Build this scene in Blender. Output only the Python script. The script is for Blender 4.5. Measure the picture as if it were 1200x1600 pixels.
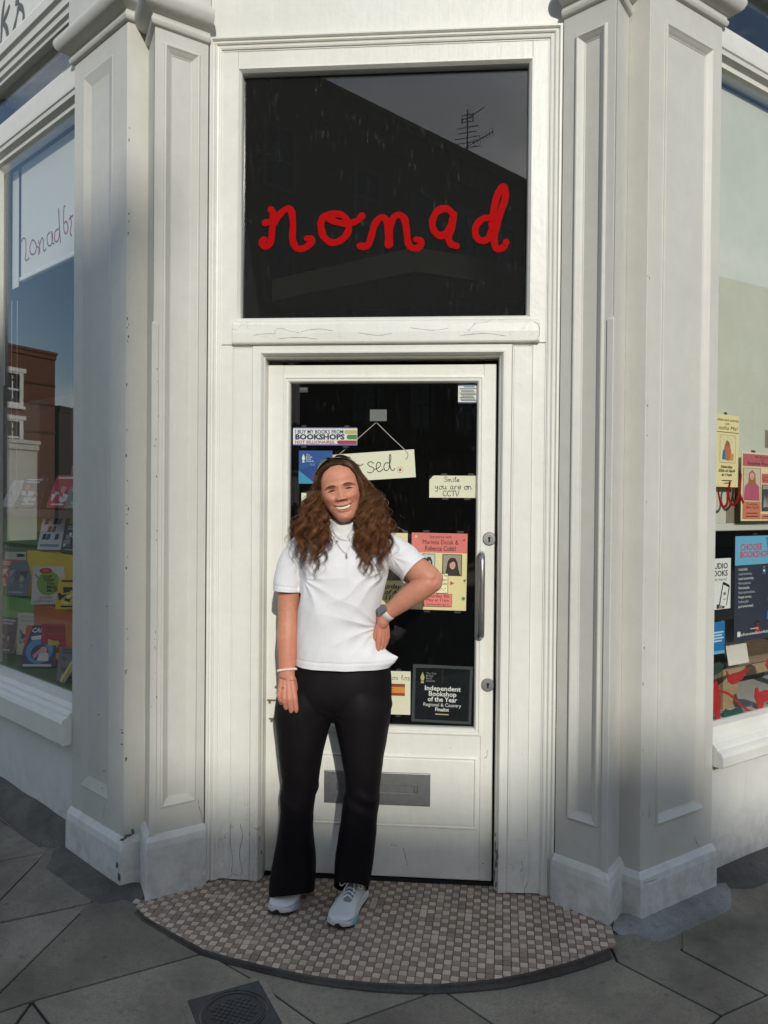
import bpy, bmesh, math, random
import numpy as np
from mathutils import Vector, Matrix, noise

for o in list(bpy.data.objects):
    bpy.data.objects.remove(o)
scene = bpy.context.scene
COL = scene.collection
R = math.radians
rnd = random.Random(7)

# ------------------------------------------------------------------ camera
YAW, PIT, ROLL, CAMH = R(4.5), R(0.62), 0.0088, 1.52
fw = np.array([-math.sin(YAW)*math.cos(PIT), math.cos(YAW)*math.cos(PIT), -math.sin(PIT)])
rt = np.array([math.cos(YAW), math.sin(YAW), 0.0])
upv = np.cross(rt, fw)
cr = rt*math.cos(ROLL) + upv*math.sin(ROLL)
cu = -rt*math.sin(ROLL) + upv*math.cos(ROLL)
CAM = np.array([0.255, -3.08, CAMH])
cam_d = bpy.data.cameras.new('camera')
cam_d.sensor_fit = 'HORIZONTAL'
cam_d.sensor_width = 36.0
cam_d.lens = 36.0
cam_d.clip_start = 0.05
cam_d.clip_end = 600
cam = bpy.data.objects.new('camera', cam_d)
COL.objects.link(cam)
cam.matrix_world = Matrix(((cr[0], cu[0], -fw[0], CAM[0]), (cr[1], cu[1], -fw[1], CAM[1]),
                           (cr[2], cu[2], -fw[2], CAM[2]), (0, 0, 0, 1)))
scene.camera = cam

# ------------------------------------------------------------------ light
SUN_AZ, SUN_EL = R(13.7), R(23.0)          # azimuth measured from -Y towards +X
sdir = Vector((math.sin(SUN_AZ)*math.cos(SUN_EL), -math.cos(SUN_AZ)*math.cos(SUN_EL), math.sin(SUN_EL)))
world = bpy.data.worlds.new('World')
scene.world = world
world.use_nodes = True
wn, wl = world.node_tree.nodes, world.node_tree.links
wn.clear()
wout = wn.new('ShaderNodeOutputWorld')
wbg = wn.new('ShaderNodeBackground')
wsky = wn.new('ShaderNodeTexSky')
wsky.sky_type = 'NISHITA'
wsky.sun_disc = False
wsky.sun_elevation = SUN_EL
wsky.sun_rotation = math.pi - SUN_AZ
wsky.altitude = 20
wsky.air_density = 1.0
wsky.dust_density = 0.5
wbg.inputs['Strength'].default_value = 0.15
# broken cloud over the blue
wtc = wn.new('ShaderNodeTexCoord')
wmap = wn.new('ShaderNodeMapping')
wmap.inputs['Scale'].default_value = (1.0, 1.0, 3.2)
wmap.inputs['Location'].default_value = (1.3, 0.4, 0.0)



wno = wn.new('ShaderNodeTexNoise')
wno.inputs['Scale'].default_value = 2.6
wno.inputs['Detail'].default_value = 9
wno.inputs['Roughness'].default_value = 0.58
wrp = wn.new('ShaderNodeValToRGB')
wrp.color_ramp.elements[0].position = 0.50
wrp.color_ramp.elements[1].position = 0.68
wmx = wn.new('ShaderNodeMixRGB')
wmx.inputs['Color2'].default_value = (6.0, 6.1, 6.3, 1)
wl.new(wtc.outputs['Generated'], wmap.inputs['Vector'])
wl.new(wmap.outputs['Vector'], wno.inputs['Vector'])
wl.new(wno.outputs['Fac'], wrp.inputs['Fac'])
wl.new(wrp.outputs['Color'], wmx.inputs['Fac'])
wl.new(wsky.outputs['Color'], wmx.inputs['Color1'])
wl.new(wmx.outputs['Color'], wbg.inputs['Color'])
wl.new(wbg.outputs['Background'], wout.inputs['Surface'])

sun_d = bpy.data.lights.new('sun', 'SUN')
sun_d.energy = 2.4
sun_d.angle = R(0.55)
sun_d.color = (1.0, 0.955, 0.87)
sun = bpy.data.objects.new('sun', sun_d)
COL.objects.link(sun)
sun.rotation_euler = sdir.to_track_quat('Z', 'Y').to_euler()

vs = scene.view_settings
vs.view_transform = 'Standard'
vs.look = 'None'
vs.exposure = 0.25
vs.gamma = 1.0
vs.use_curve_mapping = False
scene.render.engine = 'CYCLES'
scene.cycles.max_bounces = 10
scene.cycles.transparent_max_bounces = 24
scene.cycles.use_denoising = True
scene.cycles.caustics_reflective = False
scene.cycles.caustics_refractive = False

# ------------------------------------------------------------------ helpers
def ray(px, py):
    return fw + cr*(px-600.0)/1200.0 - cu*(py-800.0)/1200.0
def gnd(px, py, z=0.0):                     # where a line of sight meets level z
    d = ray(px, py); return CAM + d*((z-CAM[2])/d[2])
def ypl(px, py, Y=0.0):                     # ... meets the plane y = Y
    d = ray(px, py); return CAM + d*((Y-CAM[1])/d[1])

def s2l(c):
    c = c/255.0
    return c/12.92 if c <= 0.04045 else ((c+0.055)/1.055)**2.4
def srgb(r, g, b):
    return (s2l(r), s2l(g), s2l(b), 1.0)

class Frame:
    """local (x to the right seen from the street, y up, z out of the wall) -> world"""
    def __init__(s, ox, oy, ang=0.0, oz=0.0, roll=0.0):
        a = R(ang)
        s.r = Vector((math.cos(a), math.sin(a), 0)); s.u = Vector((0, 0, 1)); s.n = s.r.cross(s.u)
        s.o = Vector((ox, oy, oz))
        if roll:
            c, q = math.cos(roll), math.sin(roll)
            s.r, s.u = s.r*c + s.u*q, s.u*c - s.r*q
    def P(s, x, y, z=0.0):
        return s.o + s.r*x + s.u*y + s.n*z
    def hit(s, px, py, z=0.0):              # local (x, y) seen along a line of sight on the plane z
        d = Vector(ray(px, py)); c = Vector(CAM)
        t = (s.o + s.n*z - c).dot(s.n)/d.dot(s.n)
        q = c + d*t - s.o
        return q.dot(s.r), q.dot(s.u)
ID = None

class MB:
    def __init__(s, frame=None):
        s.v, s.f, s.fr, s.c = [], [], frame, []
    def add(s, verts, faces, frame='self'):
        fr = s.fr if frame == 'self' else frame
        b = len(s.v)
        for p in verts:
            s.v.append(fr.P(*p) if fr else Vector(p))
        for f in faces:
            s.f.append([b+i for i in f])
    def box(s, x0, x1, y0, y1, z0, z1):
        x0, x1 = min(x0, x1), max(x0, x1); y0, y1 = min(y0, y1), max(y0, y1); z0, z1 = min(z0, z1), max(z0, z1)
        v = [(x0,y0,z0),(x1,y0,z0),(x1,y1,z0),(x0,y1,z0),(x0,y0,z1),(x1,y0,z1),(x1,y1,z1),(x0,y1,z1)]
        s.add(v, [(3,2,1,0),(4,5,6,7),(0,1,5,4),(1,2,6,5),(2,3,7,6),(3,0,4,7)])
    def rings(s, rings, closed=True, cap0=False, cap1=False):
        n = len(rings[0]); v = [p for r in rings for p in r]; f = []
        for i in range(len(rings)-1):
            for j in range(n if closed else n-1):
                k = (j+1) % n
                f.append((i*n+j, i*n+k, (i+1)*n+k, (i+1)*n+j))
        if cap0: f.append(tuple(range(n-1, -1, -1)))
        if cap1: f.append(tuple((len(rings)-1)*n+j for j in range(n)))
        s.add(v, f)
    def nest(s, x0, x1, y0, y1, prof, cap=True):      # nested rectangles: (inset, height)
        rg = [[(x0+a,y0+a,h),(x1-a,y0+a,h),(x1-a,y1-a,h),(x0+a,y1-a,h)] for a, h in prof]
        s.rings(rg, cap1=cap)
    def sweep_u(s, x0, x1, y0, y1, prof):             # an upside-down U of moulding: (inset, height)
        rg = [[(x0+a,y0,h),(x0+a,y1-a,h),(x1-a,y1-a,h),(x1-a,y0,h)] for a, h in prof]
        s.rings(rg, closed=False)
    def prism(s, poly, h0, h1):                        # polygon in x,y extruded along z
        n = len(poly)
        s.rings([[(x,y,h0) for x,y in poly], [(x,y,h1) for x,y in poly]], cap0=True, cap1=True)
    def wprism(s, poly, z0, z1):                       # plan polygon in world x,y
        s.rings([[(x,y,z0) for x,y in poly], [(x,y,z1) for x,y in poly]], cap0=True, cap1=True)
    def tube(s, pts, rad, n=8, flat=1.0, upd=None, caps=True):
        pts = [Vector(p) for p in pts]; m = len(pts)
        if not hasattr(rad, '__len__'): rad = [rad]*m
        rings = []; ref = None
        for i, p in enumerate(pts):
            t = (pts[min(i+1,m-1)] - pts[max(i-1,0)])
            t = t.normalized() if t.length > 1e-9 else Vector((0,0,1))
            if upd is not None:
                nn = Vector(upd); bb = t.cross(nn).normalized() if t.cross(nn).length > 1e-6 else Vector((1,0,0)); nn = bb.cross(t)
            else:
                if ref is None:
                    ref = t.orthogonal().normalized()
                nn = (ref - t*ref.dot(t))
                nn = nn.normalized() if nn.length > 1e-6 else t.orthogonal().normalized()
                ref = nn; bb = t.cross(nn)
            rings.append([tuple(p + bb*(math.cos(2*math.pi*k/n)*rad[i]) + nn*(math.sin(2*math.pi*k/n)*rad[i]*flat)) for k in range(n)])
        s.rings(rings, cap0=caps, cap1=caps)
    def disc(s, cx, cy, r, z0, z1, n=24):
        s.rings([[(cx+r*math.cos(2*math.pi*k/n), cy+r*math.sin(2*math.pi*k/n), h) for k in range(n)] for h in (z0, z1)], cap0=True, cap1=True)
    def build(s, name, mat, parent=None, smooth=False, bevel=0.0, seg=1, kind=None, weld=False, fixn=True):
        me = bpy.data.meshes.new(name)
        me.from_pydata([tuple(p) for p in s.v], [], s.f)
        if bevel or weld or fixn:
            bm = bmesh.new(); bm.from_mesh(me)
            if weld: bmesh.ops.remove_doubles(bm, verts=bm.verts, dist=1e-5)
            if fixn: bmesh.ops.recalc_face_normals(bm, faces=bm.faces)
            if bevel:
                es = [e for e in bm.edges if len(e.link_faces) == 2 and e.calc_face_angle(0) > 0.6]
                bmesh.ops.bevel(bm, geom=es, offset=bevel, segments=seg, affect='EDGES', clamp_overlap=True)
            bm.to_mesh(me); bm.free()
        if smooth:
            me.polygons.foreach_set('use_smooth', [True]*len(me.polygons))
        me.materials.append(mat)
        return link(name, me, parent, kind)

def link(name, data, parent=None, kind=None):
    o = bpy.data.objects.new(name, data)
    COL.objects.link(o)
    setpar(o, parent)
    if kind: o['kind'] = kind
    return o
def setpar(o, parent):
    if parent is not None:
        o.parent = parent
        if parent.type == 'EMPTY':
            o.matrix_parent_inverse = Matrix.Translation(-parent.location)
def thing(name, label, cat, loc=(0,0,0), group=None):
    o = bpy.data.objects.new(name, None)
    o.empty_display_size = 0.1
    COL.objects.link(o); o.location = loc
    return tag(o, label, cat, group)
def tag(o, label, cat, group=None):
    o['label'] = label; o['category'] = cat
    if group: o['group'] = group
    return o

# ------------------------------------------------------------------ materials
MATS = {}
def newmat(name):
    m = bpy.data.materials.new(name); m.use_nodes = True
    nt = m.node_tree
    return m, nt.nodes, nt.links, nt.nodes['Principled BSDF']
def flat(r, g, b, rough=0.6, metal=0.0, name='print'):
    k = (r, g, b, rough, metal)
    if k not in MATS:
        m, n, l, p = newmat(name)
        p.inputs['Base Color'].default_value = srgb(r, g, b)
        p.inputs['Roughness'].default_value = rough
        p.inputs['Metallic'].default_value = metal
        MATS[k] = m
    return MATS[k]
def nz(n, l, scale, detail=4, rough=0.55, vec=None, mscale=None, dist=0.0):
    t = n.new('ShaderNodeTexNoise')
    t.inputs['Scale'].default_value = scale; t.inputs['Detail'].default_value = detail
    t.inputs['Roughness'].default_value = rough; t.inputs['Distortion'].default_value = dist
    tc = n.new('ShaderNodeTexCoord'); src = tc.outputs['Object']
    if mscale:
        mp = n.new('ShaderNodeMapping'); mp.inputs['Scale'].default_value = mscale
        l.new(src, mp.inputs['Vector']); src = mp.outputs['Vector']
    l.new(src, t.inputs['Vector'])
    return t
def ramp(n, l, src, a, b, c0=(0,0,0,1), c1=(1,1,1,1)):
    r = n.new('ShaderNodeValToRGB')
    r.color_ramp.elements[0].position = a; r.color_ramp.elements[1].position = b
    r.color_ramp.elements[0].color = c0; r.color_ramp.elements[1].color = c1
    l.new(src, r.inputs['Fac']); return r
def mixc(n, l, fac, c1, c2, mode='MIX'):
    m = n.new('ShaderNodeMixRGB'); m.blend_type = mode
    for k, v in (('Fac', fac), ('Color1', c1), ('Color2', c2)):
        if isinstance(v, (int, float)): m.inputs[k].default_value = v
        elif isinstance(v, tuple): m.inputs[k].default_value = v
        else: l.new(v, m.inputs[k])
    return m
def bump(n, l, p, hs, dist=0.002, strength=0.5):
    prev = None
    for h, s, d in hs:
        b = n.new('ShaderNodeBump'); b.inputs['Strength'].default_value = s; b.inputs['Distance'].default_value = d
        l.new(h, b.inputs['Height'])
        if prev: l.new(prev.outputs['Normal'], b.inputs['Normal'])
        prev = b
    l.new(prev.outputs['Normal'], p.inputs['Normal'])

def paint_mat(name, col, cracks=0.0, dirt=0.35, rough=0.38):
    m, n, l, p = newmat(name)
    big = nz(n, l, 2.2, 5, 0.6)
    mott = nz(n, l, 14, 5, 0.65)
    strk = nz(n, l, 60, 4, 0.6, mscale=(1, 1, 0.06))
    lump = nz(n, l, 38, 3, 0.5)
    fine = nz(n, l, 260, 2, 0.5)
    c = mixc(n, l, ramp(n, l, mott.outputs['Fac'], 0.35, 0.75).outputs['Color'], col, tuple(x*0.93 for x in col[:3])+(1,))
    c = mixc(n, l, ramp(n, l, big.outputs['Fac'], 0.5, 0.85).outputs['Color'], c.outputs['Color'], (col[0]*0.86, col[1]*0.86, col[2]*0.84, 1))
    # chips and grime specks
    sp = nz(n, l, 95, 3, 0.6)
    where = nz(n, l, 5, 3, 0.6)
    k = mixc(n, l, 1.0, ramp(n, l, sp.outputs['Fac'], 0.71, 0.745).outputs['Color'], ramp(n, l, where.outputs['Fac'], 0.5, 0.62).outputs['Color'], 'MULTIPLY')
    kk = mixc(n, l, 1.0, k.outputs['Color'], (dirt, dirt, dirt, 1), 'MULTIPLY')
    c = mixc(n, l, kk.outputs['Color'], c.outputs['Color'], (0.16, 0.15, 0.13, 1))
    if cracks:
        wv = nz(n, l, 9, 3, 0.6)
        vo = n.new('ShaderNodeTexVoronoi'); vo.feature = 'DISTANCE_TO_EDGE'
        vo.inputs['Scale'].default_value = 9
        tc = n.new('ShaderNodeTexCoord'); mp = n.new('ShaderNodeMapping')
        mp.inputs['Scale'].default_value = (0.42, 0.42, 2.6) if cracks > 0 else (2.2, 2.2, 0.35)
        vm = n.new('ShaderNodeMixRGB'); vm.inputs['Fac'].default_value = 0.09
        l.new(tc.outputs['Object'], vm.inputs['Color1']); l.new(wv.outputs['Color'], vm.inputs['Color2'])
        l.new(vm.outputs['Color'], mp.inputs['Vector']); l.new(mp.outputs['Vector'], vo.inputs['Vector'])
        ln = ramp(n, l, vo.outputs['Distance'], 0.0, 0.013, (1,1,1,1), (0,0,0,1))
        mk = nz(n, l, 4.5, 3, 0.6)
        cm = mixc(n, l, 1.0, ln.outputs['Color'], ramp(n, l, mk.outputs['Fac'], 0.47, 0.6).outputs['Color'], 'MULTIPLY')
        if cracks < 0:                      # the timber has split where it stands in the wet
            sz = n.new('ShaderNodeSeparateXYZ'); l.new(tc.outputs['Object'], sz.inputs[0])
            hr = ramp(n, l, sz.outputs['Z'], 0.10, 0.62, (1,1,1,1), (0.06,.06,.06,1))
            cm = mixc(n, l, 1.0, cm.outputs['Color'], hr.outputs['Color'], 'MULTIPLY')
        cm2 = mixc(n, l, 1.0, cm.outputs['Color'], (abs(cracks),)*3+(1,), 'MULTIPLY')
        c = mixc(n, l, cm2.outputs['Color'], c.outputs['Color'], (0.22, 0.21, 0.19, 1))
    # runs of grime down the face and a soiled foot
    run = nz(n, l, 26, 5, 0.65, mscale=(1, 1, 0.045)); rw = nz(n, l, 1.7, 3, 0.6)
    rk = mixc(n, l, 1.0, ramp(n, l, run.outputs['Fac'], 0.55, 0.78).outputs['Color'], ramp(n, l, rw.outputs['Fac'], 0.45, 0.72, (0,0,0,1), (dirt,)*3+(1,)).outputs['Color'], 'MULTIPLY')
    rk = mixc(n, l, 1.0, rk.outputs['Color'], (0.42,0.42,0.42,1), 'MULTIPLY')
    c = mixc(n, l, rk.outputs['Color'], c.outputs['Color'], (0.30, 0.285, 0.25, 1))
    tcz = n.new('ShaderNodeTexCoord'); szz = n.new('ShaderNodeSeparateXYZ'); l.new(tcz.outputs['Object'], szz.inputs[0])
    ft = nz(n, l, 17, 5, 0.7)
    fz = ramp(n, l, szz.outputs['Z'], 0.0, 0.30, (1,1,1,1), (0,0,0,1))
    fk = mixc(n, l, 1.0, fz.outputs['Color'], ramp(n, l, ft.outputs['Fac'], 0.38, 0.72, (0,0,0,1), (dirt,)*3+(1,)).outputs['Color'], 'MULTIPLY')
    fk = mixc(n, l, 1.0, fk.outputs['Color'], (0.6,0.6,0.6,1), 'MULTIPLY')
    c = mixc(n, l, fk.outputs['Color'], c.outputs['Color'], (0.24, 0.225, 0.19, 1))
    l.new(c.outputs['Color'], p.inputs['Base Color'])
    p.inputs['Roughness'].default_value = rough
    p.inputs['Specular IOR Level'].default_value = 0.35
    bump(n, l, p, [(strk.outputs['Fac'], 0.34, 0.002), (lump.outputs['Fac'], 0.20, 0.004), (mott.outputs['Fac'], 0.12, 0.008), (fine.outputs['Fac'], 0.12, 0.001)])
    return m
WHITE = (0.745, 0.745, 0.685, 1)
M_PAINT = paint_mat('white_gloss_paint', WHITE)
M_CRACK = paint_mat('cracked_white_paint', WHITE, cracks=0.6)
M_VCRACK = paint_mat('split_white_paint', WHITE, cracks=-0.7, dirt=0.6)
M_PIER = paint_mat('white_render_paint', (0.585, 0.58, 0.53, 1), dirt=0.6, rough=0.45)
M_PLINTH = paint_mat('worn_plinth_paint', (0.68, 0.68, 0.65, 1), dirt=0.95, rough=0.5)
M_DOOR = paint_mat('door_paint', (0.765, 0.765, 0.70, 1), dirt=0.3, rough=0.34)

def glass_mat(name, tint=(0.975, 0.985, 0.98), rough=0.0, dirt=0.0, film=0.0):
    m, n, l, p = newmat(name)
    n.remove(p)
    out = n['Material Output']
    tr = n.new('ShaderNodeBsdfTransparent'); tr.inputs['Color'].default_value = tint+(1,)
    gl = n.new('ShaderNodeBsdfGlossy'); gl.inputs['Roughness'].default_value = rough
    fr = n.new('ShaderNodeFresnel')
    ge = n.new('ShaderNodeNewGeometry')           # both faces of the pane reflect alike
    io = n.new('ShaderNodeMapRange'); io.inputs['To Min'].default_value = 1.5; io.inputs['To Max'].default_value = 1/1.5
    l.new(ge.outputs['Backfacing'], io.inputs['Value']); l.new(io.outputs['Result'], fr.inputs['IOR'])
    mx = n.new('ShaderNodeMixShader')
    l.new(fr.outputs['Fac'], mx.inputs['Fac']); l.new(tr.outputs[0], mx.inputs[1]); l.new(gl.outputs[0], mx.inputs[2])
    last = mx
    if dirt:
        df = n.new('ShaderNodeBsdfDiffuse'); df.inputs['Color'].default_value = (0.7, 0.7, 0.68, 1)
        a = nz(n, l, 75, 3, 0.6, mscale=(1, 1, 0.22)); b = nz(n, l, 6, 4, 0.7); d2 = nz(n, l, 320, 2, 0.5)
        k = mixc(n, l, 1.0, ramp(n, l, a.outputs['Fac'], 0.60, 0.80).outputs['Color'], ramp(n, l, b.outputs['Fac'], 0.44, 0.66).outputs['Color'], 'MULTIPLY')
        k1 = mixc(n, l, 1.0, k.outputs['Color'], ramp(n, l, d2.outputs['Fac'], 0.69, 0.74, (0,0,0,1), (.8,.8,.8,1)).outputs['Color'], 'ADD')
        k2 = mixc(n, l, 1.0, k1.outputs['Color'], (dirt,)*3+(1,), 'MULTIPLY')
        k2 = mixc(n, l, 1.0, k2.outputs['Color'], (film,)*3+(1,), 'ADD')
        mz = n.new('ShaderNodeMixShader')
        l.new(k2.outputs['Color'], mz.inputs['Fac']); l.new(mx.outputs[0], mz.inputs[1]); l.new(df.outputs[0], mz.inputs[2])
        last = mz
    l.new(last.outputs[0], out.inputs['Surface'])
    return m
M_GLASS = glass_mat('window_glass')
M_DIRTYGLASS = glass_mat('dusty_window_glass', dirt=0.07, film=0.0085)
M_DOORGLASS = glass_mat('door_glass', dirt=0.04, film=0.0015)

def metal_mat(name, col, rough=0.35):
    m, n, l, p = newmat(name)
    t = nz(n, l, 60, 4, 0.6)
    c = mixc(n, l, t.outputs['Fac'], tuple(x*0.75 for x in col)+(1,), tuple(x*1.15 for x in col)+(1,))
    l.new(c.outputs['Color'], p.inputs['Base Color'])
    p.inputs['Metallic'].default_value = 0.9; p.inputs['Roughness'].default_value = rough
    bump(n, l, p, [(t.outputs['Fac'], 0.1, 0.001)])
    return m
M_STEEL = metal_mat('brushed_steel', (0.42, 0.42, 0.42), 0.3)
M_LETTER = metal_mat('dull_grey_metal', (0.30, 0.31, 0.31), 0.5)
M_DARKMET = metal_mat('dark_metal', (0.05, 0.05, 0.05), 0.45)
M_BRASS = metal_mat('brass', (0.45, 0.36, 0.18), 0.4)
M_BLACK = flat(6, 6, 6, 0.7, name='black')
# ------------------------------------------------------------------ ground
def stone_mat(name, c1, c2, scale=9, bumpd=0.004, rough=0.85, speck=0.5):
    m, n, l, p = newmat(name)
    a = nz(n, l, scale, 6, 0.62); b = nz(n, l, 130, 4, 0.7); g = nz(n, l, 2.3, 4, 0.6)
    oi = n.new('ShaderNodeObjectInfo')
    c = mixc(n, l, ramp(n, l, a.outputs['Fac'], 0.32, 0.70).outputs['Color'], c1, c2)
    c = mixc(n, l, ramp(n, l, b.outputs['Fac'], 0.35, 0.75, (0,0,0,1), (speck,)*3+(1,)).outputs['Color'], c.outputs['Color'], tuple(x*1.75 for x in c2[:3])+(1,))
    c = mixc(n, l, ramp(n, l, g.outputs['Fac'], 0.42, 0.72).outputs['Color'], c.outputs['Color'], tuple(x*0.62 for x in c1[:3])+(1,))
    st2 = nz(n, l, 26, 5, 0.75)
    c = mixc(n, l, ramp(n, l, st2.outputs['Fac'], 0.56, 0.74, (0,0,0,1), (.55,.55,.55,1)).outputs['Color'], c.outputs['Color'], tuple(x*0.5 for x in c1[:3])+(1,))
    gum = n.new('ShaderNodeTexVoronoi'); gum.inputs['Scale'].default_value = 7.5; tcg = n.new('ShaderNodeTexCoord'); l.new(tcg.outputs['Object'], gum.inputs['Vector'])
    c = mixc(n, l, ramp(n, l, gum.outputs['Distance'], 0.055, 0.085, (.45,.45,.45,1), (0,0,0,1)).outputs['Color'], c.outputs['Color'], tuple(x*0.45 for x in c1[:3])+(1,))
    hv = n.new('ShaderNodeHueSaturation')
    mr = n.new('ShaderNodeMapRange'); mr.inputs['To Min'].default_value = 0.86; mr.inputs['To Max'].default_value = 1.14
    l.new(oi.outputs['Random'], mr.inputs['Value']); l.new(mr.outputs['Result'], hv.inputs['Value'])
    l.new(c.outputs['Color'], hv.inputs['Color']); l.new(hv.outputs['Color'], p.inputs['Base Color'])
    p.inputs['Roughness'].default_value = rough
    p.inputs['Specular IOR Level'].default_value = 0.3
    bump(n, l, p, [(a.outputs['Fac'], 0.35, bumpd), (b.outputs['Fac'], 0.35, 0.0015)])
    return m
M_SLAB = stone_mat('grey_paving_concrete', (0.168, 0.150, 0.116, 1), (0.240, 0.216, 0.168, 1))
M_JOINT = stone_mat('dark_joint_grit', (0.020, 0.019, 0.018, 1), (0.035, 0.033, 0.030, 1), 30)
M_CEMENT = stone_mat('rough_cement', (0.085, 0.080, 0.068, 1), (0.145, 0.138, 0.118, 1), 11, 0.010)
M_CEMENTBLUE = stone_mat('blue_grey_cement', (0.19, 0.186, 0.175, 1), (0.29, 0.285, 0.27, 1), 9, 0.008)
M_ASPHALT = stone_mat('road_asphalt', (0.030, 0.030, 0.031, 1), (0.042, 0.042, 0.042, 1), 40)
M_RIM = stone_mat('brown_step_edge', (0.055, 0.047, 0.040, 1), (0.09, 0.08, 0.07, 1), 22)
M_IRON = stone_mat('cast_iron', (0.030, 0.033, 0.036, 1), (0.05, 0.054, 0.058, 1), 30, 0.002, 0.55)

def gz(x, y):                                # the pavement falls gently towards the right
    return -0.019 - 0.012*x
def gpt(px, py):
    p = gnd(px, py, -0.03)
    for _ in range(3): p = gnd(px, py, gz(p[0], p[1]))
    return p

mb = MB(); mb.add([(-160,-160,-0.19),(160,-160,-0.19),(160,160,-0.19),(-160,160,-0.19)], [(0,1,2,3)])
mb.build('road', M_ASPHALT, kind='structure')
pav = MB()
outl = [(-9.5,4.0),(-9.5,7.5),(9.5,7.5),(9.5,4.0),(4.2,-3.2),(2.2,-4.6),(-2.2,-4.6),(-4.2,-3.2)]
pav.rings([[(x,y,-0.25) for x,y in outl], [(x,y,gz(x,y)-0.0065) for x,y in outl]], cap0=True, cap1=True)
pavement = pav.build('pavement', M_JOINT, kind='structure')
SL = [
 [(-160,1172),(74,1330),(-160,1376)], [(-160,1376),(74,1330),(-43,1450),(-160,1476)], [(74,1330),(105,1295),(195,1375),(141,1411),(-43,1450)], [(-160,1476),(-43,1450),(141,1411),(-47,1596),(-160,1707)],
 [(141,1411),(195,1375),(340,1440),(420,1500),(323,1488),(50,1564),(-47,1596)], [(-160,1707),(-47,1596),(50,1564),(-90,1760),(-160,1790)], [(50,1564),(200,1760),(-90,1760)],
 [(50,1564),(323,1488),(397,1531),(500,1604),(640,1700),(620,1760),(200,1760)], [(323,1488),(420,1490),(560,1500),(694,1500),(690,1545),(530,1602),(500,1604),(397,1531)],
 [(690,1545),(920,1700),(640,1700),(500,1604),(530,1602)], [(690,1545),(720,1490),(900,1470),(940,1450),(964,1501),(1128,1586),(1010,1690),(920,1700)],
 [(964,1501),(940,1450),(1062,1425),(1065,1484),(1199,1554),(1128,1586)], [(1065,1484),(1062,1425),(1180,1365),(1420,1300),(1465,1442),(1199,1554)],
 [(1128,1586),(1199,1554),(1465,1442),(1560,1520),(1320,1700),(1010,1690)], [(-170,1166),(74,1330),(105,1295),(-60,1200),(-160,1150)],
]
def slab(poly, dz):
    me = MB()
    # inset towards the centre to leave a dark joint
    c = sum((Vector(p) for p in poly), Vector((0,0)))/len(poly)
    q = []
    m = len(poly)
    area = sum(poly[i][0]*poly[(i+1)%m][1]-poly[(i+1)%m][0]*poly[i][1] for i in range(m))
    sg = 1 if area > 0 else -1
    for i in range(m):
        a, b, d = Vector(poly[i-1]), Vector(poly[i]), Vector(poly[(i+1) % m])
        e1, e2 = (b-a).normalized(), (d-b).normalized()
        n1, n2 = Vector((-e1.y, e1.x))*sg, Vector((-e2.y, e2.x))*sg
        k = (n1+n2); k = k/max(0.5, k.length_squared)*2
        q.append(b + k*0.0042)
    me.rings([[(p.x,p.y,gz(p.x,p.y)-0.04) for p in q], [(p.x,p.y,gz(p.x,p.y)+dz) for p in q]], cap0=True, cap1=True)
    o = me.build('paving_slab', M_SLAB, pavement, bevel=0.0022)
    return o
for pl in SL:
    slab([tuple(gpt(*p)[:2]) for p in pl], rnd.uniform(-0.0025, 0.0025))
# the rest of the pavement, out of frame: square flags laid on the diagonal
def in_poly(x, y, poly):
    r = False; j = len(poly)-1
    for i in range(len(poly)):
        xi, yi = poly[i]; xj, yj = poly[j]
        if (yi > y) != (yj > y) and x < (xj-xi)*(y-yi)/(yj-yi)+xi: r = not r
        j = i
    return r
SLW = [[tuple(gpt(*p)[:2]) for p in pl] for pl in SL]
wall_in = [(-4.6,2.9),(-1.3,0.25),(-0.7,-0.0),(0.7,-0.0),(1.3,0.25),(4.6,2.9),(4.6,8),(-4.6,8)]
for a in range(-13, 14):
    for b in range(-13, 14):
        g = 0.76; k_ = 0.70710678
        cs = [((u-v)*k_*g, (u+v)*k_*g-0.35) for u, v in ((a,b),(a+1,b),(a+1,b+1),(a,b+1))]
        ct = (sum(c[0] for c in cs)/4, sum(c[1] for c in cs)/4)
        test = [ct]+[(c[0]*.96+ct[0]*.04, c[1]*.96+ct[1]*.04) for c in cs]+[((cs[q][0]+cs[(q+1)%4][0])/2*.96+ct[0]*.04, (cs[q][1]+cs[(q+1)%4][1])/2*.96+ct[1]*.04) for q in range(4)]
        if not all(in_poly(c[0], c[1], outl) for c in cs): continue
        if all(in_poly(x, y, wall_in) for x, y in test): continue
        if sum(any(in_poly(x, y, pl) for pl in SLW) for x, y in test) >= 4: continue
        if abs(ct[0]) < 0.8 and -0.5 < ct[1] < 0.2: continue
        slab(cs, -0.0045)

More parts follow.
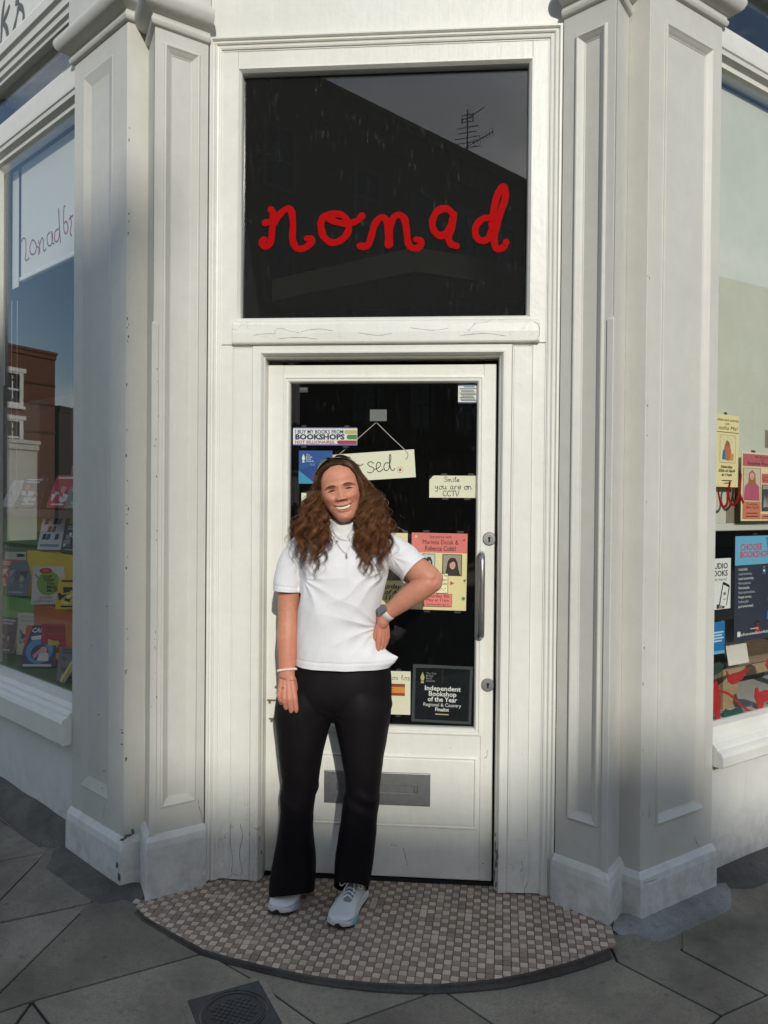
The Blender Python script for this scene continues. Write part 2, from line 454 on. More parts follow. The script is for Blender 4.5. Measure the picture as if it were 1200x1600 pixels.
# ------------------------------------------------------------------ mosaic step
ARC = [(216,1421),(228,1433),(271,1458),(319,1484),(365,1497),(418,1510),(480,1523),(530,1530),(580,1535),(630,1537.5),(680,1538),(730,1534),(780,1529),(833,1518),(872,1508),(912,1496),(950,1482)]
arc = [tuple(gnd(*p)[:2]) for p in ARC]
back = [(0.92,-0.12),(0.72,0.02),(0.48,0.06),(-0.48,0.06),(-0.72,0.02),(-0.90,-0.16)]
outline = arc + back
inner = []
cx0, cy0 = 0.0, -0.12
rim = [(x+(x-cx0)*0.010, y+(y-cy0)*0.016) for x, y in arc]
mb = MB(); mb.wprism(outline, -0.20, -0.004)
mosaic = mb.build('mosaic_step', stone_mat('mosaic_grout', (0.050, 0.044, 0.040, 1), (0.075, 0.067, 0.06, 1), 40), kind='structure')
mb = MB()
sec = []
for (x, y), (X, Y) in zip(arc, rim):
    sec.append([(x,y,-0.003),(x,y,0.0005),(X*0.7+x*0.3,Y*0.7+y*0.3,-0.002),(X,Y,-0.012),(X*1.006,Y*1.010,gz(X,Y)+0.004),(X*1.006,Y*1.010,-0.2)])
mb.rings(sec, closed=False)
mb.build('step_edging', M_RIM, mosaic, smooth=False)
def tile_mat(name, c):
    m, n, l, p = newmat(name)
    a = nz(n, l, 120, 4, 0.7); b = nz(n, l, 420, 3, 0.6); g = nz(n, l, 4, 3, 0.6)
    oi = n.new('ShaderNodeObjectInfo')
    k = mixc(n, l, ramp(n, l, a.outputs['Fac'], 0.35, 0.7).outputs['Color'], c, tuple(x*0.80 for x in c[:3])+(1,))
    k = mixc(n, l, ramp(n, l, b.outputs['Fac'], 0.60, 0.70, (0,0,0,1), (.5,.5,.5,1)).outputs['Color'], k.outputs['Color'], tuple(x*0.4 for x in c[:3])+(1,))
    k = mixc(n, l, ramp(n, l, g.outputs['Fac'], 0.45, 0.8, (0,0,0,1), (.6,.6,.6,1)).outputs['Color'], k.outputs['Color'], tuple(x*0.6 for x in c[:3])+(1,))
    l.new(k.outputs['Color'], p.inputs['Base Color'])
    p.inputs['Roughness'].default_value = 0.6
    bump(n, l, p, [(a.outputs['Fac'], 0.3, 0.001)])
    return m
TL = [tile_mat('pale_mosaic_tile', c) for c in ((0.595,0.482,0.370,1), (0.518,0.423,0.331,1), (0.639,0.519,0.400,1), (0.551,0.434,0.335,1))]
TD = [tile_mat('brown_mosaic_tile', c) for c in ((0.319,0.231,0.170,1), (0.270,0.198,0.148,1), (0.352,0.263,0.195,1), (0.292,0.209,0.156,1))]
def inside(x, y, poly):
    r = False; j = len(poly)-1
    for i in range(len(poly)):
        xi, yi = poly[i]; xj, yj = poly[j]
        if (yi > y) != (yj > y) and x < (xj-xi)*(y-yi)/(yj-yi)+xi: r = not r
        j = i
    return r
th = R(-4.3); PIT_T = 0.0278
ca, sa = math.cos(th), math.sin(th)
cand = []; edge_t = []
for i in range(-36, 37):
    for j in range(-30, 6):
        lx, ly = (i+0.5)*PIT_T, (j+0.5)*PIT_T
        x, y = lx*ca - ly*sa, lx*sa + ly*ca
        y += 0.002*math.sin(i*0.9)
        hh = PIT_T*0.5
        cs = [(x+ux*ca-uy*sa, y+ux*sa+uy*ca) for ux, uy in ((-hh,-hh),(hh,-hh),(hh,hh),(-hh,hh))]
        ins_ = [inside(cx_, cy_, outline) for cx_, cy_ in cs]
        if not any(ins_) or y > 0.045 or x > 0.858: continue
        if all(ins_) or y > -0.20: cand.append((-y, i, j, x, y))
        else: edge_t.append((i, j, x, y))
cand.sort(reverse=True)
def tile_verts(h=0.0132, tw=0.0):
    z0, z1 = -0.006, 0.0
    return [(-h,-h,z0),(h,-h,z0),(h,h,z0),(-h,h,z0),(-h+.0007,-h+.0007,z1),(h-.0007,-h+.0007,z1),(h-.0007,h-.0007,z1),(-h+.0007,h-.0007,z1)]
TF = [(4,5,6,7),(0,1,5,4),(1,2,6,5),(2,3,7,6),(3,0,4,7)]
tmesh = {}
for kind, ms in (('l', TL), ('d', TD)):
    for q, m in enumerate(ms):
        me = bpy.data.meshes.new('mosaic_tile'); me.from_pydata(tile_verts(), [], TF); me.materials.append(m); tmesh[kind, q] = me
rest_v, rest_f, rest_m = [], [], []
for k, (d, i, j, x, y) in enumerate(cand):
    kind = 'l' if (i+j) % 2 == 0 else 'd'
    if rnd.random() < 0.05: kind = 'd' if kind == 'l' else 'l'
    q = rnd.randrange(4); dz = rnd.uniform(-0.0008, 0.0010); rz = th + rnd.uniform(-0.025, 0.025)
    if k < 300:
        o = bpy.data.objects.new('tile', tmesh[kind, q]); COL.objects.link(o); o.parent = mosaic
        o.location = (x, y, dz); o.rotation_euler = (rnd.uniform(-.008,.008), rnd.uniform(-.008,.008), rz)
    else:
        b = len(rest_v); c, s_ = math.cos(rz), math.sin(rz)
        for vx, vy, vz in tile_verts(): rest_v.append((x+vx*c-vy*s_, y+vx*s_+vy*c, vz+dz))
        for f in TF: rest_f.append([b+t for t in f]); rest_m.append(q + (0 if kind == 'l' else 4))
for i, j, x, y in edge_t:                    # tiles cut to the curve
    h = 0.0128; poly = [(x+ux*ca-uy*sa, y+ux*sa+uy*ca) for ux, uy in ((-h,-h),(h,-h),(h,h),(-h,h))]
    for (ax_, ay_), (bx_, by_) in zip(arc[:-1], arc[1:]):
        if max(abs(ax_-x), abs(bx_-x)) > 0.30: continue
        nx_, ny_ = -(by_-ay_), bx_-ax_; ll = math.hypot(nx_, ny_); nx_, ny_ = nx_/ll, ny_/ll
        out_p = []
        for k in range(len(poly)):
            p_, q_ = poly[k], poly[(k+1) % len(poly)]; dp = (p_[0]-ax_)*nx_+(p_[1]-ay_)*ny_-0.0015; dq = (q_[0]-ax_)*nx_+(q_[1]-ay_)*ny_-0.0015
            if dp >= 0: out_p.append(p_)
            if (dp >= 0) != (dq >= 0): t_ = dp/(dp-dq); out_p.append((p_[0]+(q_[0]-p_[0])*t_, p_[1]+(q_[1]-p_[1])*t_))
        poly = out_p
        if len(poly) < 3: break
    if len(poly) < 3: continue
    b = len(rest_v); n_ = len(poly); mi = rnd.randrange(4) + (0 if (i+j) % 2 == 0 else 4)
    for z_ in (-0.006, 0.0): rest_v += [(px_, py_, z_) for px_, py_ in poly]
    rest_f.append([b+n_+k for k in range(n_)]); rest_m.append(mi)
    for k in range(n_): rest_f.append([b+k, b+(k+1) % n_, b+n_+(k+1) % n_, b+n_+k]); rest_m.append(mi)
me = bpy.data.meshes.new('tiles'); me.from_pydata(rest_v, [], rest_f)
for m in TL+TD: me.materials.append(m)
me.polygons.foreach_set('material_index', rest_m)
link('tiles', me, mosaic, 'stuff')

# ------------------------------------------------------------------ manhole cover let into the flags
c0, c1, c2, c3 = [Vector(gpt(*p)) for p in ((271,1575),(394,1541),(464,1592),(330,1626))]
ctr = (c0+c1+c2+c3)/4; e = (c1-c0); ang = math.atan2(e.y, e.x); hs = (e.length+(c2-c1).length)/4*0.97
mh = thing('manhole_cover', 'round cast iron inspection cover in a square frame set in the grey paving', 'manhole cover', (ctr.x, ctr.y, gz(ctr.x, ctr.y)))
class Flat:
    def __init__(s, o, a): s.o = Vector(o); s.r = Vector((math.cos(a), math.sin(a), 0)); s.u = Vector((-math.sin(a), math.cos(a), 0)); s.n = Vector((0,0,1))
    P = Frame.P
FM = Flat((ctr.x, ctr.y, gz(ctr.x, ctr.y)+0.001), ang)
mb = MB(FM)
mb.nest(-hs-0.022, hs+0.022, -hs-0.022, hs+0.022, [(0,-0.002),(0,0.002),(0.020,0.0025),(0.021,0.0015)], cap=False)
mb.build('mortar_border', M_SLAB, mh)
mb = MB(FM)
N = 48; rr = hs*0.90
sq = []
for k in range(N):
    t = 2*math.pi*k/N; m = max(abs(math.cos(t)), abs(math.sin(t))); sq.append((hs*math.cos(t)/m, hs*math.sin(t)/m))
mb.rings([[(x,y,0.0) for x,y in sq], [(x,y,0.0022) for x,y in sq], [(rr*math.cos(2*math.pi*k/N), rr*math.sin(2*math.pi*k/N), 0.0022) for k in range(N)], [(rr*math.cos(2*math.pi*k/N), rr*math.sin(2*math.pi*k/N), 0.0005) for k in range(N)]])
mb.build('frame', M_IRON, mh)
mb = MB(FM); mb.disc(0, 0, rr-0.004, 0.0, 0.0026, 48)
lid = mb.build('lid', M_IRON, mh)
mb = MB(FM)
mb.rings([[((rr-a)*math.cos(2*math.pi*k/N), (rr-a)*math.sin(2*math.pi*k/N), h) for k in range(N)] for a, h in ((0.012,0.0025),(0.012,0.0045),(0.017,0.0045),(0.017,0.0025))])
st = rr*0.17
for i in range(-6, 7):
    for j in range(-6, 7):
        x, y = (i-j)*st*0.62, (i+j)*st*0.62
        if math.hypot(x, y) < rr-0.034:
            h = st*0.42; mb.prism([(x-h,y-h*0.45),(x,y-h*0.95),(x+h,y-h*0.45),(x+h,y+h*0.45),(x,y+h*0.95),(x-h,y+h*0.45)], 0.002, 0.0044)
mb.build('raised_pattern', M_IRON, lid)

# ------------------------------------------------------------------ shopfront
def cat(pts, n=8):
    pts = [Vector((p[0], p[1], 0)) for p in pts]
    P = [pts[0]*2-pts[1]] + pts + [pts[-1]*2-pts[-2]]
    out = []
    for i in range(1, len(P)-2):
        for k in range(n):
            t = k/n
            a, b, c, d = P[i-1], P[i], P[i+1], P[i+2]
            out.append(0.5*((2*b)+(c-a)*t+(2*a-5*b+4*c-d)*t*t+(3*b-a-3*c+d)*t**3))
    out.append(P[-2])
    return out
A = 38.5
cA, sA = math.cos(R(A)), math.sin(R(A))
FD = Frame(0, 0, 0)
shop = thing('corner_shopfront', 'white painted corner shopfront with panelled pilasters either side of a recessed doorway', 'shopfront', (0, 0.3, 0))
PLAN = {}
def sides(sd):
    """sd=-1 left, +1 right. Frames of the two panelled faces and the plan corners."""
    A1 = Vector((1.0*sd, -0.14)); A0 = A1 + Vector((0.456*cA*sd, 0.456*sA))
    B1 = A1 + Vector((-0.083*cA*sd, 0.083*sA))
    C0 = Vector((0.858*sd, -0.222)); C1 = C0 + Vector((-0.215*cA*sd, 0.215*sA))
    return A0, A1, B1, C0, C1
def offset_path(pts, d, sd):
    """mitred offset of an open plan path, d>0 towards the street"""
    out = []
    m = len(pts)
    for i in range(m):
        dirs = []
        if i > 0: dirs.append((pts[i]-pts[i-1]).normalized())
        if i < m-1: dirs.append((pts[i+1]-pts[i]).normalized())
        ns = [Vector((v.y, -v.x))*(-sd) for v in dirs]
        if len(ns) == 1: k = ns[0]*d
        else:
            k = ns[0]+ns[1]; k = k/k.length_squared*2*d
        out.append(pts[i]+k)
    return out
def sweep_plan(mb, pts, prof, sd):
    rows = []
    for d, z in prof:
        rows.append([(p.x, p.y, z) for p in offset_path(pts, d, sd)])
    mb.rings([list(c) for c in zip(*rows)], closed=False)
def panel_plate(mb, x0, x1, y0, y1, px0, px1, py0, py1, prof):
    rg = [[(x0,y0,-0.013),(x1,y0,-0.013),(x1,y1,-0.013),(x0,y1,-0.013)], [(x0,y0,0),(x1,y0,0),(x1,y1,0),(x0,y1,0)]]
    for a, h in prof:
        rg.append([(px0+a,py0+a,h),(px1-a,py0+a,h),(px1-a,py1-a,h),(px0+a,py1-a,h)])
    mb.rings(rg, cap1=True)
MOULD = [(0,0),(0.0005,0.005),(0.004,0.009),(0.009,0.009),(0.012,0.006),(0.014,0.004),(0.022,-0.002),(0.030,-0.009),(0.034,-0.010),(0.0345,-0.0125)]
for sd in (-1, 1):
    A0, A1, B1, C0, C1 = sides(sd)
    side_word = 'left' if sd < 0 else 'right'
    ztop = 4.3
    plA, plC = (0.172, 0.222) if sd < 0 else (0.128, 0.163)
    capA, capC = (3.40, 3.325) if sd < 0 else (3.455, 3.37)
    back = C1 + Vector((0.05*sd, 0.25)); bk2 = A0 + Vector((-0.14*sd, 0.2))
    # outer pilaster
    ins = 0.012
    q = offset_path([A0, A1], -ins, sd)
    corePA = [A0+ (q[0]-A0), A1 + (q[1]-A1) , A1, B1, B1 + Vector((-0.02*sd, 0.2)), bk2]
    mb = MB(); mb.wprism([(p.x, p.y) for p in corePA], -0.08, ztop)
    pil = mb.build('pilaster', M_PIER, shop, bevel=0.004)
    FA = Frame(A1.x, A1.y, -A) if sd < 0 else Frame(A1.x, A1.y, A)
    xa, xb = (-0.456, 0.0) if sd < 0 else (0.0, 0.456)
    ppx = (-0.374, -0.118) if sd < 0 else (0.088, 0.393)
    mb = MB(FA)
    mz = 3.32 if sd < 0 else 3.35
    mA = [(0,0),(0.003,0.002),(0.02,-0.003),(0.048,-0.011),(0.056,-0.0125)] if sd < 0 else MOULD
    panel_plate(mb, xa, xb, plA-0.01, ztop-0.01, ppx[0], ppx[1], 0.30, mz, mA)
    mb.build('panel', M_PIER, pil, bevel=0.0025)
    mb = MB()
    w = [A0, A1, B1]
    sweep_plan(mb, w, [(-0.01, plA+0.018), (0.004, plA+0.016), (0.020, plA-0.004), (0.025, plA-0.03), (0.027, -0.1)], sd)
    mb.build('plinth', M_PLINTH, pil, bevel=0.005)
    mb = MB()
    CAP = [(-0.005,0.0),(0.010,0.004),(0.016,0.012),(0.018,0.022),(0.012,0.034),(0.012,0.044),(0.030,0.050),(0.052,0.062),(0.064,0.082),(0.066,0.10),(0.058,0.118),(0.040,0.130),(0.024,0.135),(0.018,0.16),(0.018,0.30)]
    CAP = [(float(q.x), float(q.y)) for q in cat([(d, z) for d, z in CAP[:5]], 4)] + [(float(q.x), float(q.y)) for q in cat([(d, z) for d, z in CAP[5:14]], 4)] + CAP[14:]
    w2 = [A0 + (A0-A1).normalized()*0.0, A1, B1]
    prof = [(d, capA+z) for d, z in CAP]
    sweep_plan(mb, w2, prof, sd)
    # return the capital into the wall at its outer end
    e = offset_path([A0, A1], 0.0, sd); o_ = (A0-A1).normalized(); nin = -Vector((o_.y, -o_.x))*(1 if sd > 0 else -1)
    first = [Vector((p.x,p.y)) for p in [offset_path([A0, A1], d, sd)[0] for d, z in prof]]
    inw = (offset_path([A0, A1], -0.12, sd)[0]-A0)
    mb.rings([[(p.x+o_.x*max(d,0), p.y+o_.y*max(d,0), z) for p, (d, z) in zip(first, prof)], [(p.x, p.y, z) for p, (d, z) in zip(first, prof)]], closed=False)
    mb.rings([[(p.x+o_.x*max(d,0), p.y+o_.y*max(d,0), z) for p, (d, z) in zip(first, prof)], [(p.x+inw.x+o_.x*max(d,0), p.y+inw.y+o_.y*max(d,0), z) for p, (d, z) in zip(first, prof)]], closed=False)
    mb.build('capital', M_PIER, pil, smooth=False)
    # stop-chamfered arris on the outer pilaster
    # inner pilaster
    q = offset_path([C0, C1], -ins, sd)
    corePC = [B1, C0, q[0], q[1], back, B1 + Vector((-0.02*sd, 0.2))]
    mb = MB(); mb.wprism([(p.x, p.y) for p in corePC], -0.08, ztop)
    pil2 = mb.build('pilaster', M_PIER, shop, bevel=0.004)
    FC = Frame(C0.x, C0.y, A) if sd < 0 else Frame(C0.x, C0.y, -A)
    xa, xb = (0.0, 0.213) if sd < 0 else (-0.213, 0.0)
    ppx = (0.034, 0.178) if sd < 0 else (-0.160, -0.034)
    mb = MB(FC)
    mz = 3.275 if sd < 0 else 3.285
    panel_plate(mb, xa, xb, plC-0.01, ztop-0.012, ppx[0], ppx[1], 0.335 if sd < 0 else 0.33, mz, MOULD)
    mb.build('panel', M_PIER, pil2, bevel=0.0015)
    mb = MB()
    w = [B1, C0, C1]
    # the plinth starts clear of the outer pilaster's own plinth
    sweep_plan(mb, w, [(-0.01, plC+0.018), (0.004, plC+0.016), (0.018, plC-0.004), (0.022, plC-0.03), (0.024, -0.1)], sd)
    mb.build('plinth', M_PLINTH, pil2, bevel=0.005)
    mb = MB()
    sweep_plan(mb, [B1, C0, C1], [(d*0.9, capC+z) for d, z in CAP], sd)
    mb.build('capital', M_PIER, pil2, smooth=False)
    # thicker lower arrises that stop at about two metres
    mb = MB()
    for (P0, P1, t0) in ((C0, C1, 1),):
        dv = (P1-P0).normalized(); nv = Vector((dv.y, -dv.x))*(-sd)
        a = P0 - dv*0.007; 
        pts = [a+nv*0.006, a+dv*0.026+nv*0.006, a+dv*0.026-nv*0.004, a-nv*0.004]
        zs = 2.20
        rg = [[(p.x,p.y,plC+0.01) for p in pts], [(p.x,p.y,zs) for p in pts]]
        c_ = sum(pts, Vector((0,0)))/4
        rg.append([((p.x*0.3+c_.x*0.7)-nv.x*0.008, (p.y*0.3+c_.y*0.7)-nv.y*0.008, zs+0.014) for p in pts])
        mb.rings(rg, cap1=True)
    mb.build('corner_bead', M_PIER, pil2, bevel=0.002)
    PLAN[sd] = (A0, A1, B1, C0, C1)

# doorway surround: boards 7 cm proud of the door leaf
sur = MB(FD)
sur.box(-0.640, -0.512, 0.005, 2.147, 0.012, 0.064); sur.box(0.512, 0.640, 0.005, 2.147, 0.012, 0.064)
sur = sur.build('door_surround', M_VCRACK, shop, bevel=0.002)
mb = MB(FD)      # side strips with an incised panel
for x0, x1 in ((-0.590, -0.511), (0.511, 0.590)):
    mb.nest(x0, x1, 0.012, 2.140, [(0, 0.02), (0, 0.070), (0.002, 0.0715), (0.0085, 0.0715), (0.0095, 0.0685), (0.012, 0.0685), (0.0135, 0.0715)])
mb2 = MB(FD)
strips = []
for x0, x1, zb in ((-0.592, -0.511, 0.252), (0.511, 0.592, 0.215)):
    m_ = MB(FD)
    m_.box(x0, x1, 0.008, zb, 0.02, 0.0712)
    m_.nest(x0, x1, zb+0.001, 2.138, [(0, 0.02), (0, 0.0735), (0.0015, 0.075), (0.0030, 0.075), (0.0036, 0.0712), (0.0064, 0.0712), (0.0075, 0.0742)])
    m_.build('side_panel', M_VCRACK, sur, bevel=0.0015)
m_ = MB(FD)      # door frame: chamfered inner edge, three sides
m_.sweep_u(-0.512, 0.512, 0.004, 2.147, [(0,0.02),(0,0.066),(0.002,0.069),(0.026,0.069),(0.0275,0.0715),(0.034,0.071),(0.040,0.060),(0.042,0.052),(0.047,0.046),(0.047,-0.06)])
m_.build('door_frame', M_VCRACK, sur, bevel=0.0)
m_ = MB(FD); m_.box(-0.466, 0.466, -0.004, 0.010, -0.045, 0.012)
m_.build('threshold_gap', M_BLACK, sur)  # black strip put in for the dark gap under the door
# fluted architrave
m_ = MB(FD)
ARCHP = [(0,0.02),(0,0.084),(0.004,0.088),(0.010,0.088),(0.013,0.084),(0.0135,0.079),(0.017,0.077),(0.022,0.080),(0.026,0.0835),(0.030,0.080),(0.0305,0.076),(0.036,0.0745),(0.040,0.076),(0.046,0.0735),(0.0465,0.0685),(0.052,0.068),(0.052,0.03)]
m_.sweep_u(-0.690, 0.690, 0.004, 3.362, ARCHP)
m_.build('architrave', M_PAINT, sur, smooth=False)
# rail between door and transom window
m_ = MB(FD)
m_.rings([[(x,2.146,0.02),(x,2.146,0.080),(x,2.152,0.087),(x,2.19,0.0885),(x,2.222,0.087),(x,2.236,0.080),(x,2.245,0.05),(x,2.245,0.02)] for x in (-0.592,-0.589,-0.2,0.2,0.606,0.614)], cap0=True, cap1=True)
m_.build('cracked_rail', M_CRACK, sur, bevel=0.003)

# transom window
tw = MB(FD)
tw.box(-0.640, -0.5785, 2.149, 3.322, 0.0, 0.066); tw.box(0.5785, 0.640, 2.149, 3.322, 0.0, 0.066)
tw.box(-0.578, 0.578, 3.243, 3.3215, 0.0, 0.0655)
transom = tw.build('transom_window', M_PAINT, shop, bevel=0.0015)
m_ = MB(FD)
m_.nest(-0.583, 0.583, 2.240, 3.247, [(0,0.03),(0,0.0668),(0.0015,0.068),(0.006,0.068),(0.009,0.064),(0.016,0.054),(0.018,0.046),(0.018,0.020)], cap=False)
m_.build('glazing_bead', M_PAINT, transom)
m_ = MB(FD); m_.box(-0.576, 0.576, 2.247, 3.240, 0.022, 0.027)
m_.build('glass_pane', M_DIRTYGLASS, transom)
# wall above the doorway
m_ = MB(FD); m_.box(-0.70, 0.70, 3.3635, 4.3, -0.02, 0.060)
m_.build('upper_wall', M_PAINT, shop)

# painted red lettering on the transom glass, traced stroke by stroke
NOMAD = [
 [(172,688),(190,684),(206,678)], [(192,640),(200,655),(198,700),(192,752),(180,772),(164,770),(160,756),(168,748)],
 [(204,690),(222,660),(245,640),(264,642),(272,690),(270,745),(284,778),(310,780),(336,762),(338,748),(322,744)],
 [(372,690),(384,664),(420,656),(452,662),(470,690),(470,720),(448,748),(414,760),(384,740),(374,712),(372,690)], [(390,668),(430,686),(468,690),(500,682),(520,664)],
 [(514,772),(538,772),(552,744),(566,696),(586,670),(606,676),(614,720),(616,768)], [(622,768),(622,710),(634,670),(656,660),(674,676),(682,720),(688,764),(706,780),(728,774),(734,756),(716,748)],
 [(852,660),(828,638),(796,644),(776,676),(778,712),(802,734),(828,722),(844,690),(852,658)], [(850,660),(846,700),(832,738),(842,764),(862,772)],
 [(990,672),(960,672),(934,696),(930,730),(948,752),(976,744),(992,706)], [(988,700),(994,650),(1006,596),(1024,560),(1036,566),(1036,604),(1020,650),(1006,700),(998,750),(1006,782),(1030,776),(1040,758)],
]
M_RED = flat(160, 2, 2, 0.75, name='red_signwriting')
M_RED.node_tree.nodes['Principled BSDF'].inputs['Specular IOR Level'].default_value = 0.1
M_REDHALO = flat(120, 30, 24, 0.6)
m_ = MB(FD)
zk_ = 0.0283
for st_ in NOMAD:
    pts = []
    for p in cat(st_, 6):
        q = ypl(340+p.x/2.3077, 50+p.y/2.3077, -0.028)
        pts.append((q[0], q[2]))
    m = len(pts)
    W = [0.0155*(0.86+0.22*noise.noise(Vector((i*0.23, st_[0][0]*0.01, 0)))) for i in range(m)]
    m_.tube([(x, y, 0.0278) for x, y in pts], W, n=10, flat=0.045, upd=(0,0,1))
    for e_ in (0, -1):
        zk_ += 0.00007; m_.disc(pts[e_][0], pts[e_][1], W[e_]*0.98, 0.0272, zk_, 14)
m_.build('lettering', M_RED, transom)

# ------------------------------------------------------------------ shop door
door = thing('shop_door', 'white half glazed shop door with grey letter plate and steel pull handle', 'door', (0, 0.02, 0.012))
d_ = MB(FD)
d_.box(-0.4645, -0.400, 0.014, 2.078, -0.045, 0.0); d_.box(0.4065, 0.4570, 0.014, 2.078, -0.045, 0.0)
d_.build('stile', M_DOOR, door, bevel=0.002)
d_ = MB(FD); d_.box(-0.3995, 0.406, 2.031, 2.0775, -0.045, -0.0006); d_.build('top_rail', M_DOOR, door, bevel=0.0015)
d_ = MB(FD); d_.box(-0.3995, 0.406, 0.0145, 0.598, -0.045, -0.0004); brail = d_.build('bottom_rail', M_VCRACK if False else M_DOOR, door, bevel=0.0015)
d_ = MB(FD)
d_.nest(-0.392, 0.394, 0.219, 0.509, [(0,-0.001),(0,0.003),(0.003,0.0065),(0.008,0.0065),(0.011,0.003),(0.0115,0.0008),(0.014,0.0008),(0.0142,0.0042),(0.016,0.005),(0.04,0.005)])
d_.build('raised_panel', M_DOOR, brail, bevel=0.0008)
d_ = MB(FD)
d_.nest(-0.401, 0.408, 0.596, 2.033, [(0,-0.01),(0,0.004),(0.002,0.0065),(0.008,0.007),(0.011,0.0045),(0.012,0.003),(0.015,0.005),(0.021,0.004),(0.026,-0.004),(0.028,-0.012),(0.028,-0.03)], cap=False)
d_.build('glazing_bead', M_DOOR, door)
d_ = MB(FD); d_.box(-0.374, 0.381, 0.622, 2.007, -0.017, -0.012)
d_.build('glass_pane', M_DOORGLASS, door)
d_ = MB(FD)
d_.nest(-0.220, 0.209, 0.308, 0.439, [(0,0.004),(0,0.011),(0.003,0.0125),(0.050,0.0125),(0.051,0.0085),(0.0525,0.0085)], cap=True)
lp = d_.build('letter_plate', M_LETTER, door, bevel=0.0008)
d_ = MB(FD)
d_.nest(-0.166, 0.155, 0.338, 0.4085, [(0,0.007),(0,0.0105),(0.003,0.0125),(0.008,0.0122),(0.012,0.0112)])
d_.build('flap', M_LETTER, lp, bevel=0.0006)
d_ = MB(FD)
hp = [(0.4035,0.998,0.0),(0.4035,1.000,0.030),(0.4035,1.008,0.045),(0.4035,1.025,0.052),(0.4035,1.10,0.053),(0.4035,1.22,0.053),(0.4035,1.295,0.052),(0.4035,1.313,0.045),(0.4035,1.321,0.030),(0.4035,1.323,0.0)]
d_.tube(hp, 0.0125, n=12)
ho = d_.build('pull_handle', M_STEEL, door, smooth=True)
for zc in (1.384, 0.801):
    d_ = MB(FD); d_.rings([[(0.434+r_*math.cos(2*math.pi*k/28), zc+r_*math.sin(2*math.pi*k/28), h) for k in range(28)] for r_, h in ((0.0265,0),(0.0265,0.004),(0.0235,0.0065),(0.0145,0.0068),(0.0135,0.0045))], cap1=True)
    lk = d_.build('lock', M_LETTER, door)
    d_ = MB(FD); d_.disc(0.434, zc+0.003, 0.0055, 0.004, 0.0068, 14); d_.box(0.4305, 0.4375, zc-0.0115, zc+0.003, 0.004, 0.0067)
    d_.build('keyhole', M_BLACK, lk)
for px, py in ((424,1094), (427,1123)):
    x, _, z = ypl(px, py, -0.006)
    d_ = MB(FD); d_.box(x-0.018, x+0.030, z-0.0025, z+0.0028, 0.0, 0.009); d_.box(x-0.012, x-0.003, z-0.014, z-0.002, 0.0, 0.007)
    d_.build('hinge_pin', M_BRASS, door, bevel=0.001)

# ------------------------------------------------------------------ shop windows either side
FW = {}
ids = {}
for sd in (-1, 1):
    A0, A1, B1, C0, C1 = PLAN[sd]
    nin = (offset_path([A0, A1], -0.012, sd)[0]-A0)
    o = A0 + nin
    F = Frame(o.x, o.y, -A) if sd < 0 else Frame(o.x, o.y, A)
    FW[sd] = F
    L = lambda a, b: (-b, -a) if sd < 0 else (a, b)       # span measured away from the pier
    if sd < 0: zs0, zs1, zg0, zg1, zr, zt, zf = 0.457, 0.572, 0.650, 3.275, 3.437, 3.645, 3.805
    else:      zs0, zs1, zg0, zg1, zr, zt, zf = 0.458, 0.520, 0.612, 3.345, 3.485, 3.74, 3.86
    m_ = MB(F); x0, x1 = L(-0.05, 4.3); m_.box(x0, x1, -0.2, zs0-0.001, -0.12, 0.0)
    riser = m_.build('stall_riser', M_PLINTH, shop)
    # frame: mullions, rails
    m_ = MB(F)
    for a in (1.0 if sd < 0 else 0.95, 2.2, 3.6):
        x0, x1 = L(a, a+0.055); m_.box(x0, x1, zg0-0.01, zr, -0.075, 0.002)
    x0, x1 = L(-0.02, 4.3)
    wf = m_.build('shop_window', M_PAINT, shop, bevel=0.003)
    m_ = MB(F)
    sx0, sx1 = L(0.003, 4.3)
    sp = [(-0.10,zs0),(0.052,zs0),(0.056,zs0+0.006),(0.056,zs1-0.018),(0.050,zs1-0.004),(0.036,zs1+0.004),(0.030,zs1+0.004),(0.028,zs1+0.014),(0.012,zs1+0.026),(0.008,zs1+0.026),(0.006,zs1+0.036),(-0.012,zs1+0.050),(-0.016,zs1+0.050),(-0.018,zg0-0.008),(-0.05,zg0+0.002),(-0.10,zg0+0.002)]
    m_.rings([[(x, y, z) for z, y in sp] for x in (sx0, sx1)], cap0=True, cap1=True)
    m_.build('sill', M_PAINT, wf)
    m_ = MB(F)
    rp = [(-0.10,zg1-0.004),(-0.035,zg1),(-0.033,zg1+0.018),(-0.010,zg1+0.030),(-0.006,zg1+0.045),(0.000,zg1+0.050),(0.002,zg1+0.062),(0.006,zr-0.03),(0.006,zr-0.012),(-0.012,zr-0.002),(-0.05,zr),(-0.10,zr)]
    m_.rings([[(x, y, z) for z, y in rp] for x in (x0, x1)], cap0=True, cap1=True)
    m_.build('transom_rail', M_PAINT, wf)
    m_ = MB(F); m_.box(x0, x1, zg0-0.01, zg1+0.01, -0.052, -0.047); m_.build('glass_pane', M_GLASS, wf)
    m_ = MB(F); m_.box(x0, x1, zr-0.01, zt+0.01, -0.052, -0.047); m_.build('transom_pane', M_GLASS, wf)
    m_ = MB(F)
    fp = [(-0.10,zt),(-0.010,zt),(-0.006,zt+0.016),(0.006,zt+0.020),(0.010,zt+0.040),(0.020,zt+0.046),(0.024,zt+0.075),(0.040,zt+0.085),(0.044,zt+0.125),(0.036,zt+0.135),(0.030,zf-0.006),(0.015,zf),(0.015,4.30),(-0.10,4.30)]
    m_.rings([[(x, y, z) for z, y in fp] for x in (x0, x1)], cap0=True, cap1=True)
    ids['fascia', sd] = m_.build('fascia', M_PAINT, shop)
    ids['win', sd] = wf
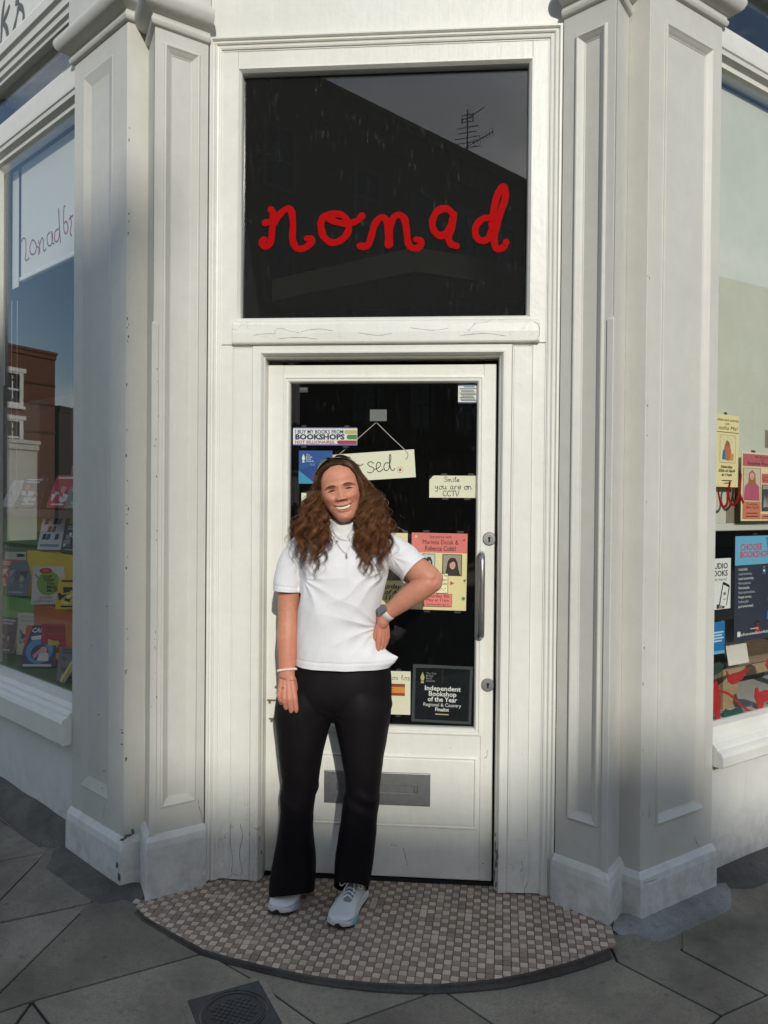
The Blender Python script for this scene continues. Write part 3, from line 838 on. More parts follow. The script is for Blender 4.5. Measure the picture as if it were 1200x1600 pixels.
# grey script on the left fascia: the end of the shop's name
m_ = MB(FW[-1])
KS = [[(36,0),(24,90),(16,180),(8,330),(0,450),(-6,470)], [(80,40),(60,100),(36,160),(24,180),(50,230),(62,280),(70,330),(84,345)],
      [(84,345),(98,320),(118,230),(140,130),(152,60)], [(140,34),(134,20),(146,14),(152,34),(160,52),(180,66),(194,104),(194,180),(182,246),(156,284),(132,280),(121,246)]]
for st_ in KS:
    pts = [FW[-1].hit(p.x/5.333, p.y/5.333, 0.0165) for p in cat(st_, 5)]
    m_.tube([(x, y, 0.0160) for x, y in pts], [0.013*(0.8+0.5*abs(math.sin(i*0.21))) for i in range(len(pts))], n=8, flat=0.06, upd=(0,0,1))
m_.build('lettering', flat(92, 96, 92, 0.6), ids['fascia', -1])

# the house above and behind, and the dark inside of the shop
Lend, Rend = FW[-1].P(-4.3, 0, -0.1), FW[1].P(4.3, 0, -0.1)
m_ = MB()
out = [(Lend.x, Lend.y), (FW[-1].P(0.05,0,-0.05).x, FW[-1].P(0.05,0,-0.05).y), (-0.69, 0.02), (0.69, 0.02), (FW[1].P(-0.05,0,-0.05).x, FW[1].P(-0.05,0,-0.05).y), (Rend.x, Rend.y), (Rend.x-2.5, 8.5), (Lend.x+2.5, 8.5)]
m_.wprism(out, 4.28, 9.5)
m_.build('upper_storeys', M_PIER, shop)
M_DARK = flat(34, 31, 29, 0.85, name='dark_interior'); M_DARKFLOOR = flat(40, 33, 28, 0.8, name='dark_floorboards')
m_ = MB()
m_.add([(x,y,0.002) for x,y in out], [tuple(range(len(out)))]); m_.build('shop_floor', M_DARKFLOOR, kind='structure')
m_ = MB(); m_.add([(x,y,4.26) for x,y in out], [tuple(range(len(out)))]); m_.build('shop_ceiling', M_DARK, kind='structure')
m_ = MB(); m_.wprism([(Lend.x-0.1, Lend.y), (Lend.x, Lend.y), (Lend.x+2.5, 8.4), (Lend.x+2.4, 8.5)], -0.1, 4.28)
m_.wprism([(Rend.x+0.1, Rend.y), (Rend.x, Rend.y), (Rend.x-2.5, 8.4), (Rend.x-2.4, 8.5)], -0.1, 4.28)
m_.wprism([(Lend.x+2.5, 8.4), (Rend.x-2.5, 8.4), (Rend.x-2.4, 8.6), (Lend.x+2.4, 8.6)], -0.1, 4.28)
m_.build('interior_wall', M_DARK, kind='structure')
# partitions between lobby and window beds
for sd in (-1, 1):
    m_ = MB(); x = 0.66*sd
    m_.wprism([(x, 0.06), (x+0.05*sd, 0.06), (1.05*sd, 2.6), (1.0*sd, 2.6)], 0.0, 4.2)
    m_.build('lobby_wall', M_DARK, kind='structure')

# cement fillets where the piers meet the flags
def fillet(name, path, outw, hgt, mat, label, sd, loc, seed):
    r_ = random.Random(seed)
    pts = []
    for a, b in zip(path[:-1], path[1:]):
        n = max(2, int((b-a).length/0.045))
        for k in range(n): pts.append(a.lerp(b, k/n))
    pts.append(path[-1])
    rows = []
    m = len(pts)
    for i, p in enumerate(pts):
        t = (pts[min(i+2,m-1)]-pts[max(i-2,0)]).normalized(); nv = Vector((t.y, -t.x))*(-sd)
        f1 = 1 + 0.22*noise.noise(Vector((i*0.11, seed, 0))); f2 = 1 + 0.22*noise.noise(Vector((i*0.12, seed+9, 0)))
        w = outw*f1 * min(1, 0.25+i*0.25, 0.25+(m-1-i)*0.25); h = hgt*f2
        row = []
        for u, q in ((-0.25,1.02),(0.0,1.0),(0.18,0.92),(0.40,0.66),(0.62,0.36),(0.82,0.16),(0.95,0.05),(1.0,-0.10),(1.0,-0.6)):
            x, y = p.x+nv.x*w*u, p.y+nv.y*w*u
            b = noise.noise(Vector((x*22, y*22, seed)))*0.0035*(0 < u < 1)
            row.append((x, y, gz(x, y)+h*q+b))
        rows.append(row)
    m_ = MB(); m_.rings(rows, closed=False)
    o = m_.build(name, mat, smooth=True)
    tag(o, label, 'cement skirting')
for sd in (-1, 1):
    A0, A1, B1, C0, C1 = PLAN[sd]
    pl = offset_path([A0, A1, B1], 0.027, sd); pc = offset_path([B1, C0, C1], 0.024, sd)
    F = FW[sd]
    far = F.P(-4.2 if sd < 0 else 4.2, 0, 0.0); near = F.P(0,0,0.0)
    far, near = Vector((far.x, far.y)), Vector((near.x, near.y))
    if sd < 0:
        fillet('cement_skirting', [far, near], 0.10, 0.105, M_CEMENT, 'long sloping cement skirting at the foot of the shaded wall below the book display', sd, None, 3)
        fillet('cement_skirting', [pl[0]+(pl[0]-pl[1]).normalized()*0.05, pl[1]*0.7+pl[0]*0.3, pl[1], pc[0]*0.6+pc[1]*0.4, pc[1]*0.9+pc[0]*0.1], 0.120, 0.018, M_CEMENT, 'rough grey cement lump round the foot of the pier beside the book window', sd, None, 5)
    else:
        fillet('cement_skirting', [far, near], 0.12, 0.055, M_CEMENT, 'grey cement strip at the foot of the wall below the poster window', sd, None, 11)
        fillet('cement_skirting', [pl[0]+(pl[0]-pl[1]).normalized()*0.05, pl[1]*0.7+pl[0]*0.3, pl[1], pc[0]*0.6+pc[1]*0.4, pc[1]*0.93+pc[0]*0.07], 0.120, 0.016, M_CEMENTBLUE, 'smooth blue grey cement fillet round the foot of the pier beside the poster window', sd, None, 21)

# ------------------------------------------------------------------ wear: paint chips on the arrises and splits in the woodwork
M_CHIP = stone_mat('bare_wood_and_grime', (0.10, 0.09, 0.075, 1), (0.18, 0.165, 0.14, 1), 60)
rc = random.Random(12)
mb = MB()
def chip(F, x, y, z, w, h):
    n_ = 9; pts = []
    for k in range(n_):
        a = 2*math.pi*k/n_; r_ = rc.uniform(.55, 1.1); pts.append((x+w/2*math.cos(a)*r_, y+h/2*math.sin(a)*r_))
    v = [F.P(px_, py_, z+0.0007) for px_, py_ in pts]+[F.P(px_, py_, z-0.004) for px_, py_ in pts]
    mb.add([tuple(q) for q in v], [tuple(range(n_))]+[(k, (k+1) % n_, n_+(k+1) % n_, n_+k) for k in range(n_)], None)
def at_px(F, px, py, z, w, h):
    x, y = F.hit(px, py, z); chip(F, x, y, z, w, h)
A0, A1, B1, C0, C1 = PLAN[-1]
FA_, FC_ = Frame(A1.x, A1.y, -A), Frame(C0.x, C0.y, A); FB_ = Frame(A1.x, A1.y, A)
A0r, A1r, B1r, C0r, C1r = PLAN[1]
FAr, FCr = Frame(A1r.x, A1r.y, A), Frame(C0r.x, C0r.y, -A)
for k in range(26):      # left pier edges
    y = rc.uniform(.25, 3.1); chip(FB_, rc.uniform(.002, .012), y, 0.0, rc.uniform(.003, .008), rc.uniform(.004, .022))
for k in range(14): chip(FC_, rc.uniform(.006, .020), rc.uniform(.3, 2.1), 0.0062, rc.uniform(.002, .005), rc.uniform(.003, .012))
for k in range(10): chip(FAr, rc.uniform(.003, .014), rc.uniform(.2, 2.6), 0.0, rc.uniform(.002, .006), rc.uniform(.004, .016))
for k in range(12): chip(FA_, rc.uniform(-.45, -.02), rc.uniform(.25, 1.2), 0.0, rc.uniform(.002, .005), rc.uniform(.002, .006))
for px, py, w, h in ((192,1312,.02,.012),(200,1306,.03,.012),(208,1300,.014,.03),(196,1308,.012,.02),(183,1352,.010,.03),(186,1370,.012,.04),(190,1140,.007,.005),(190,1163,.012,.004),(191,1145,.008,.008)): at_px(FB_, px, py, 0.0 if py < 1300 else 0.026, w, h)
for px, py, w, h in ((774,1322,.006,.05),(776,1335,.012,.05),(775,1350,.010,.05),(773,1368,.007,.05),(775,1382,.008,.03),(774,1305,.004,.02),(408,1332,.005,.02),(406,1310,.004,.02)): at_px(FD, px, py, 0.0722, w, h)
for k in range(12): chip(FD, rc.uniform(-.36, .36), rc.uniform(.45, .58), 0.0001, rc.uniform(.003, .007), rc.uniform(.002, .005))
for k in range(10): chip(FD, rc.uniform(-.44, .44), rc.uniform(.03, .20), 0.0001, rc.uniform(.004, .010), rc.uniform(.002, .005))
mb.build('paint_chips', M_CHIP, shop, kind='stuff')
mb = MB()
def split(F, pts, z, w=0.0011):
    q = [F.hit(px, py, z) for px, py in pts]; q = cat(q, 5)
    v = [F.P(p.x+rc.uniform(-.0015, .0015), p.y, z) for p in q]
    mb.tube(v, [w*rc.uniform(.5, 1.2) for _ in v], n=4, flat=0.5, upd=F.n)
for F_, z_, pts in ((FC_, .002, [(310,1250),(313,1268),(321,1296)]), (FD, .075, [(322,1296),(323,1330),(323,1377)]), (FD, .0722, [(361,1287),(360,1313),(363,1340),(362,1366)]), (FD, .0722, [(376,1288),(379,1310),(374,1330),(378,1366)]),
    (FD, .0722, [(359,1370),(364,1366),(371,1368)]), (FD, .0722, [(824,1380),(819,1392),(820,1400),(815,1408)]), (FD, .0722, [(815,1345),(816,1358),(813,1362)]), (FAr, .001, [(1085,1307),(1089,1318),(1093,1323)]), (FAr, .001, [(1015,1258),(1015,1270),(1013,1278)]),
    (FAr, .026, [(1005,1380),(1016,1377),(1028,1373)]), (FD, .0885, [(430,521),(431,515),(440,513),(452,517),(468,520)]), (FD, .0885, [(470,519),(480,516),(500,514),(520,517)]), (FD, .0885, [(396,524),(410,522),(430,521)]), (FD, .0885, [(560,520),(590,524),(612,521)]), (FD, .0885, [(436,529),(470,527),(496,530)]), (FD, .0885, [(640,512),(676,516),(700,513)]), (FD, .0885, [(720,524),(760,521),(790,525)]), (FD, .0885, [(836,503),(842,508),(843,520),(838,532),(830,536)]),
    (FD, .0005, [(630,1325),(634,1340),(637,1352)]), (FD, .0005, [(756,1185),(760,1182),(762,1172)]), (FA_, .0, [(160,1245),(163,1262),(160,1280)])):
    split(F_, pts, z_, 0.0006 if z_ > .08 else 0.0008)
mb.build('paint_splits', flat(70, 66, 58, 0.9), shop, kind='stuff')

# inside: pale box added for the transom's mirrored band, and a ring lamp
P0_, P1_, P2_ = ypl(425, 440, 1.72), ypl(648, 395, 1.15), ypl(846, 432, 1.55)
zt_, zb_ = ypl(648, 386, 1.15)[2], ypl(648, 424, 1.15)[2]
m_ = MB(); m_.wprism([(P0_[0],P0_[1]),(P1_[0],P1_[1]),(P2_[0],P2_[1]),(P2_[0],P2_[1]+.3),(P0_[0],P0_[1]+.3)], zb_, zt_)
m_.build('mirrored_band_box', flat(222,220,208,0.8), kind='structure')
lc = ypl(419, 240, 1.3)
m_ = MB(); m_.tube([(lc[0]+.085*math.cos(a), lc[1]+.085*math.sin(a), lc[2]) for a in np.linspace(0, 2*math.pi, 33)], .012, n=6, caps=False); m_.tube([(lc[0]+.05*math.cos(a), lc[1]+.05*math.sin(a), lc[2]+.01) for a in np.linspace(0, 2*math.pi, 33)], .010, n=6, caps=False)
m_.tube([(lc[0], lc[1], lc[2]), (lc[0], lc[1], 4.25)], .006, n=6); m_.tube([(lc[0]-.085, lc[1], lc[2]), (lc[0]+.085, lc[1], lc[2])], .006, n=6)
tag(m_.build('ceiling_lamp', flat(150,150,146,0.5)), 'grey ring lamp hanging inside, dimly seen through the glass over the door', 'lamp')
# ------------------------------------------------------------------ the houses across the two streets (seen in the glass, and shading the pavement)
def brick_mat(name, c1, c2, mortar, scale=1.0):
    m, n, l, p = newmat(name)
    tc = n.new('ShaderNodeTexCoord'); sx = n.new('ShaderNodeSeparateXYZ'); cb = n.new('ShaderNodeCombineXYZ')
    ad = n.new('ShaderNodeMath'); ad.operation = 'ADD'
    l.new(tc.outputs['Object'], sx.inputs[0]); l.new(sx.outputs['X'], ad.inputs[0]); l.new(sx.outputs['Y'], ad.inputs[1])
    l.new(ad.outputs[0], cb.inputs['X']); l.new(sx.outputs['Z'], cb.inputs['Y'])
    b = n.new('ShaderNodeTexBrick'); b.inputs['Scale'].default_value = 4.4*scale
    b.inputs['Color1'].default_value = c1; b.inputs['Color2'].default_value = c2; b.inputs['Mortar'].default_value = mortar
    b.inputs['Mortar Size'].default_value = 0.012
    l.new(cb.outputs[0], b.inputs['Vector'])
    g = nz(n, l, 0.7, 5, 0.6)
    c = mixc(n, l, ramp(n, l, g.outputs['Fac'], 0.4, 0.75, (0,0,0,1), (.6,.6,.6,1)).outputs['Color'], b.outputs['Color'], tuple(x*0.6 for x in c1[:3])+(1,))
    l.new(c.outputs['Color'], p.inputs['Base Color']); p.inputs['Roughness'].default_value = 0.85
    return m
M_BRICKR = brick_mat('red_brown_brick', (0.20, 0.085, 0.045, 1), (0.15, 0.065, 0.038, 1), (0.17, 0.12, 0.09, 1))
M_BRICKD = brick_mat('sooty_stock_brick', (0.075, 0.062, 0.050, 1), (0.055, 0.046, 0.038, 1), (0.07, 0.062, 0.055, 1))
M_STUCCO = paint_mat('pale_stucco', (0.62, 0.60, 0.54, 1))
M_SASH = flat(225, 224, 218, 0.5); M_SASHD = flat(88, 84, 78, 0.6); M_PANE = flat(22, 25, 30, 0.08, name='dark_pane'); M_SLATE = flat(52, 54, 60, 0.7)
def house(name, label, p0, p1, h, mat, depth=7.0, cols=(), rows=(), win=(1.0, 1.7), trim=None, group=None, courses=()):
    """front wall from p0 to p1 (plan points, right-hand end last when seen from the front)"""
    p0, p1 = Vector(p0), Vector(p1)
    d = p1-p0; ln = d.length; a = math.degrees(math.atan2(d.y, d.x))
    F = Frame(p0.x, p0.y, a, -0.19)
    t = thing(name, label, 'house', (p0.x+d.x/2, p0.y+d.y/2, -0.19), group)
    m = MB(F); m.box(0, ln, 0, h, -depth, 0); w = m.build('wall', mat, t)
    m = MB(F); m.box(-0.06, ln+0.06, h+0.002, h+0.16, -depth, 0.16); m.box(-0.03, ln+0.03, h-0.25, h-0.002, -0.05, 0.09); m.build('parapet', trim or mat, t)
    for q in courses:
        m = MB(F); m.box(0.002, ln-0.002, q, q+0.16, -0.05, 0.06); m.build('string_course', trim or mat, w)
    for x in cols:
        for y in rows:
            m = MB(F); W, H = win
            m.nest(x-W/2-0.14, x+W/2+0.14, y-0.12, y+H+0.2, [(0,0.002),(0,0.07),(0.14,0.07),(0.14,-0.02)], cap=False)
            m.box(x-W/2, x+W/2, y+H*0.48, y+H*0.54, -0.02, 0.03); m.box(x-0.02, x+0.02, y, y+H, -0.02, 0.025)
            f = m.build('window', M_SASHD if mat is M_BRICKD else M_SASH, t)
            m = MB(F); m.box(x-W/2, x+W/2, y, y+H, -0.03, 0.008); m.build('pane', M_PANE, f)
    return t, F, ln

dT = Vector((0.6695, -0.743))
B0 = Vector((-3.94, -22.0))
tE = B0 + dT*11.5            # where the lower part of the terrace meets the sun's path
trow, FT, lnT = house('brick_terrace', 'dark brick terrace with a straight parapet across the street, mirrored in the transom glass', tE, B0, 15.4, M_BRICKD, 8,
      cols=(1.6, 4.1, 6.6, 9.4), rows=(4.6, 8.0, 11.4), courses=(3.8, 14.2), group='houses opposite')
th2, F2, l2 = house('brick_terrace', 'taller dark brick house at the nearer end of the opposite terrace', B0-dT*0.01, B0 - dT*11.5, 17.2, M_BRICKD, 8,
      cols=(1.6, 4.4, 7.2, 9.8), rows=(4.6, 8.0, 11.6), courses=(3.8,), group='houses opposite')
# end gable chimney of the terrace, unseen, shaped to shade the left pier, and the house beyond it
m = MB(); 
def block(mm, x0, x1, y0, y1, z0, z1): mm.wprism([(x0,y0),(x1,y0),(x1,y1),(x0,y1)], z0, z1)
block(m, 5.95, 7.28, -35.6, -33.9, 15.0, 17.3); block(m, 5.88, 7.35, -35.65, -33.85, 17.3, 17.5)
ch = m.build('shade_chimney', M_BRICKD, trow)
m = MB()
for x in (6.15, 6.55, 6.95): block(m, x, x+0.22, -34.9, -34.68, 17.5, 18.0)
m.build('chimney_pot', M_BRICKR, ch)
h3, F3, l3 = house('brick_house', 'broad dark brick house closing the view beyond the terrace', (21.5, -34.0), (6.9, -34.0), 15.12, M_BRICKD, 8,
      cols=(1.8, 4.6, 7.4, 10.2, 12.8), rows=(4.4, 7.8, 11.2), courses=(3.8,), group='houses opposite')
m = MB(); block(m, 9.05, 9.75, -34.9, -34.2, 15.0, 15.52); m.build('shade_chimney', M_BRICKD, h3)  # unseen stack, sized to raise the shade on the right pier

# roof aerial
apx = B0 + dT*7.4
aer = thing('television_aerial', 'bare metal television aerial standing on the terrace roof', 'aerial', (apx.x, apx.y, 15.1))
m = MB(); m.tube([(apx.x, apx.y, 15.0), (apx.x, apx.y, 17.05)], 0.03, n=6); m.build('mast', M_DARKMET, aer)
m = MB()
ax = Vector((0.95, 0.3, 0)); ay = Vector((-0.3, 0.95, 0))
for k, (z, w) in enumerate(((15.55, .55), (15.75, .42), (15.95, .50), (16.15, .36), (16.35, .44))):
    o = Vector((apx.x, apx.y, z)); m.tube([o-ax*w, o+ax*w], 0.018, n=4)
o = Vector((apx.x, apx.y, 15.6)); m.tube([o, o+ax*1.05+Vector((0,0,.42))], 0.022, n=4)
for k in range(7):
    q = o+(ax*1.05+Vector((0,0,.42)))*(0.25+k*0.12); m.tube([q-ay*0.1+Vector((0,0,-.1)), q+ay*0.1+Vector((0,0,.1))], 0.015, n=4)
o = Vector((apx.x, apx.y, 16.7))
for s in (-.22, .22): m.tube([o+ax*s+Vector((0,0,-.16)), o+ax*s+Vector((0,0,.16))], 0.02, n=4)
for s in (-.14, 0, .14): m.tube([o-ax*.26+Vector((0,0,s)), o+ax*.26+Vector((0,0,s))], 0.018, n=4)
m.tube([o, o+ax*0.7+Vector((0,0,.32))], 0.02, n=4)
m.build('array', M_DARKMET, aer)

# things mirrored in the book window: sight lines thrown back off the left glass
def refl(px, py, T):
    F = FW[-1]; x, y = F.hit(px, py, -0.047); h = F.P(x, y, -0.047)
    d = Vector(ray(px, py)).normalized(); r = d - F.n*2*d.dot(F.n)
    return h + r*T
pc, pl_ = refl(86, 560, 44.0), refl(-190, 560, 36.0)
hB = refl(86, 556, 44.0).z + 0.19
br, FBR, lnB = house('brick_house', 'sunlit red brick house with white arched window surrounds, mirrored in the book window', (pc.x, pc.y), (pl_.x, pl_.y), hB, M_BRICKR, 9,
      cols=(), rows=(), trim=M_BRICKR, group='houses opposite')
def bx(px, py):
    """facade coordinates of a mirrored sight line"""
    F = FW[-1]; x, y = F.hit(px, py, -0.047); h = F.P(x, y, -0.047); d = Vector(ray(px, py)).normalized(); r = d - F.n*2*d.dot(F.n)
    t = (FBR.o-h).dot(FBR.n)/r.dot(FBR.n); q = h+r*t-FBR.o
    return q.dot(FBR.r), q.dot(FBR.u)
for (xa, ya, xb, yb) in ((8,588,29,628), (8,662,29,704), (-46,588,-25,628), (-46,662,-25,704), (-100,588,-80,628), (-100,662,-80,704)):
    u0, v1 = bx(xb, ya); u1, v0 = bx(xa, yb)
    if u0 > u1: u0, u1 = u1, u0
    m = MB(FBR); m.nest(u0-0.22, u1+0.22, v0-0.18, v1+0.32, [(0,0.0),(0,0.10),(0.22,0.10),(0.22,-0.05)], cap=False)
    m.box(u0-0.35, u1+0.35, v1+0.20, v1+0.42, 0.0, 0.16); m.box(u0-0.3, u1+0.3, v0-0.30, v0-0.15, 0.0, 0.18)
    m.box(u0, u1, (v0+v1)/2-0.05, (v0+v1)/2+0.05, -0.04, 0.05); m.box((u0+u1)/2-0.03, (u0+u1)/2+0.03, v0, v1, -0.04, 0.04)
    f = m.build('window', M_SASH, br)
    m = MB(FBR); m.box(u0, u1, v0, v1, -0.05, 0.012); m.build('pane', M_PANE, f)
for py in (601, 632, 676):
    _, v = bx(60, py); m = MB(FBR); m.box(0.0, lnB, v, v+0.10, -0.05, 0.05); m.build('string_course', flat(80,58,44,0.8), br)
g0, g1 = refl(58, 700, 33.0), refl(-60, 700, 30.0); gh = refl(20, 692, 32).z+0.19
house('rendered_house', 'low pale rendered house in front of the brick one, mirrored in the book window', (g0.x, g0.y), (g1.x, g1.y), gh, M_STUCCO, 5, trim=M_STUCCO, group='houses opposite')
k0, k1 = refl(150, 640, 60.0), refl(92, 640, 56.0); kh = refl(100, 640, 57).z+0.19
house('brick_terrace', 'dark gable further down the street beyond the sunlit brick house', (k0.x, k0.y), (k1.x, k1.y), kh, M_BRICKD, 9, group='houses opposite')
# opposite side of the right-hand street
house('brick_terrace', 'dark brick terrace along the far side of the street by the poster window', (42.0, 12.0), (15.0, -12.0), 11.0, M_BRICKD, 8,
      cols=(3, 7, 11, 15, 19, 23, 27, 31), rows=(1.2, 4.4, 7.6), courses=(3.6,), group='houses opposite')
# ------------------------------------------------------------------ printed things
_tc = {}
def text_geo(s, bold=0.0, shear=0.0, spacing=1.0):
    k = (s, bold, shear, spacing)
    if k in _tc: return _tc[k]
    cu_ = bpy.data.curves.new('t', 'FONT'); cu_.body = s; cu_.size = 1.0; cu_.resolution_u = 2
    cu_.offset = bold; cu_.shear = shear; cu_.space_character = spacing
    o = bpy.data.objects.new('t', cu_); COL.objects.link(o)
    dg = bpy.context.evaluated_depsgraph_get(); dg.update()
    me = bpy.data.meshes.new_from_object(o.evaluated_get(dg))
    v = [(p.co.x, p.co.y) for p in me.vertices]; f = [tuple(p.vertices) for p in me.polygons]
    bpy.data.objects.remove(o); bpy.data.curves.remove(cu_); bpy.data.meshes.remove(me)
    xs = [p[0] for p in v] or [0]; ys = [p[1] for p in v] or [0]
    _tc[k] = (v, f, min(xs), max(xs))
    return _tc[k]

class Sign:
    """a flat printed card: uv run from the top left corner, 0..1"""
    def __init__(s, name, label, cat, frame, x, y, w, h, mat, thick=0.0012, rot=0.0, z=0.0, group=None, lean=0.0):
        o = frame.P(x, y, z)
        s.fr = Frame(o.x, o.y, math.degrees(math.atan2(frame.r.y, frame.r.x)), o.z, rot)
        if lean:
            q = Matrix.Rotation(-lean, 3, s.fr.r); s.fr.u = q @ s.fr.u; s.fr.n = q @ s.fr.n
        s.w, s.h, s.t = w, h, thick
        c = s.fr.P(0, 0, 0)
        s.root = thing(name, label, cat, tuple(s.fr.P(w/2, -h, 0)), group)
        s.layers = {}; s.k = 0; s.base = mat
        m = MB(s.fr); m.box(0, w, -h, 0, -thick, 0); s.body = m.build('card', mat, s.root)
    def lay(s, mat, part):
        k = (mat.name, part)
        if k not in s.layers: s.layers[k] = (MB(s.fr), mat, part)
        return s.layers[k][0]
    def zz(s):
        s.k += 1; return 0.00025 + s.k*0.00009
    def rect(s, u0, v0, u1, v1, mat, part='print'):
        z = s.zz(); s.lay(mat, part).add([(u0*s.w,-v1*s.h,z),(u1*s.w,-v1*s.h,z),(u1*s.w,-v0*s.h,z),(u0*s.w,-v0*s.h,z)], [(0,1,2,3)])
    def poly(s, pts, mat, part='print'):
        z = s.zz(); s.lay(mat, part).add([(u*s.w, -v*s.h, z) for u, v in pts], [tuple(range(len(pts)))])
    def oval(s, u, v, ru, rv, mat, part='print', n=18):
        s.poly([(u+ru*math.cos(2*math.pi*k/n), v+rv*math.sin(2*math.pi*k/n)) for k in range(n)], mat, part)
    def text(s, txt, u, v, size, mat, bold=0.0, align='C', shear=0.0, fit=None, part='lettering', sx=1.0):
        """size = letter height (of 'x'-scale font size) as a fraction of the card height; fit = width as a fraction of the card"""
        vv, ff, x0, x1 = text_geo(txt, bold, shear)
        if not vv: return
        sc = size*s.h; kx = sc*sx
        if fit: kx = fit*s.w/max(1e-6, x1-x0)
        wd = (x1-x0)*kx
        ox = u*s.w - (wd/2 if align == 'C' else 0 if align == 'L' else wd) - x0*kx
        z = s.zz()
        s.lay(mat, part).add([(ox+x*kx, -v*s.h+y*sc, z) for x, y in vv], ff)
    def stroke(s, pts, wd, mat, part='lettering', smooth=True, n=4):
        q = cat(pts, n) if smooth and len(pts) > 2 else [Vector((p[0], p[1], 0)) for p in pts]
        q = [Vector((p.x*s.w, -p.y*s.h, 0)) for p in q]
        z = s.zz(); m = s.lay(mat, part); v = []; f = []
        for i, p in enumerate(q):
            t = (q[min(i+1,len(q)-1)]-q[max(i-1,0)]); t = t.normalized() if t.length > 1e-9 else Vector((1,0,0))
            nn = Vector((-t.y, t.x, 0))*wd/2
            e = t*wd*0.4*(-1 if i == 0 else 1 if i == len(q)-1 else 0)
            for g in (p+nn+e, p-nn+e): v.append((g.x, g.y, z+i*1e-7))
        for i in range(len(q)-1): f.append((2*i, 2*i+1, 2*i+3, 2*i+2))
        m.add(v, f)
    def done(s):
        for m, mat, part in s.layers.values(): m.build(part, mat, s.root, fixn=False)
        return s

ZD = -0.0195                               # just behind the door glass
def door_sign(name, label, cat, x0, y0, x1, y1, mat, rot=0.0, z=ZD, **k):
    a = ypl(x0, y0, -z); b = ypl(x1, y1, -z)
    return Sign(name, label, cat, FD, a[0], a[2], b[0]-a[0], a[2]-b[2], mat, rot=rot, z=z, **k)
CREAM = flat(240, 236, 208, 0.7); WHITEP = flat(236, 236, 230, 0.7); YEL = flat(244, 228, 168, 0.7); PINK = flat(232, 128, 118, 0.7)
NAVY = flat(34, 46, 92, 0.7); INK = flat(40, 36, 34, 0.7); BLUEP = flat(30, 84, 150, 0.6); CYAN = flat(58, 150, 190, 0.6)
TAPE = flat(58, 58, 56, 0.35, name='grey_sticky_tape'); SKINP = flat(226, 170, 150, 0.7); BROWNP = flat(52, 36, 30, 0.7)
REDB = flat(176, 66, 60, 0.7); GOLD = flat(196, 178, 120, 0.6); GREENP = flat(74, 140, 84, 0.7); TANP = flat(206, 186, 120, 0.7)
def tapes(sg, spots, w=0.020, h=0.009):
    m = MB(sg.fr)
    for u, v in spots: m.box(u*sg.w-w/2, u*sg.w+w/2, -v*sg.h-h/2, -v*sg.h+h/2, -0.0018, 0.0004)
    m.build('sticky_tape', TAPE, sg.root, kind='stuff')

s = door_sign('bumper_sticker', 'long white slogan sticker with navy capitals and coloured book spines on the door glass', 'sticker', 458, 668, 558, 696, WHITEP)
s.rect(0, 0, 1, 0.05, flat(120,110,190)); s.rect(0, 0.93, 1, 1, flat(120,110,190))
s.text('I BUY MY BOOKS FROM', 0.035, 0.34, 0.30, NAVY, 0.02, 'L', fit=0.75)
s.text('BOOKSHOPS', 0.035, 0.66, 0.40, NAVY, 0.045, 'L', fit=0.77)
s.text('NOT BILLIONAIRES.', 0.035, 0.90, 0.24, REDB, 0.02, 'L', fit=0.62)
for v0, v1, u0, c in ((0.14,0.36,0.80,TANP),(0.40,0.66,0.84,GREENP),(0.72,0.92,0.69,REDB)):
    s.poly([(u0,v0+.06),(u0+.02,v0),(0.995,v0),(0.995,v1),(u0+.02,v1),(u0,v1-.06)], c, 'book_spine')
tapes(s, [(0.17,-0.06),(0.84,-0.06),(0.17,1.08),(0.82,1.08)])
s.done()

s = door_sign('award_poster', 'small blue award poster with pale blue corner and white nib emblem, half behind the hair', 'poster', 467, 704, 519, 756, BLUEP)
s.poly([(0,0.60),(0.50,1.0),(0,1.0)], CYAN); s.poly([(0.02,0.59),(0.5,0.99),(1,0.62),(1,0.2)], flat(24,70,138,0.6))
def nib(s, u, v, k, mat):
    s.poly([(u,v),(u+.045*k,v+.12*k),(u+.03*k,v+.2*k),(u-.03*k,v+.2*k),(u-.045*k,v+.12*k)], mat, 'emblem')
    s.rect(u-.032*k, v+.215*k, u+.032*k, v+.26*k, mat, 'emblem')
nib(s, 0.14, 0.10, 1.0, WHITEP)
for i, t in enumerate(('The', 'British', 'Book', 'Awards')): s.text(t, 0.22, 0.155+i*0.062, 0.075, WHITEP, 0, 'L')
s.text('Ind', 0.34, 0.46, 0.12, flat(120,165,215), 0.0, 'L'); s.done()

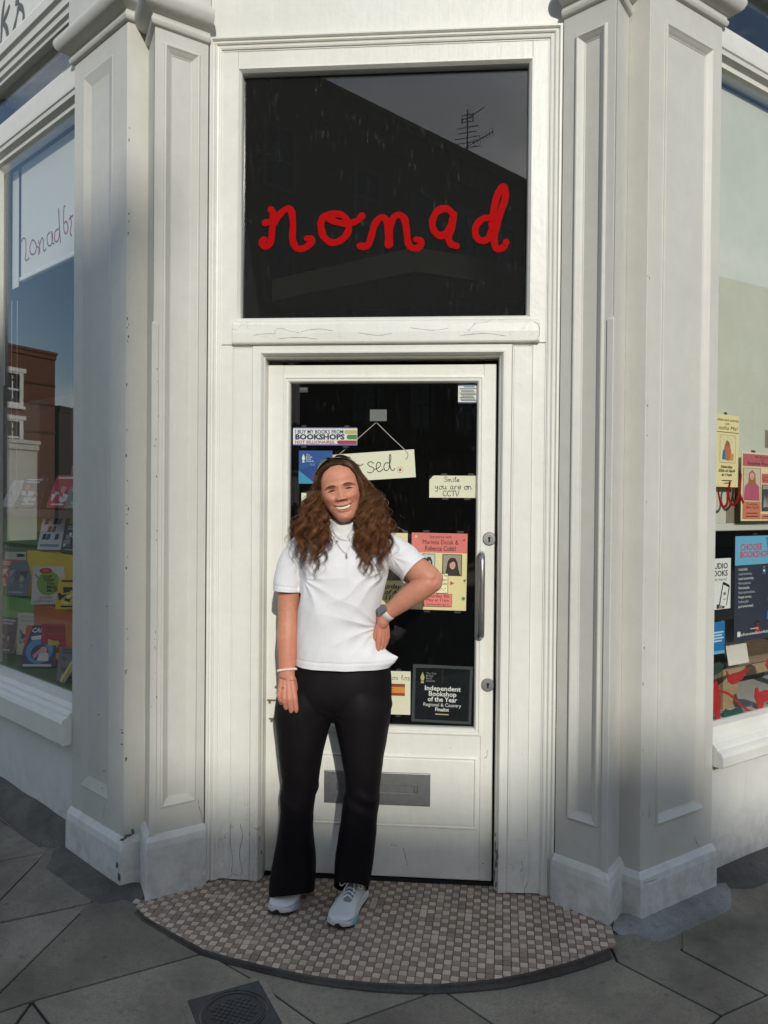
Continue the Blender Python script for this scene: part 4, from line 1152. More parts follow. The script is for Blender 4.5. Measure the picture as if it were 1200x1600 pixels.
# hanging board
a = ypl(588, 660, 0.035); zb = -0.035
tr = ypl(647, 702, 0.035); rot = math.atan2(6.5, 92)
wB = 0.352; hB_ = 0.113
fr = Frame(0, 0, 0, 0)
ox, oy = tr[0]-wB*math.cos(rot), tr[2]-wB*math.sin(rot)
s = Sign('hanging_sign', 'cream hand lettered board hanging crooked on a string inside the door glass', 'sign', FD, ox, oy, wB, hB_, CREAM, thick=0.004, rot=rot, z=zb)
CL = [ [(0.165,0.42),(0.12,0.36),(0.085,0.50),(0.10,0.68),(0.14,0.72),(0.18,0.64)], [(0.18,0.64),(0.235,0.40),(0.255,0.16),(0.235,0.14),(0.225,0.40),(0.235,0.66),(0.265,0.70)],
       [(0.33,0.40),(0.285,0.42),(0.275,0.58),(0.305,0.70),(0.345,0.62),(0.35,0.46),(0.33,0.40)], [(0.345,0.44),(0.385,0.44),(0.40,0.40)],
       [(0.525,0.40),(0.49,0.34),(0.455,0.40),(0.475,0.50),(0.515,0.56),(0.522,0.66),(0.485,0.74),(0.445,0.70)],
       [(0.535,0.62),(0.585,0.56),(0.605,0.44),(0.58,0.38),(0.555,0.46),(0.555,0.64),(0.585,0.72),(0.63,0.64)],
       [(0.705,0.44),(0.665,0.42),(0.64,0.54),(0.65,0.68),(0.685,0.68),(0.71,0.54)], [(0.70,0.56),(0.725,0.30),(0.725,0.14),(0.712,0.16),(0.708,0.40),(0.72,0.66),(0.75,0.70),(0.765,0.64)] ]
for c in CL: s.stroke(c, 0.0032, INK)
s.oval(0.825, 0.70, 0.016, 0.052, flat(190,70,50), 'red_dot')
for k in range(9):
    t = k*2*math.pi/9; s.oval(0.825+0.032*math.cos(t), 0.70+0.105*math.sin(t), 0.0045, 0.014, flat(190,70,50), 'red_dot', 8)
s.done()
st = MB()
ap = Vector((a[0], 0.034, a[2]))
M_STRING = flat(196, 190, 176, 0.8)
for u in (0.085, 0.925):
    e_ = s.fr.P(u*wB, -0.10*hB_, 0.001); st.tube([ap, ap.lerp(e_, 0.5)+Vector((0,0,-0.002)), e_], 0.0017, n=5)
    st.tube([e_+Vector((0,-0.001,0)), e_+Vector((0.002,-0.003,-0.012)), e_+Vector((-0.006,-0.003,-0.026))], 0.0024, n=5)
st.build('string', M_STRING, s.root)
m = MB(FD); p0 = ypl(578,640,0.0195); p1 = ypl(604,658,0.0195)
m.nest(p0[0], p1[0], p1[2], p0[2], [(0,-0.021),(0,-0.0195),(0.004,-0.0192),(0.008,-0.0194)]); m.build('sticky_tape', flat(120,120,118,0.3), s.root)

s = door_sign('notice_card', 'cream handwritten camera notice taped by the right edge of the door glass', 'notice', 671, 743, 743, 778, CREAM)
SM = [('Smile',0.5,0.30,0.30),('you are on',0.5,0.62,0.80),('CCTV',0.5,0.94,0.34)]
s.poly([(-0.001,-0.001),(0.09,-0.001),(-0.001,0.2)], flat(20,20,20,0.8), 'cut_corner')
def hand(s, strokes, u0, v0, du, dv, wd, mat):
    for c in strokes: s.stroke([(u0+x*du, v0+y*dv) for x, y in c], wd, mat, n=3)
# a small set of hand drawn letters on a 0..1 box, y down, x-height 0.5
HL = {
 'S': ([[(.8,.1),(.45,.0),(.15,.2),(.4,.45),(.75,.65),(.6,.95),(.1,.9)]], .9), 'm': ([[(.05,.5),(.1,1)],[(.1,.7),(.3,.5),(.42,.6),(.42,1)],[(.42,.7),(.62,.5),(.76,.6),(.78,.95),(.9,.95)]], 1.0),
 'i': ([[(.25,.5),(.25,.9),(.4,.95)],[(.24,.28),(.27,.33)]], .45), 'l': ([[(.2,.7),(.42,.2),(.3,.02),(.2,.3),(.22,.85),(.42,.95)]], .5), 'e': ([[(.1,.75),(.6,.7),(.55,.5),(.3,.48),(.12,.7),(.25,.95),(.65,.9)]], .7),
 'y': ([[(.1,.5),(.15,.8),(.4,.85),(.55,.5)],[(.55,.5),(.55,1.0),(.4,1.3),(.15,1.2)]], .72), 'o': ([[(.4,.5),(.12,.65),(.2,.95),(.55,.95),(.65,.65),(.4,.5),(.75,.55)]], .75),
 'u': ([[(.1,.5),(.12,.85),(.35,.95),(.55,.75),(.58,.5)],[(.58,.5),(.6,.9),(.75,.95)]], .8), 'a': ([[(.6,.55),(.3,.48),(.12,.75),(.3,.98),(.58,.75),(.6,.52),(.62,.9),(.8,.95)]], .85),
 'r': ([[(.1,.5),(.15,.98)],[(.14,.7),(.35,.5),(.55,.55)]], .6), 'n': ([[(.08,.5),(.12,.98)],[(.12,.7),(.35,.48),(.52,.6),(.55,.9),(.72,.95)]], .75), ' ': ([], .5),
 'C': ([[(.75,.15),(.4,.0),(.1,.4),(.2,.85),(.5,1.0),(.8,.85)]], .9), 'T': ([[(.05,.05),(.8,.02)],[(.42,.03),(.4,1.0)]], .85), 'V': ([[(.05,.03),(.35,1.0),(.75,.0)]], .8),
 'b': ([[(.1,.6),(.3,.1),(.2,.0),(.12,.4),(.15,.95),(.5,.95),(.55,.6),(.2,.6)],[(.5,.62),(.7,.62)]], .75), 'k': ([[(.1,.6),(.32,.1),(.22,.0),(.15,.4),(.15,1)],[(.55,.5),(.2,.72),(.6,1)]], .7),
 's': ([[(.5,.52),(.2,.5),(.2,.68),(.5,.78),(.45,.98),(.1,.95)]], .6), 'd': ([[(.5,.55),(.2,.52),(.12,.85),(.4,.98),(.55,.6)],[(.55,.65),(.62,.05),(.5,.0),(.52,.6),(.58,.95),(.75,.92)]], .85), 'h': ([[(.1,.6),(.3,.1),(.2,.0),(.12,.5),(.13,1)],[(.14,.7),(.38,.5),(.5,.65),(.52,1)]], .7),
}
def handtext(s, txt, u, v, hgt, fit, wd, mat, align='C', slope=0.0):
    adv = sum(HL[c][1] for c in txt); k = fit/adv; x = u-(fit/2 if align == 'C' else 0)
    for c in txt:
        for stt in HL[c][0]:
            s.stroke([(x+px_*k, v+(py_-1)*hgt+slope*(x-u)) for px_, py_ in stt], wd, mat, n=3)
        x += HL[c][1]*k
handtext(s, 'Smile', 0.48, 0.28, 0.22, 0.34, 0.0020, INK); handtext(s, 'you are on', 0.52, 0.62, 0.30, 0.80, 0.0020, INK); handtext(s, 'CCTV', 0.47, 0.92, 0.24, 0.36, 0.0020, INK)
tapes(s, [(0.32,-0.05),(0.9,-0.05),(0.35,1.05),(0.82,1.05)], 0.024); s.done()

s = door_sign('alarm_sticker', 'small white sticker of fine print in the top right corner of the door glass', 'sticker', 716, 601, 746, 630, WHITEP)
s.rect(0,0,1,0.06,flat(60,70,110)); s.rect(0,0.94,1,1,flat(60,70,110)); s.rect(0.3,0.09,0.85,0.15,flat(60,140,170))
for k in range(9): s.rect(0.08+0.04*(k%3), 0.2+k*0.08, 0.94-0.05*((k*7)%4), 0.235+k*0.08, flat(70,72,82), 'lettering')
s.done()
s = door_sign('sticker_scrap', 'torn grey scrap of an old sticker in the top left corner of the door glass', 'sticker', 468, 605, 481, 613, flat(70,70,68,0.6)); s.rect(.1,.3,.9,.45,flat(130,130,126)); s.done()

s = door_sign('notice_card', 'plain cream card on the door glass half hidden behind the left side of the hair', 'notice', 471, 770, 520, 822, CREAM); tapes(s, [(0.2,-0.02)], 0.02); s.done()

s = door_sign('event_poster', 'yellow event poster mostly hidden behind the raised arm and white sleeve', 'poster', 560, 832, 636, 953, YEL)
s.rect(0.28, 0.34, 0.98, 0.62, flat(120,112,100)); s.rect(0.5, 0.38, 0.84, 0.5, flat(90,84,78))  # grey blocks painted where the raised arm shades the card
for t, v, f in (('Saturday', 0.725, 0.52), ('25th of April', 0.80, 0.78), ('at 11am', 0.87, 0.46)): s.text(t, 0.62, v, 0.085, INK, 0.02, 'C', 0.25, fit=f)
s.rect(0.45, 0.935, 0.8, 0.95, flat(90,70,60), 'lettering'); tapes(s, [(0.5,-0.02),(0.95,-0.02)]); s.done()

s = door_sign('event_poster', 'yellow and pink storytime poster with two small portraits beside the elbow', 'poster', 643.5, 832, 729.5, 953.5, YEL, rot=-0.012)
s.rect(0, 0, 1, 0.255, PINK, 'banner')
s.text('Storytime with', 0.52, 0.065, 0.055, INK, 0.0, 'C', fit=0.40)
s.text('Mariesa Dulak &', 0.52, 0.145, 0.085, INK, 0.0, 'C', fit=0.64); s.text('Rebecca Cobb!', 0.52, 0.228, 0.085, INK, 0.012, 'C', fit=0.55)
s.oval(0.08, 0.05, 0.025, 0.018, flat(240,200,170)); s.poly([(0.90,0.09),(0.96,0.06),(0.95,0.10)], flat(200,60,60))
def portrait(s, u0, v0, u1, v1, bg, hair, top, skin=SKINP):
    w, h = u1-u0, v1-v0
    s.rect(u0, v0, u1, v1, INK, 'picture'); s.rect(u0+.04*w, v0+.03*h, u1-.04*w, v1-.03*h, bg, 'picture')
    c = u0+w*0.52
    s.poly([(c-.36*w,v1-.03*h),(c-.30*w,v0+.62*h),(c-.24*w,v0+.30*h),(c-.1*w,v0+.16*h),(c+.12*w,v0+.17*h),(c+.24*w,v0+.34*h),(c+.30*w,v0+.66*h),(c+.40*w,v1-.03*h)], hair, 'picture')
    s.poly([(c-.34*w,v1-.03*h),(c-.18*w,v0+.80*h),(c+.18*w,v0+.80*h),(c+.36*w,v1-.03*h)], top, 'picture')
    s.oval(c, v0+.50*h, .15*w, .20*h, skin, 'picture'); s.oval(c, v0+.585*h, .05*w, .018*h, flat(190,110,100), 'picture')
    s.poly([(c-.16*w,v0+.44*h),(c-.10*w,v0+.29*h),(c+.10*w,v0+.27*h),(c+.16*w,v0+.42*h),(c+.05*w,v0+.33*h)], hair, 'picture')
    for e in (-.06, .06): s.oval(c+e*w, v0+.46*h, .02*w, .012*h, INK, 'picture')
portrait(s, 0.20, 0.27, 0.43, 0.525, flat(200,214,205), BROWNP, flat(60,110,120)); portrait(s, 0.56, 0.27, 0.91, 0.55, flat(168,156,136), BROWNP, flat(40,36,36))
s.rect(0.46, 0.52, 0.67, 0.78, INK); s.rect(0.468, 0.525, 0.662, 0.775, flat(244,236,190))
for t, v in (('of The', 0.565), ('Green', 0.62), ('castle', 0.67)): s.text(t, 0.57, v, 0.055, INK, 0, 'C', 0.1, fit=0.16)
for k in range(5): s.oval(0.50+0.03*k, 0.72+0.02*(k%2), 0.008, 0.006, INK)
s.poly([(0.71,0.62),(0.78,0.645),(0.71,0.67)], flat(180,90,70)); s.oval(0.95, 0.84, 0.03, 0.022, flat(96,140,90)); s.poly([(0.94,0.60),(0.99,0.585),(0.97,0.63)], flat(96,120,90))
s.rect(0.235, 0.785, 0.745, 0.955, INK); s.rect(0.242, 0.79, 0.738, 0.95, PINK)
s.text('Saturday 9th', 0.49, 0.835, 0.055, INK, 0.006, 'C', fit=0.42); s.text('May at 11am', 0.49, 0.888, 0.055, INK, 0.0, 'C', fit=0.40); s.text('recommended age 3+', 0.49, 0.935, 0.035, INK, 0.0, 'C', fit=0.42)
tapes(s, [(0.26,-0.02),(0.87,-0.02),(0.3,1.02),(0.85,1.02)], 0.026); s.done()

s = door_sign('notice_card', 'cream card with a red and orange striped flag low on the door glass', 'notice', 594, 1048, 641, 1117, CREAM)
handtext(s, 'hos los', 0.62, 0.20, 0.12, 0.72, 0.002, flat(90,110,70)); s.rect(0.3, 0.29, 0.82, 0.36, flat(150,66,40)); s.rect(0.3, 0.36, 0.82, 0.50, flat(226,150,60)); s.rect(0.3, 0.50, 0.82, 0.565, flat(150,66,40)); s.text('C', 0.40, 0.47, 0.11, flat(120,50,30))
s.rect(0.2, 0.86, 0.36, 0.96, flat(150,66,40)); tapes(s, [(0.6,-0.03),(0.6,1.03)]); s.done()

PLQ = flat(12, 20, 24, 0.25)
s = door_sign('award_plaque', 'dark award plaque with white lettering in a grey frame low on the door', 'plaque', 645.5, 1037.5, 738, 1130, flat(58, 64, 66, 0.5), rot=-0.022)
s.rect(0.05, 0.05, 0.955, 0.955, PLQ, 'panel')
s.poly([(0.5,0.06),(0.62,0.32),(0.9,0.36),(0.7,0.58),(0.76,0.9),(0.5,0.75),(0.24,0.9),(0.3,0.58),(0.1,0.36),(0.38,0.32)], flat(6, 11, 14, 0.3), 'panel'); s.poly([(0.495,0.06),(0.505,0.06),(0.505,0.3),(0.495,0.3)], flat(30,40,44))
s.rect(0.05, 0.05, 0.3, 0.055, flat(90,100,100))
nib(s, 0.165, 0.13, 0.75, GOLD)
for i, t in enumerate(('The 31st', 'British', 'Book', 'Awards')): s.text(t, 0.225, 0.165+i*0.043, 0.05, flat(150,154,146), 0, 'L')
for t, v, z_, f, b in (('Independent', 0.44, 0.115, 0.60, 0.02), ('Bookshop', 0.535, 0.115, 0.46, 0.02), ('of the Year', 0.63, 0.115, 0.49, 0.02), ('Regional & Country', 0.715, 0.085, 0.63, 0.0), ('Finalist', 0.795, 0.085, 0.23, 0.02)):
    s.text(t, 0.51, v, z_, WHITEP, b, 'C', fit=f)
s.rect(0.40, 0.84, 0.62, 0.86, GOLD, 'lettering'); s.done()

# ---------------------------------------------------------------- the poster window on the right
FR = FW[1]
def win_sign(F, name, label, cat, x0, y0, x1, y1, mat, z, xr=None, **k):
    a = F.hit(x0, y0, z); b = F.hit(x1, y1, z)
    c = F.hit(x0, y1, z)
    return Sign(name, label, cat, F, a[0], a[1], (b[0]-a[0]), a[1]-c[1], mat, z=z, **k)
# pale screen hung behind the upper part of the glass
bl = thing('window_screen', 'pale green grey paper screen behind the upper part of the poster window', 'screen', tuple(FR.P(0.5, 2.0, -0.16)))
y_b = FR.hit(1160, 829, -0.10)[1]
M_SCREEN = paint_mat('pale_screen', (0.66, 0.67, 0.55, 1), dirt=0.15, rough=0.7)
m = MB(FR); n_ = 26
edge = []
m.box(-0.5, 1.6, y_b+0.034, 3.325, -0.104, -0.100); m.build('sheet', M_SCREEN, bl)
m = MB(FR); m.box(-0.5, 1.6, y_b, y_b+0.033, -0.112, -0.097); m.build('bottom_rail', flat(214,212,200,0.6), bl, bevel=0.003)
m = MB(FR); x0 = FR.hit(1136, 700, -0.099)[0]; x1 = FR.hit(1158, 700, -0.099)[0]; m.box(x0, x1, y_b+0.034, FR.hit(1140,735,-0.099)[1], -0.0998, -0.0992)
m.box(FR.hit(1196,640,-.099)[0], 1.2, FR.hit(1198,700,-.099)[1], FR.hit(1198,672,-.099)[1], -0.0998, -0.0992); m.build('grey_patch', flat(140,130,112,0.7), bl)
# red painted script on the glass, just its tail showing
m = MB(FR)
for st_ in ([(1122,768),(1126,786),(1131,792),(1136,786),(1137,770)], [(1141,752),(1138,772),(1143,788),(1151,784),(1156,766),(1158,740)], [(1158,740),(1156,768),(1162,786)]):
    pts = [FR.hit(p.x, p.y, -0.0535) for p in cat(st_, 5)]
    m.tube([(x, y, -0.0535) for x, y in pts], 0.0065, n=6, flat=0.1, upd=(0,0,1))
m.build('lettering', M_RED, ids['win', 1])

s = win_sign(FR, 'event_poster', 'tall yellow storytime poster against the pier in the poster window', 'poster', 1108, 645, 1153, 760, YEL, -0.056)
C_ = 0.60
s.text('time and activity', 0.64, 0.085, 0.05, INK, 0.012, 'C', 0.15, fit=0.72); s.text('with', C_, 0.135, 0.04, INK, 0.01, 'C', 0.15, fit=0.14); s.text('nisha Ma!', 0.64, 0.205, 0.075, INK, 0.0, 'C', 0.15, fit=0.64)
s.rect(0.0, 0.235, 1, 0.245, flat(120,110,80)); s.rect(0.36, 0.275, 0.90, 0.665, flat(200,176,120), 'picture'); s.rect(0.375, 0.285, 0.885, 0.655, flat(238,226,180), 'picture')
s.poly([(0.46,0.60),(0.52,0.42),(0.60,0.34),(0.70,0.40),(0.78,0.58),(0.64,0.64)], flat(196,120,84), 'picture'); s.oval(0.63, 0.40, 0.06, 0.035, flat(160,100,70), 'picture'); s.poly([(0.44,0.62),(0.46,0.5),(0.54,0.47),(0.56,0.62)], flat(60,120,150), 'picture'); s.poly([(0.70,0.63),(0.72,0.52),(0.83,0.54),(0.82,0.63)], flat(210,160,80), 'picture')
for k in range(7): s.oval(0.42+0.07*k, 0.31+0.03*(k%3), 0.012, 0.006, flat(120,90,60), 'picture', 8)
for t, v, f in (('Saturday', 0.735, 0.40), ('25th of April', 0.79, 0.56), ('at 11am', 0.845, 0.34)): s.text(t, C_, v, 0.055, INK, 0.012, 'C', 0.15, fit=f)
s.rect(0.44, 0.905, 0.78, 0.915, INK, 'lettering'); s.rect(0.52, 0.94, 0.70, 0.95, INK, 'lettering'); tapes(s, [(0.55,-0.02)]); s.done()

s = win_sign(FR, 'event_poster', 'pink topped author evening poster with a portrait of a woman in a pink top', 'poster', 1159, 706, 1216, 814, flat(240,222,176,0.7), -0.056)
s.rect(0.03, 0.02, 0.97, 0.20, flat(196,104,110), 'banner'); s.text('An Evening', 0.55, 0.075, 0.05, INK, 0.006, 'C', 0.1, fit=0.42); s.text('with', 0.55, 0.115, 0.04, INK, 0.0, 'C', 0.1, fit=0.12); s.text('Sophie Raworth', 0.55, 0.178, 0.07, INK, 0.01, 'C', 0.1, fit=0.80)
s.rect(0.04, 0.225, 0.50, 0.70, INK, 'picture'); s.rect(0.05, 0.23, 0.49, 0.695, flat(216,200,172), 'picture')
s.poly([(0.06,0.695),(0.08,0.50),(0.17,0.44),(0.37,0.44),(0.46,0.50),(0.47,0.695)], flat(190,92,118), 'picture'); s.poly([(0.17,0.46),(0.19,0.30),(0.27,0.255),(0.35,0.30),(0.37,0.46),(0.31,0.47),(0.22,0.47)], flat(160,112,62), 'picture'); s.oval(0.27, 0.345, 0.06, 0.055, SKINP, 'picture'); s.oval(0.27, 0.37, 0.02, 0.006, flat(180,90,90), 'picture')
s.rect(0.53, 0.30, 0.97, 0.44, flat(214,110,96), 'banner'); s.text('Journalist', 0.75, 0.36, 0.045, INK, 0.0, 'C', fit=0.36); s.text('Broadcaster', 0.75, 0.41, 0.045, INK, 0.0, 'C', fit=0.38)
s.rect(0.53, 0.46, 0.97, 0.86, flat(76,74,70), 'picture')
for k in range(9): s.poly([(0.57+.04*k,0.80-.01*(k%3)),(0.60+.035*k,0.60+.03*(k%2)),(0.62+.036*k,0.80)], flat(168,164,154), 'picture')
s.rect(0.55, 0.47, 0.95, 0.53, flat(170,160,140), 'picture')
s.rect(0.04, 0.715, 0.50, 0.97, flat(222,128,96), 'banner')
for t, v, f in (('Tuesday', 0.77, 0.30), ('28th April', 0.82, 0.34)): s.text(t, 0.27, v, 0.05, INK, 0.006, 'C', fit=f)
s.rect(0.12, 0.88, 0.42, 0.893, INK, 'lettering'); s.rect(0.10, 0.925, 0.44, 0.938, INK, 'lettering'); s.rect(0.53, 0.90, 0.97, 0.97, flat(222,128,96), 'banner'); s.rect(0.58, 0.93, 0.92, 0.942, INK, 'lettering'); tapes(s, [(0.3,-0.02)], 0.03); s.done()

s = win_sign(FR, 'audiobook_poster', 'white audio books poster with a drawing of a phone beside the pier', 'poster', 1100, 874, 1141, 955, WHITEP, -0.060)
s.text('AUDIO', 0.55, 0.20, 0.155, INK, 0.022, 'C', fit=0.66); s.text('BOOKS', 0.55, 0.345, 0.155, INK, 0.022, 'C', fit=0.66); s.text('sold here!', 0.55, 0.44, 0.085, flat(90,90,88), 0.0, 'C', fit=0.60)
s.poly([(0.56,0.93),(0.70,0.48),(0.73,0.46),(0.95,0.535),(0.965,0.565),(0.86,0.93)], INK, 'picture'); s.poly([(0.60,0.93),(0.72,0.52),(0.92,0.58),(0.83,0.93)], WHITEP, 'picture'); s.oval(0.77, 0.70, 0.05, 0.035, flat(120,120,116), 'picture'); s.rect(0.72, 0.80, 0.82, 0.82, flat(150,150,146), 'picture')
for k, c in enumerate((flat(60,60,64), flat(150,150,150), flat(40,40,44))): s.rect(0.48+.1*k, 0.90+.02*k, 0.57+.1*k, 0.985, c, 'picture')
s.done()

s = win_sign(FR, 'campaign_poster', 'dark blue bookshop campaign poster with pale blue top and red heading', 'poster', 1149, 838, 1222, 1004, flat(52, 58, 72, 0.6), -0.062)
SKYB = flat(112, 182, 214, 0.6)
s.rect(0, 0, 1, 0.275, SKYB, 'banner'); s.text('CHOOSE', 0.10, 0.135, 0.085, flat(206,56,48), 0.02, 'L', fit=0.44); s.text('BOOKSHOPS', 0.10, 0.205, 0.085, flat(206,56,48), 0.02, 'L', fit=0.64)
s.poly([(0.62,0.02),(0.98,0.0),(1,0.0),(1,0.30),(0.72,0.30),(0.66,0.14)], flat(70,110,150), 'picture')
for k in range(8): s.rect(0.66+.04*(k%4), 0.03+.06*(k//4), 0.69+.04*(k%4), 0.07+.06*(k//4), (flat(230,224,210), flat(220,90,80), flat(240,190,80))[k%3], 'picture')
for k, t in enumerate(('Local jobs,', 'Local economy,', 'Local community,', 'New passions,', 'New people,', 'Real conversations,', 'Proper service,', 'Perfect gifts', '(and loved ones!)')):
    s.text(t, 0.07, 0.325+k*0.044, 0.036, (WHITEP, flat(190,196,204))[k%2], 0.008, 'L')
# crowd of readers down the right-hand side, plain coloured figures
rr2 = random.Random(4)
for k, (u, v, z_, c) in enumerate(((0.58,0.30,.5,flat(60,96,140)),(0.70,0.33,.55,flat(120,60,66)),(0.86,0.36,.6,flat(70,120,130)),(0.74,0.50,.9,flat(220,110,60)),(0.93,0.54,.9,flat(236,178,60)),(0.70,0.70,.8,flat(60,110,170)),(0.90,0.76,1.0,flat(226,180,70)),(0.45,0.84,.75,flat(120,44,50)),(0.80,0.88,.8,flat(190,56,60)))):
    s.poly([(u-.09*z_,v+.15*z_),(u-.07*z_,v+.04*z_),(u,v+.02*z_),(u+.07*z_,v+.04*z_),(u+.09*z_,v+.15*z_)], c, 'picture'); s.oval(u, v, .045*z_, .024*z_, (flat(196,140,112), flat(110,70,52), flat(226,180,150))[k%3], 'picture', 12); s.poly([(u-.05*z_,v-.003),(u-.03*z_,v-.025*z_),(u+.03*z_,v-.025*z_),(u+.05*z_,v)], (BROWNP, flat(26,24,30), flat(150,70,40))[k%3], 'picture')
    s.rect(u-.03*z_, v+.06*z_, u+.035*z_, v+.10*z_, (WHITEP, flat(220,80,70), flat(60,140,150))[k%3], 'picture')
s.rect(0.30, 0.885, 0.46, 0.892, WHITEP, 'lettering'); s.text('#choosebookshops', 0.05, 0.945, 0.04, WHITEP, 0.01, 'L', fit=0.80); s.rect(0.04,0.90,0.10,0.95,WHITEP,'picture'); tapes(s, [(0.4,-0.015)], 0.035); s.done()

s = win_sign(FR, 'leaflet', 'bright blue leaflet leaning against the pier under the white audio books poster', 'leaflet', 1098, 975, 1132, 1026, flat(40, 120, 178, 0.6), -0.085)
s.rect(0, 0.9, 1, 1, flat(110,180,214)); 
for k in range(4): s.rect(0.45, 0.3+k*.09, 0.94-.07*(k%2), 0.35+k*.09, flat(190,220,236), 'lettering')
s.done()

# wooden counter and things in the bottom of the poster window
def rbox(F, x0, y0, x1, y1, z):     # rectangle from sight lines on plane z
    a = F.hit(x0, y0, z); b = F.hit(x1, y1, z); return a[0], b[0], min(a[1], b[1]), max(a[1], b[1])
M_PLY = None
def wood_mat(name, c1, c2):
    m, n, l, p = newmat(name)
    g = nz(n, l, 12, 6, 0.6, mscale=(1.5, 1.5, 9), dist=0.6); f = nz(n, l, 160, 3, 0.6, mscale=(1, 1, 8))
    c = mixc(n, l, ramp(n, l, g.outputs['Fac'], 0.35, 0.68).outputs['Color'], c1, c2)
    c = mixc(n, l, ramp(n, l, f.outputs['Fac'], 0.5, 0.8, (0,0,0,1), (.35,.35,.35,1)).outputs['Color'], c.outputs['Color'], tuple(x*0.55 for x in c1[:3])+(1,))
    l.new(c.outputs['Color'], p.inputs['Base Color']); p.inputs['Roughness'].default_value = 0.6
    bump(n, l, p, [(g.outputs['Fac'], 0.15, 0.002)]); return m
M_PLY = wood_mat('pale_plywood', (0.42, 0.30, 0.17, 1), (0.34, 0.23, 0.12, 1)); M_PLANK = wood_mat('worn_plank', (0.30, 0.20, 0.12, 1), (0.22, 0.14, 0.08, 1))
zt_ = FR.hit(1160, 1026, -0.20)[1]; zb_ = FR.hit(1160, 1108, -0.16)[1]
xl = FR.hit(1131, 1030, -0.20)[0]; xo = FR.hit(1154, 1060, -0.20)[0]
dt = thing('wooden_crate', 'open fronted plywood crate with a thick plank top in the poster window', 'crate', tuple(FR.P(xl+0.3, zb_, -0.3)))
m = MB(FR); m.box(xl-0.02, xl+0.9, zt_-0.035, zt_+0.002, -0.52, -0.175); m.build('top_plank', M_PLANK, dt, bevel=0.003)
m = MB(FR); m.box(xl, xo, zb_, zt_-0.036, -0.215, -0.20); m.box(xl, xl+0.02, zb_, zt_-0.036, -0.50, -0.216); m.box(xo, xl+0.85, zt_-0.095, zt_-0.036, -0.215, -0.2); m.build('front_board', M_PLY, dt, bevel=0.002)
m = MB(FR); m.box(xl+0.021, xl+0.84, zb_, zt_-0.04, -0.50, -0.485); m.build('back_board', M_BLACK, dt)
m = MB(FR); m.box(-0.4, 1.9, zg_ if False else 0.56, zb_-0.001, -0.62, -0.053); o = m.build('window_bed', flat(206,204,196,0.7), kind='structure')
m = MB(FR); m.box(-0.4, 1.9, 0.5, 2.6, -0.66, -0.64); m.build('backdrop', flat(20,19,19,0.9), kind='structure')
s = Sign('display_card', 'white folded display card leaning behind the blue bookshop campaign poster', 'card', FR, FR.hit(1128,968,-0.14)[0], FR.hit(1140,968,-0.14)[1], 0.16, 0.20, flat(222,216,204,0.7), z=-0.14, lean=0.18)
s.poly([(0.05,0.05),(0.9,0.0),(0.9,0.10),(0.1,0.6)], flat(196,190,178)); s.done()
for lab, nm, sx_, pts in (
   ('red cut-out bird hanging in the lower left of the poster window', 'paper_bird', flat(170,24,22,0.7), [(1135,1048),(1140,1055),(1146,1052),(1155,1050),(1163,1046),(1171,1043),(1170,1047),(1165,1052),(1160,1060),(1152,1067),(1144,1070),(1138,1065)]),
   ('red cut-out four legged animal standing on the white window bed', 'paper_animal', flat(180,22,20,0.7), [(1186,1082),(1196,1078),(1212,1079),(1214,1116),(1207,1116),(1205,1095),(1194,1097),(1189,1116),(1181,1117),(1184,1100),(1179,1090),(1180,1076),(1184,1074)]),
   ('red cut-out sun with small rays at the edge of the poster window', 'paper_sun', flat(186,24,20,0.7), [(1196,1040),(1199,1030),(1206,1026),(1214,1030),(1217,1040),(1212,1050),(1203,1050)]),
   ('dark green cut-out leaf shape lying on the white window bed', 'paper_leaf', flat(16,74,62,0.7), [(1129,1114),(1134,1108),(1142,1110),(1150,1106),(1158,1107),(1162,1113),(1158,1120),(1148,1123),(1138,1122),(1131,1121)]),
   ('dark green cut-out plant behind the pier at the edge of the poster window', 'paper_plant', flat(20,60,44,0.7), [(1110,1040),(1124,1034),(1131,1040),(1126,1050),(1114,1056)]),
   ('tall red cut-out figure half hidden by the pier in the poster window', 'paper_figure', flat(176,22,20,0.7), [(1112,1072),(1119,1062),(1123,1076),(1126,1096),(1124,1118),(1127,1128),(1118,1131),(1117,1108),(1112,1130),(1106,1128)])):
    m = MB(FR); q = [FR.hit(x, y, -0.058) for x, y in pts]; m.prism(q, -0.060, -0.0565); o = m.build(nm, sx_); tag(o, lab, 'cut-out', 'painted cut-outs in the poster window')
m = MB(FR); pts = [FR.hit(p.x, p.y, -0.057) for p in cat([(1124,1080),(1134,1082),(1146,1090),(1156,1100),(1166,1108),(1178,1112)], 5)]
m.tube([(x, y, -0.0575) for x, y in pts], [0.006-0.00006*i for i in range(len(pts))], n=6, flat=0.3, upd=(0,0,1)); o = m.build('paper_ribbon', flat(180,22,20,0.7)); tag(o, 'thin red cut-out line trailing across the foot of the poster window', 'cut-out', 'painted cut-outs in the poster window')
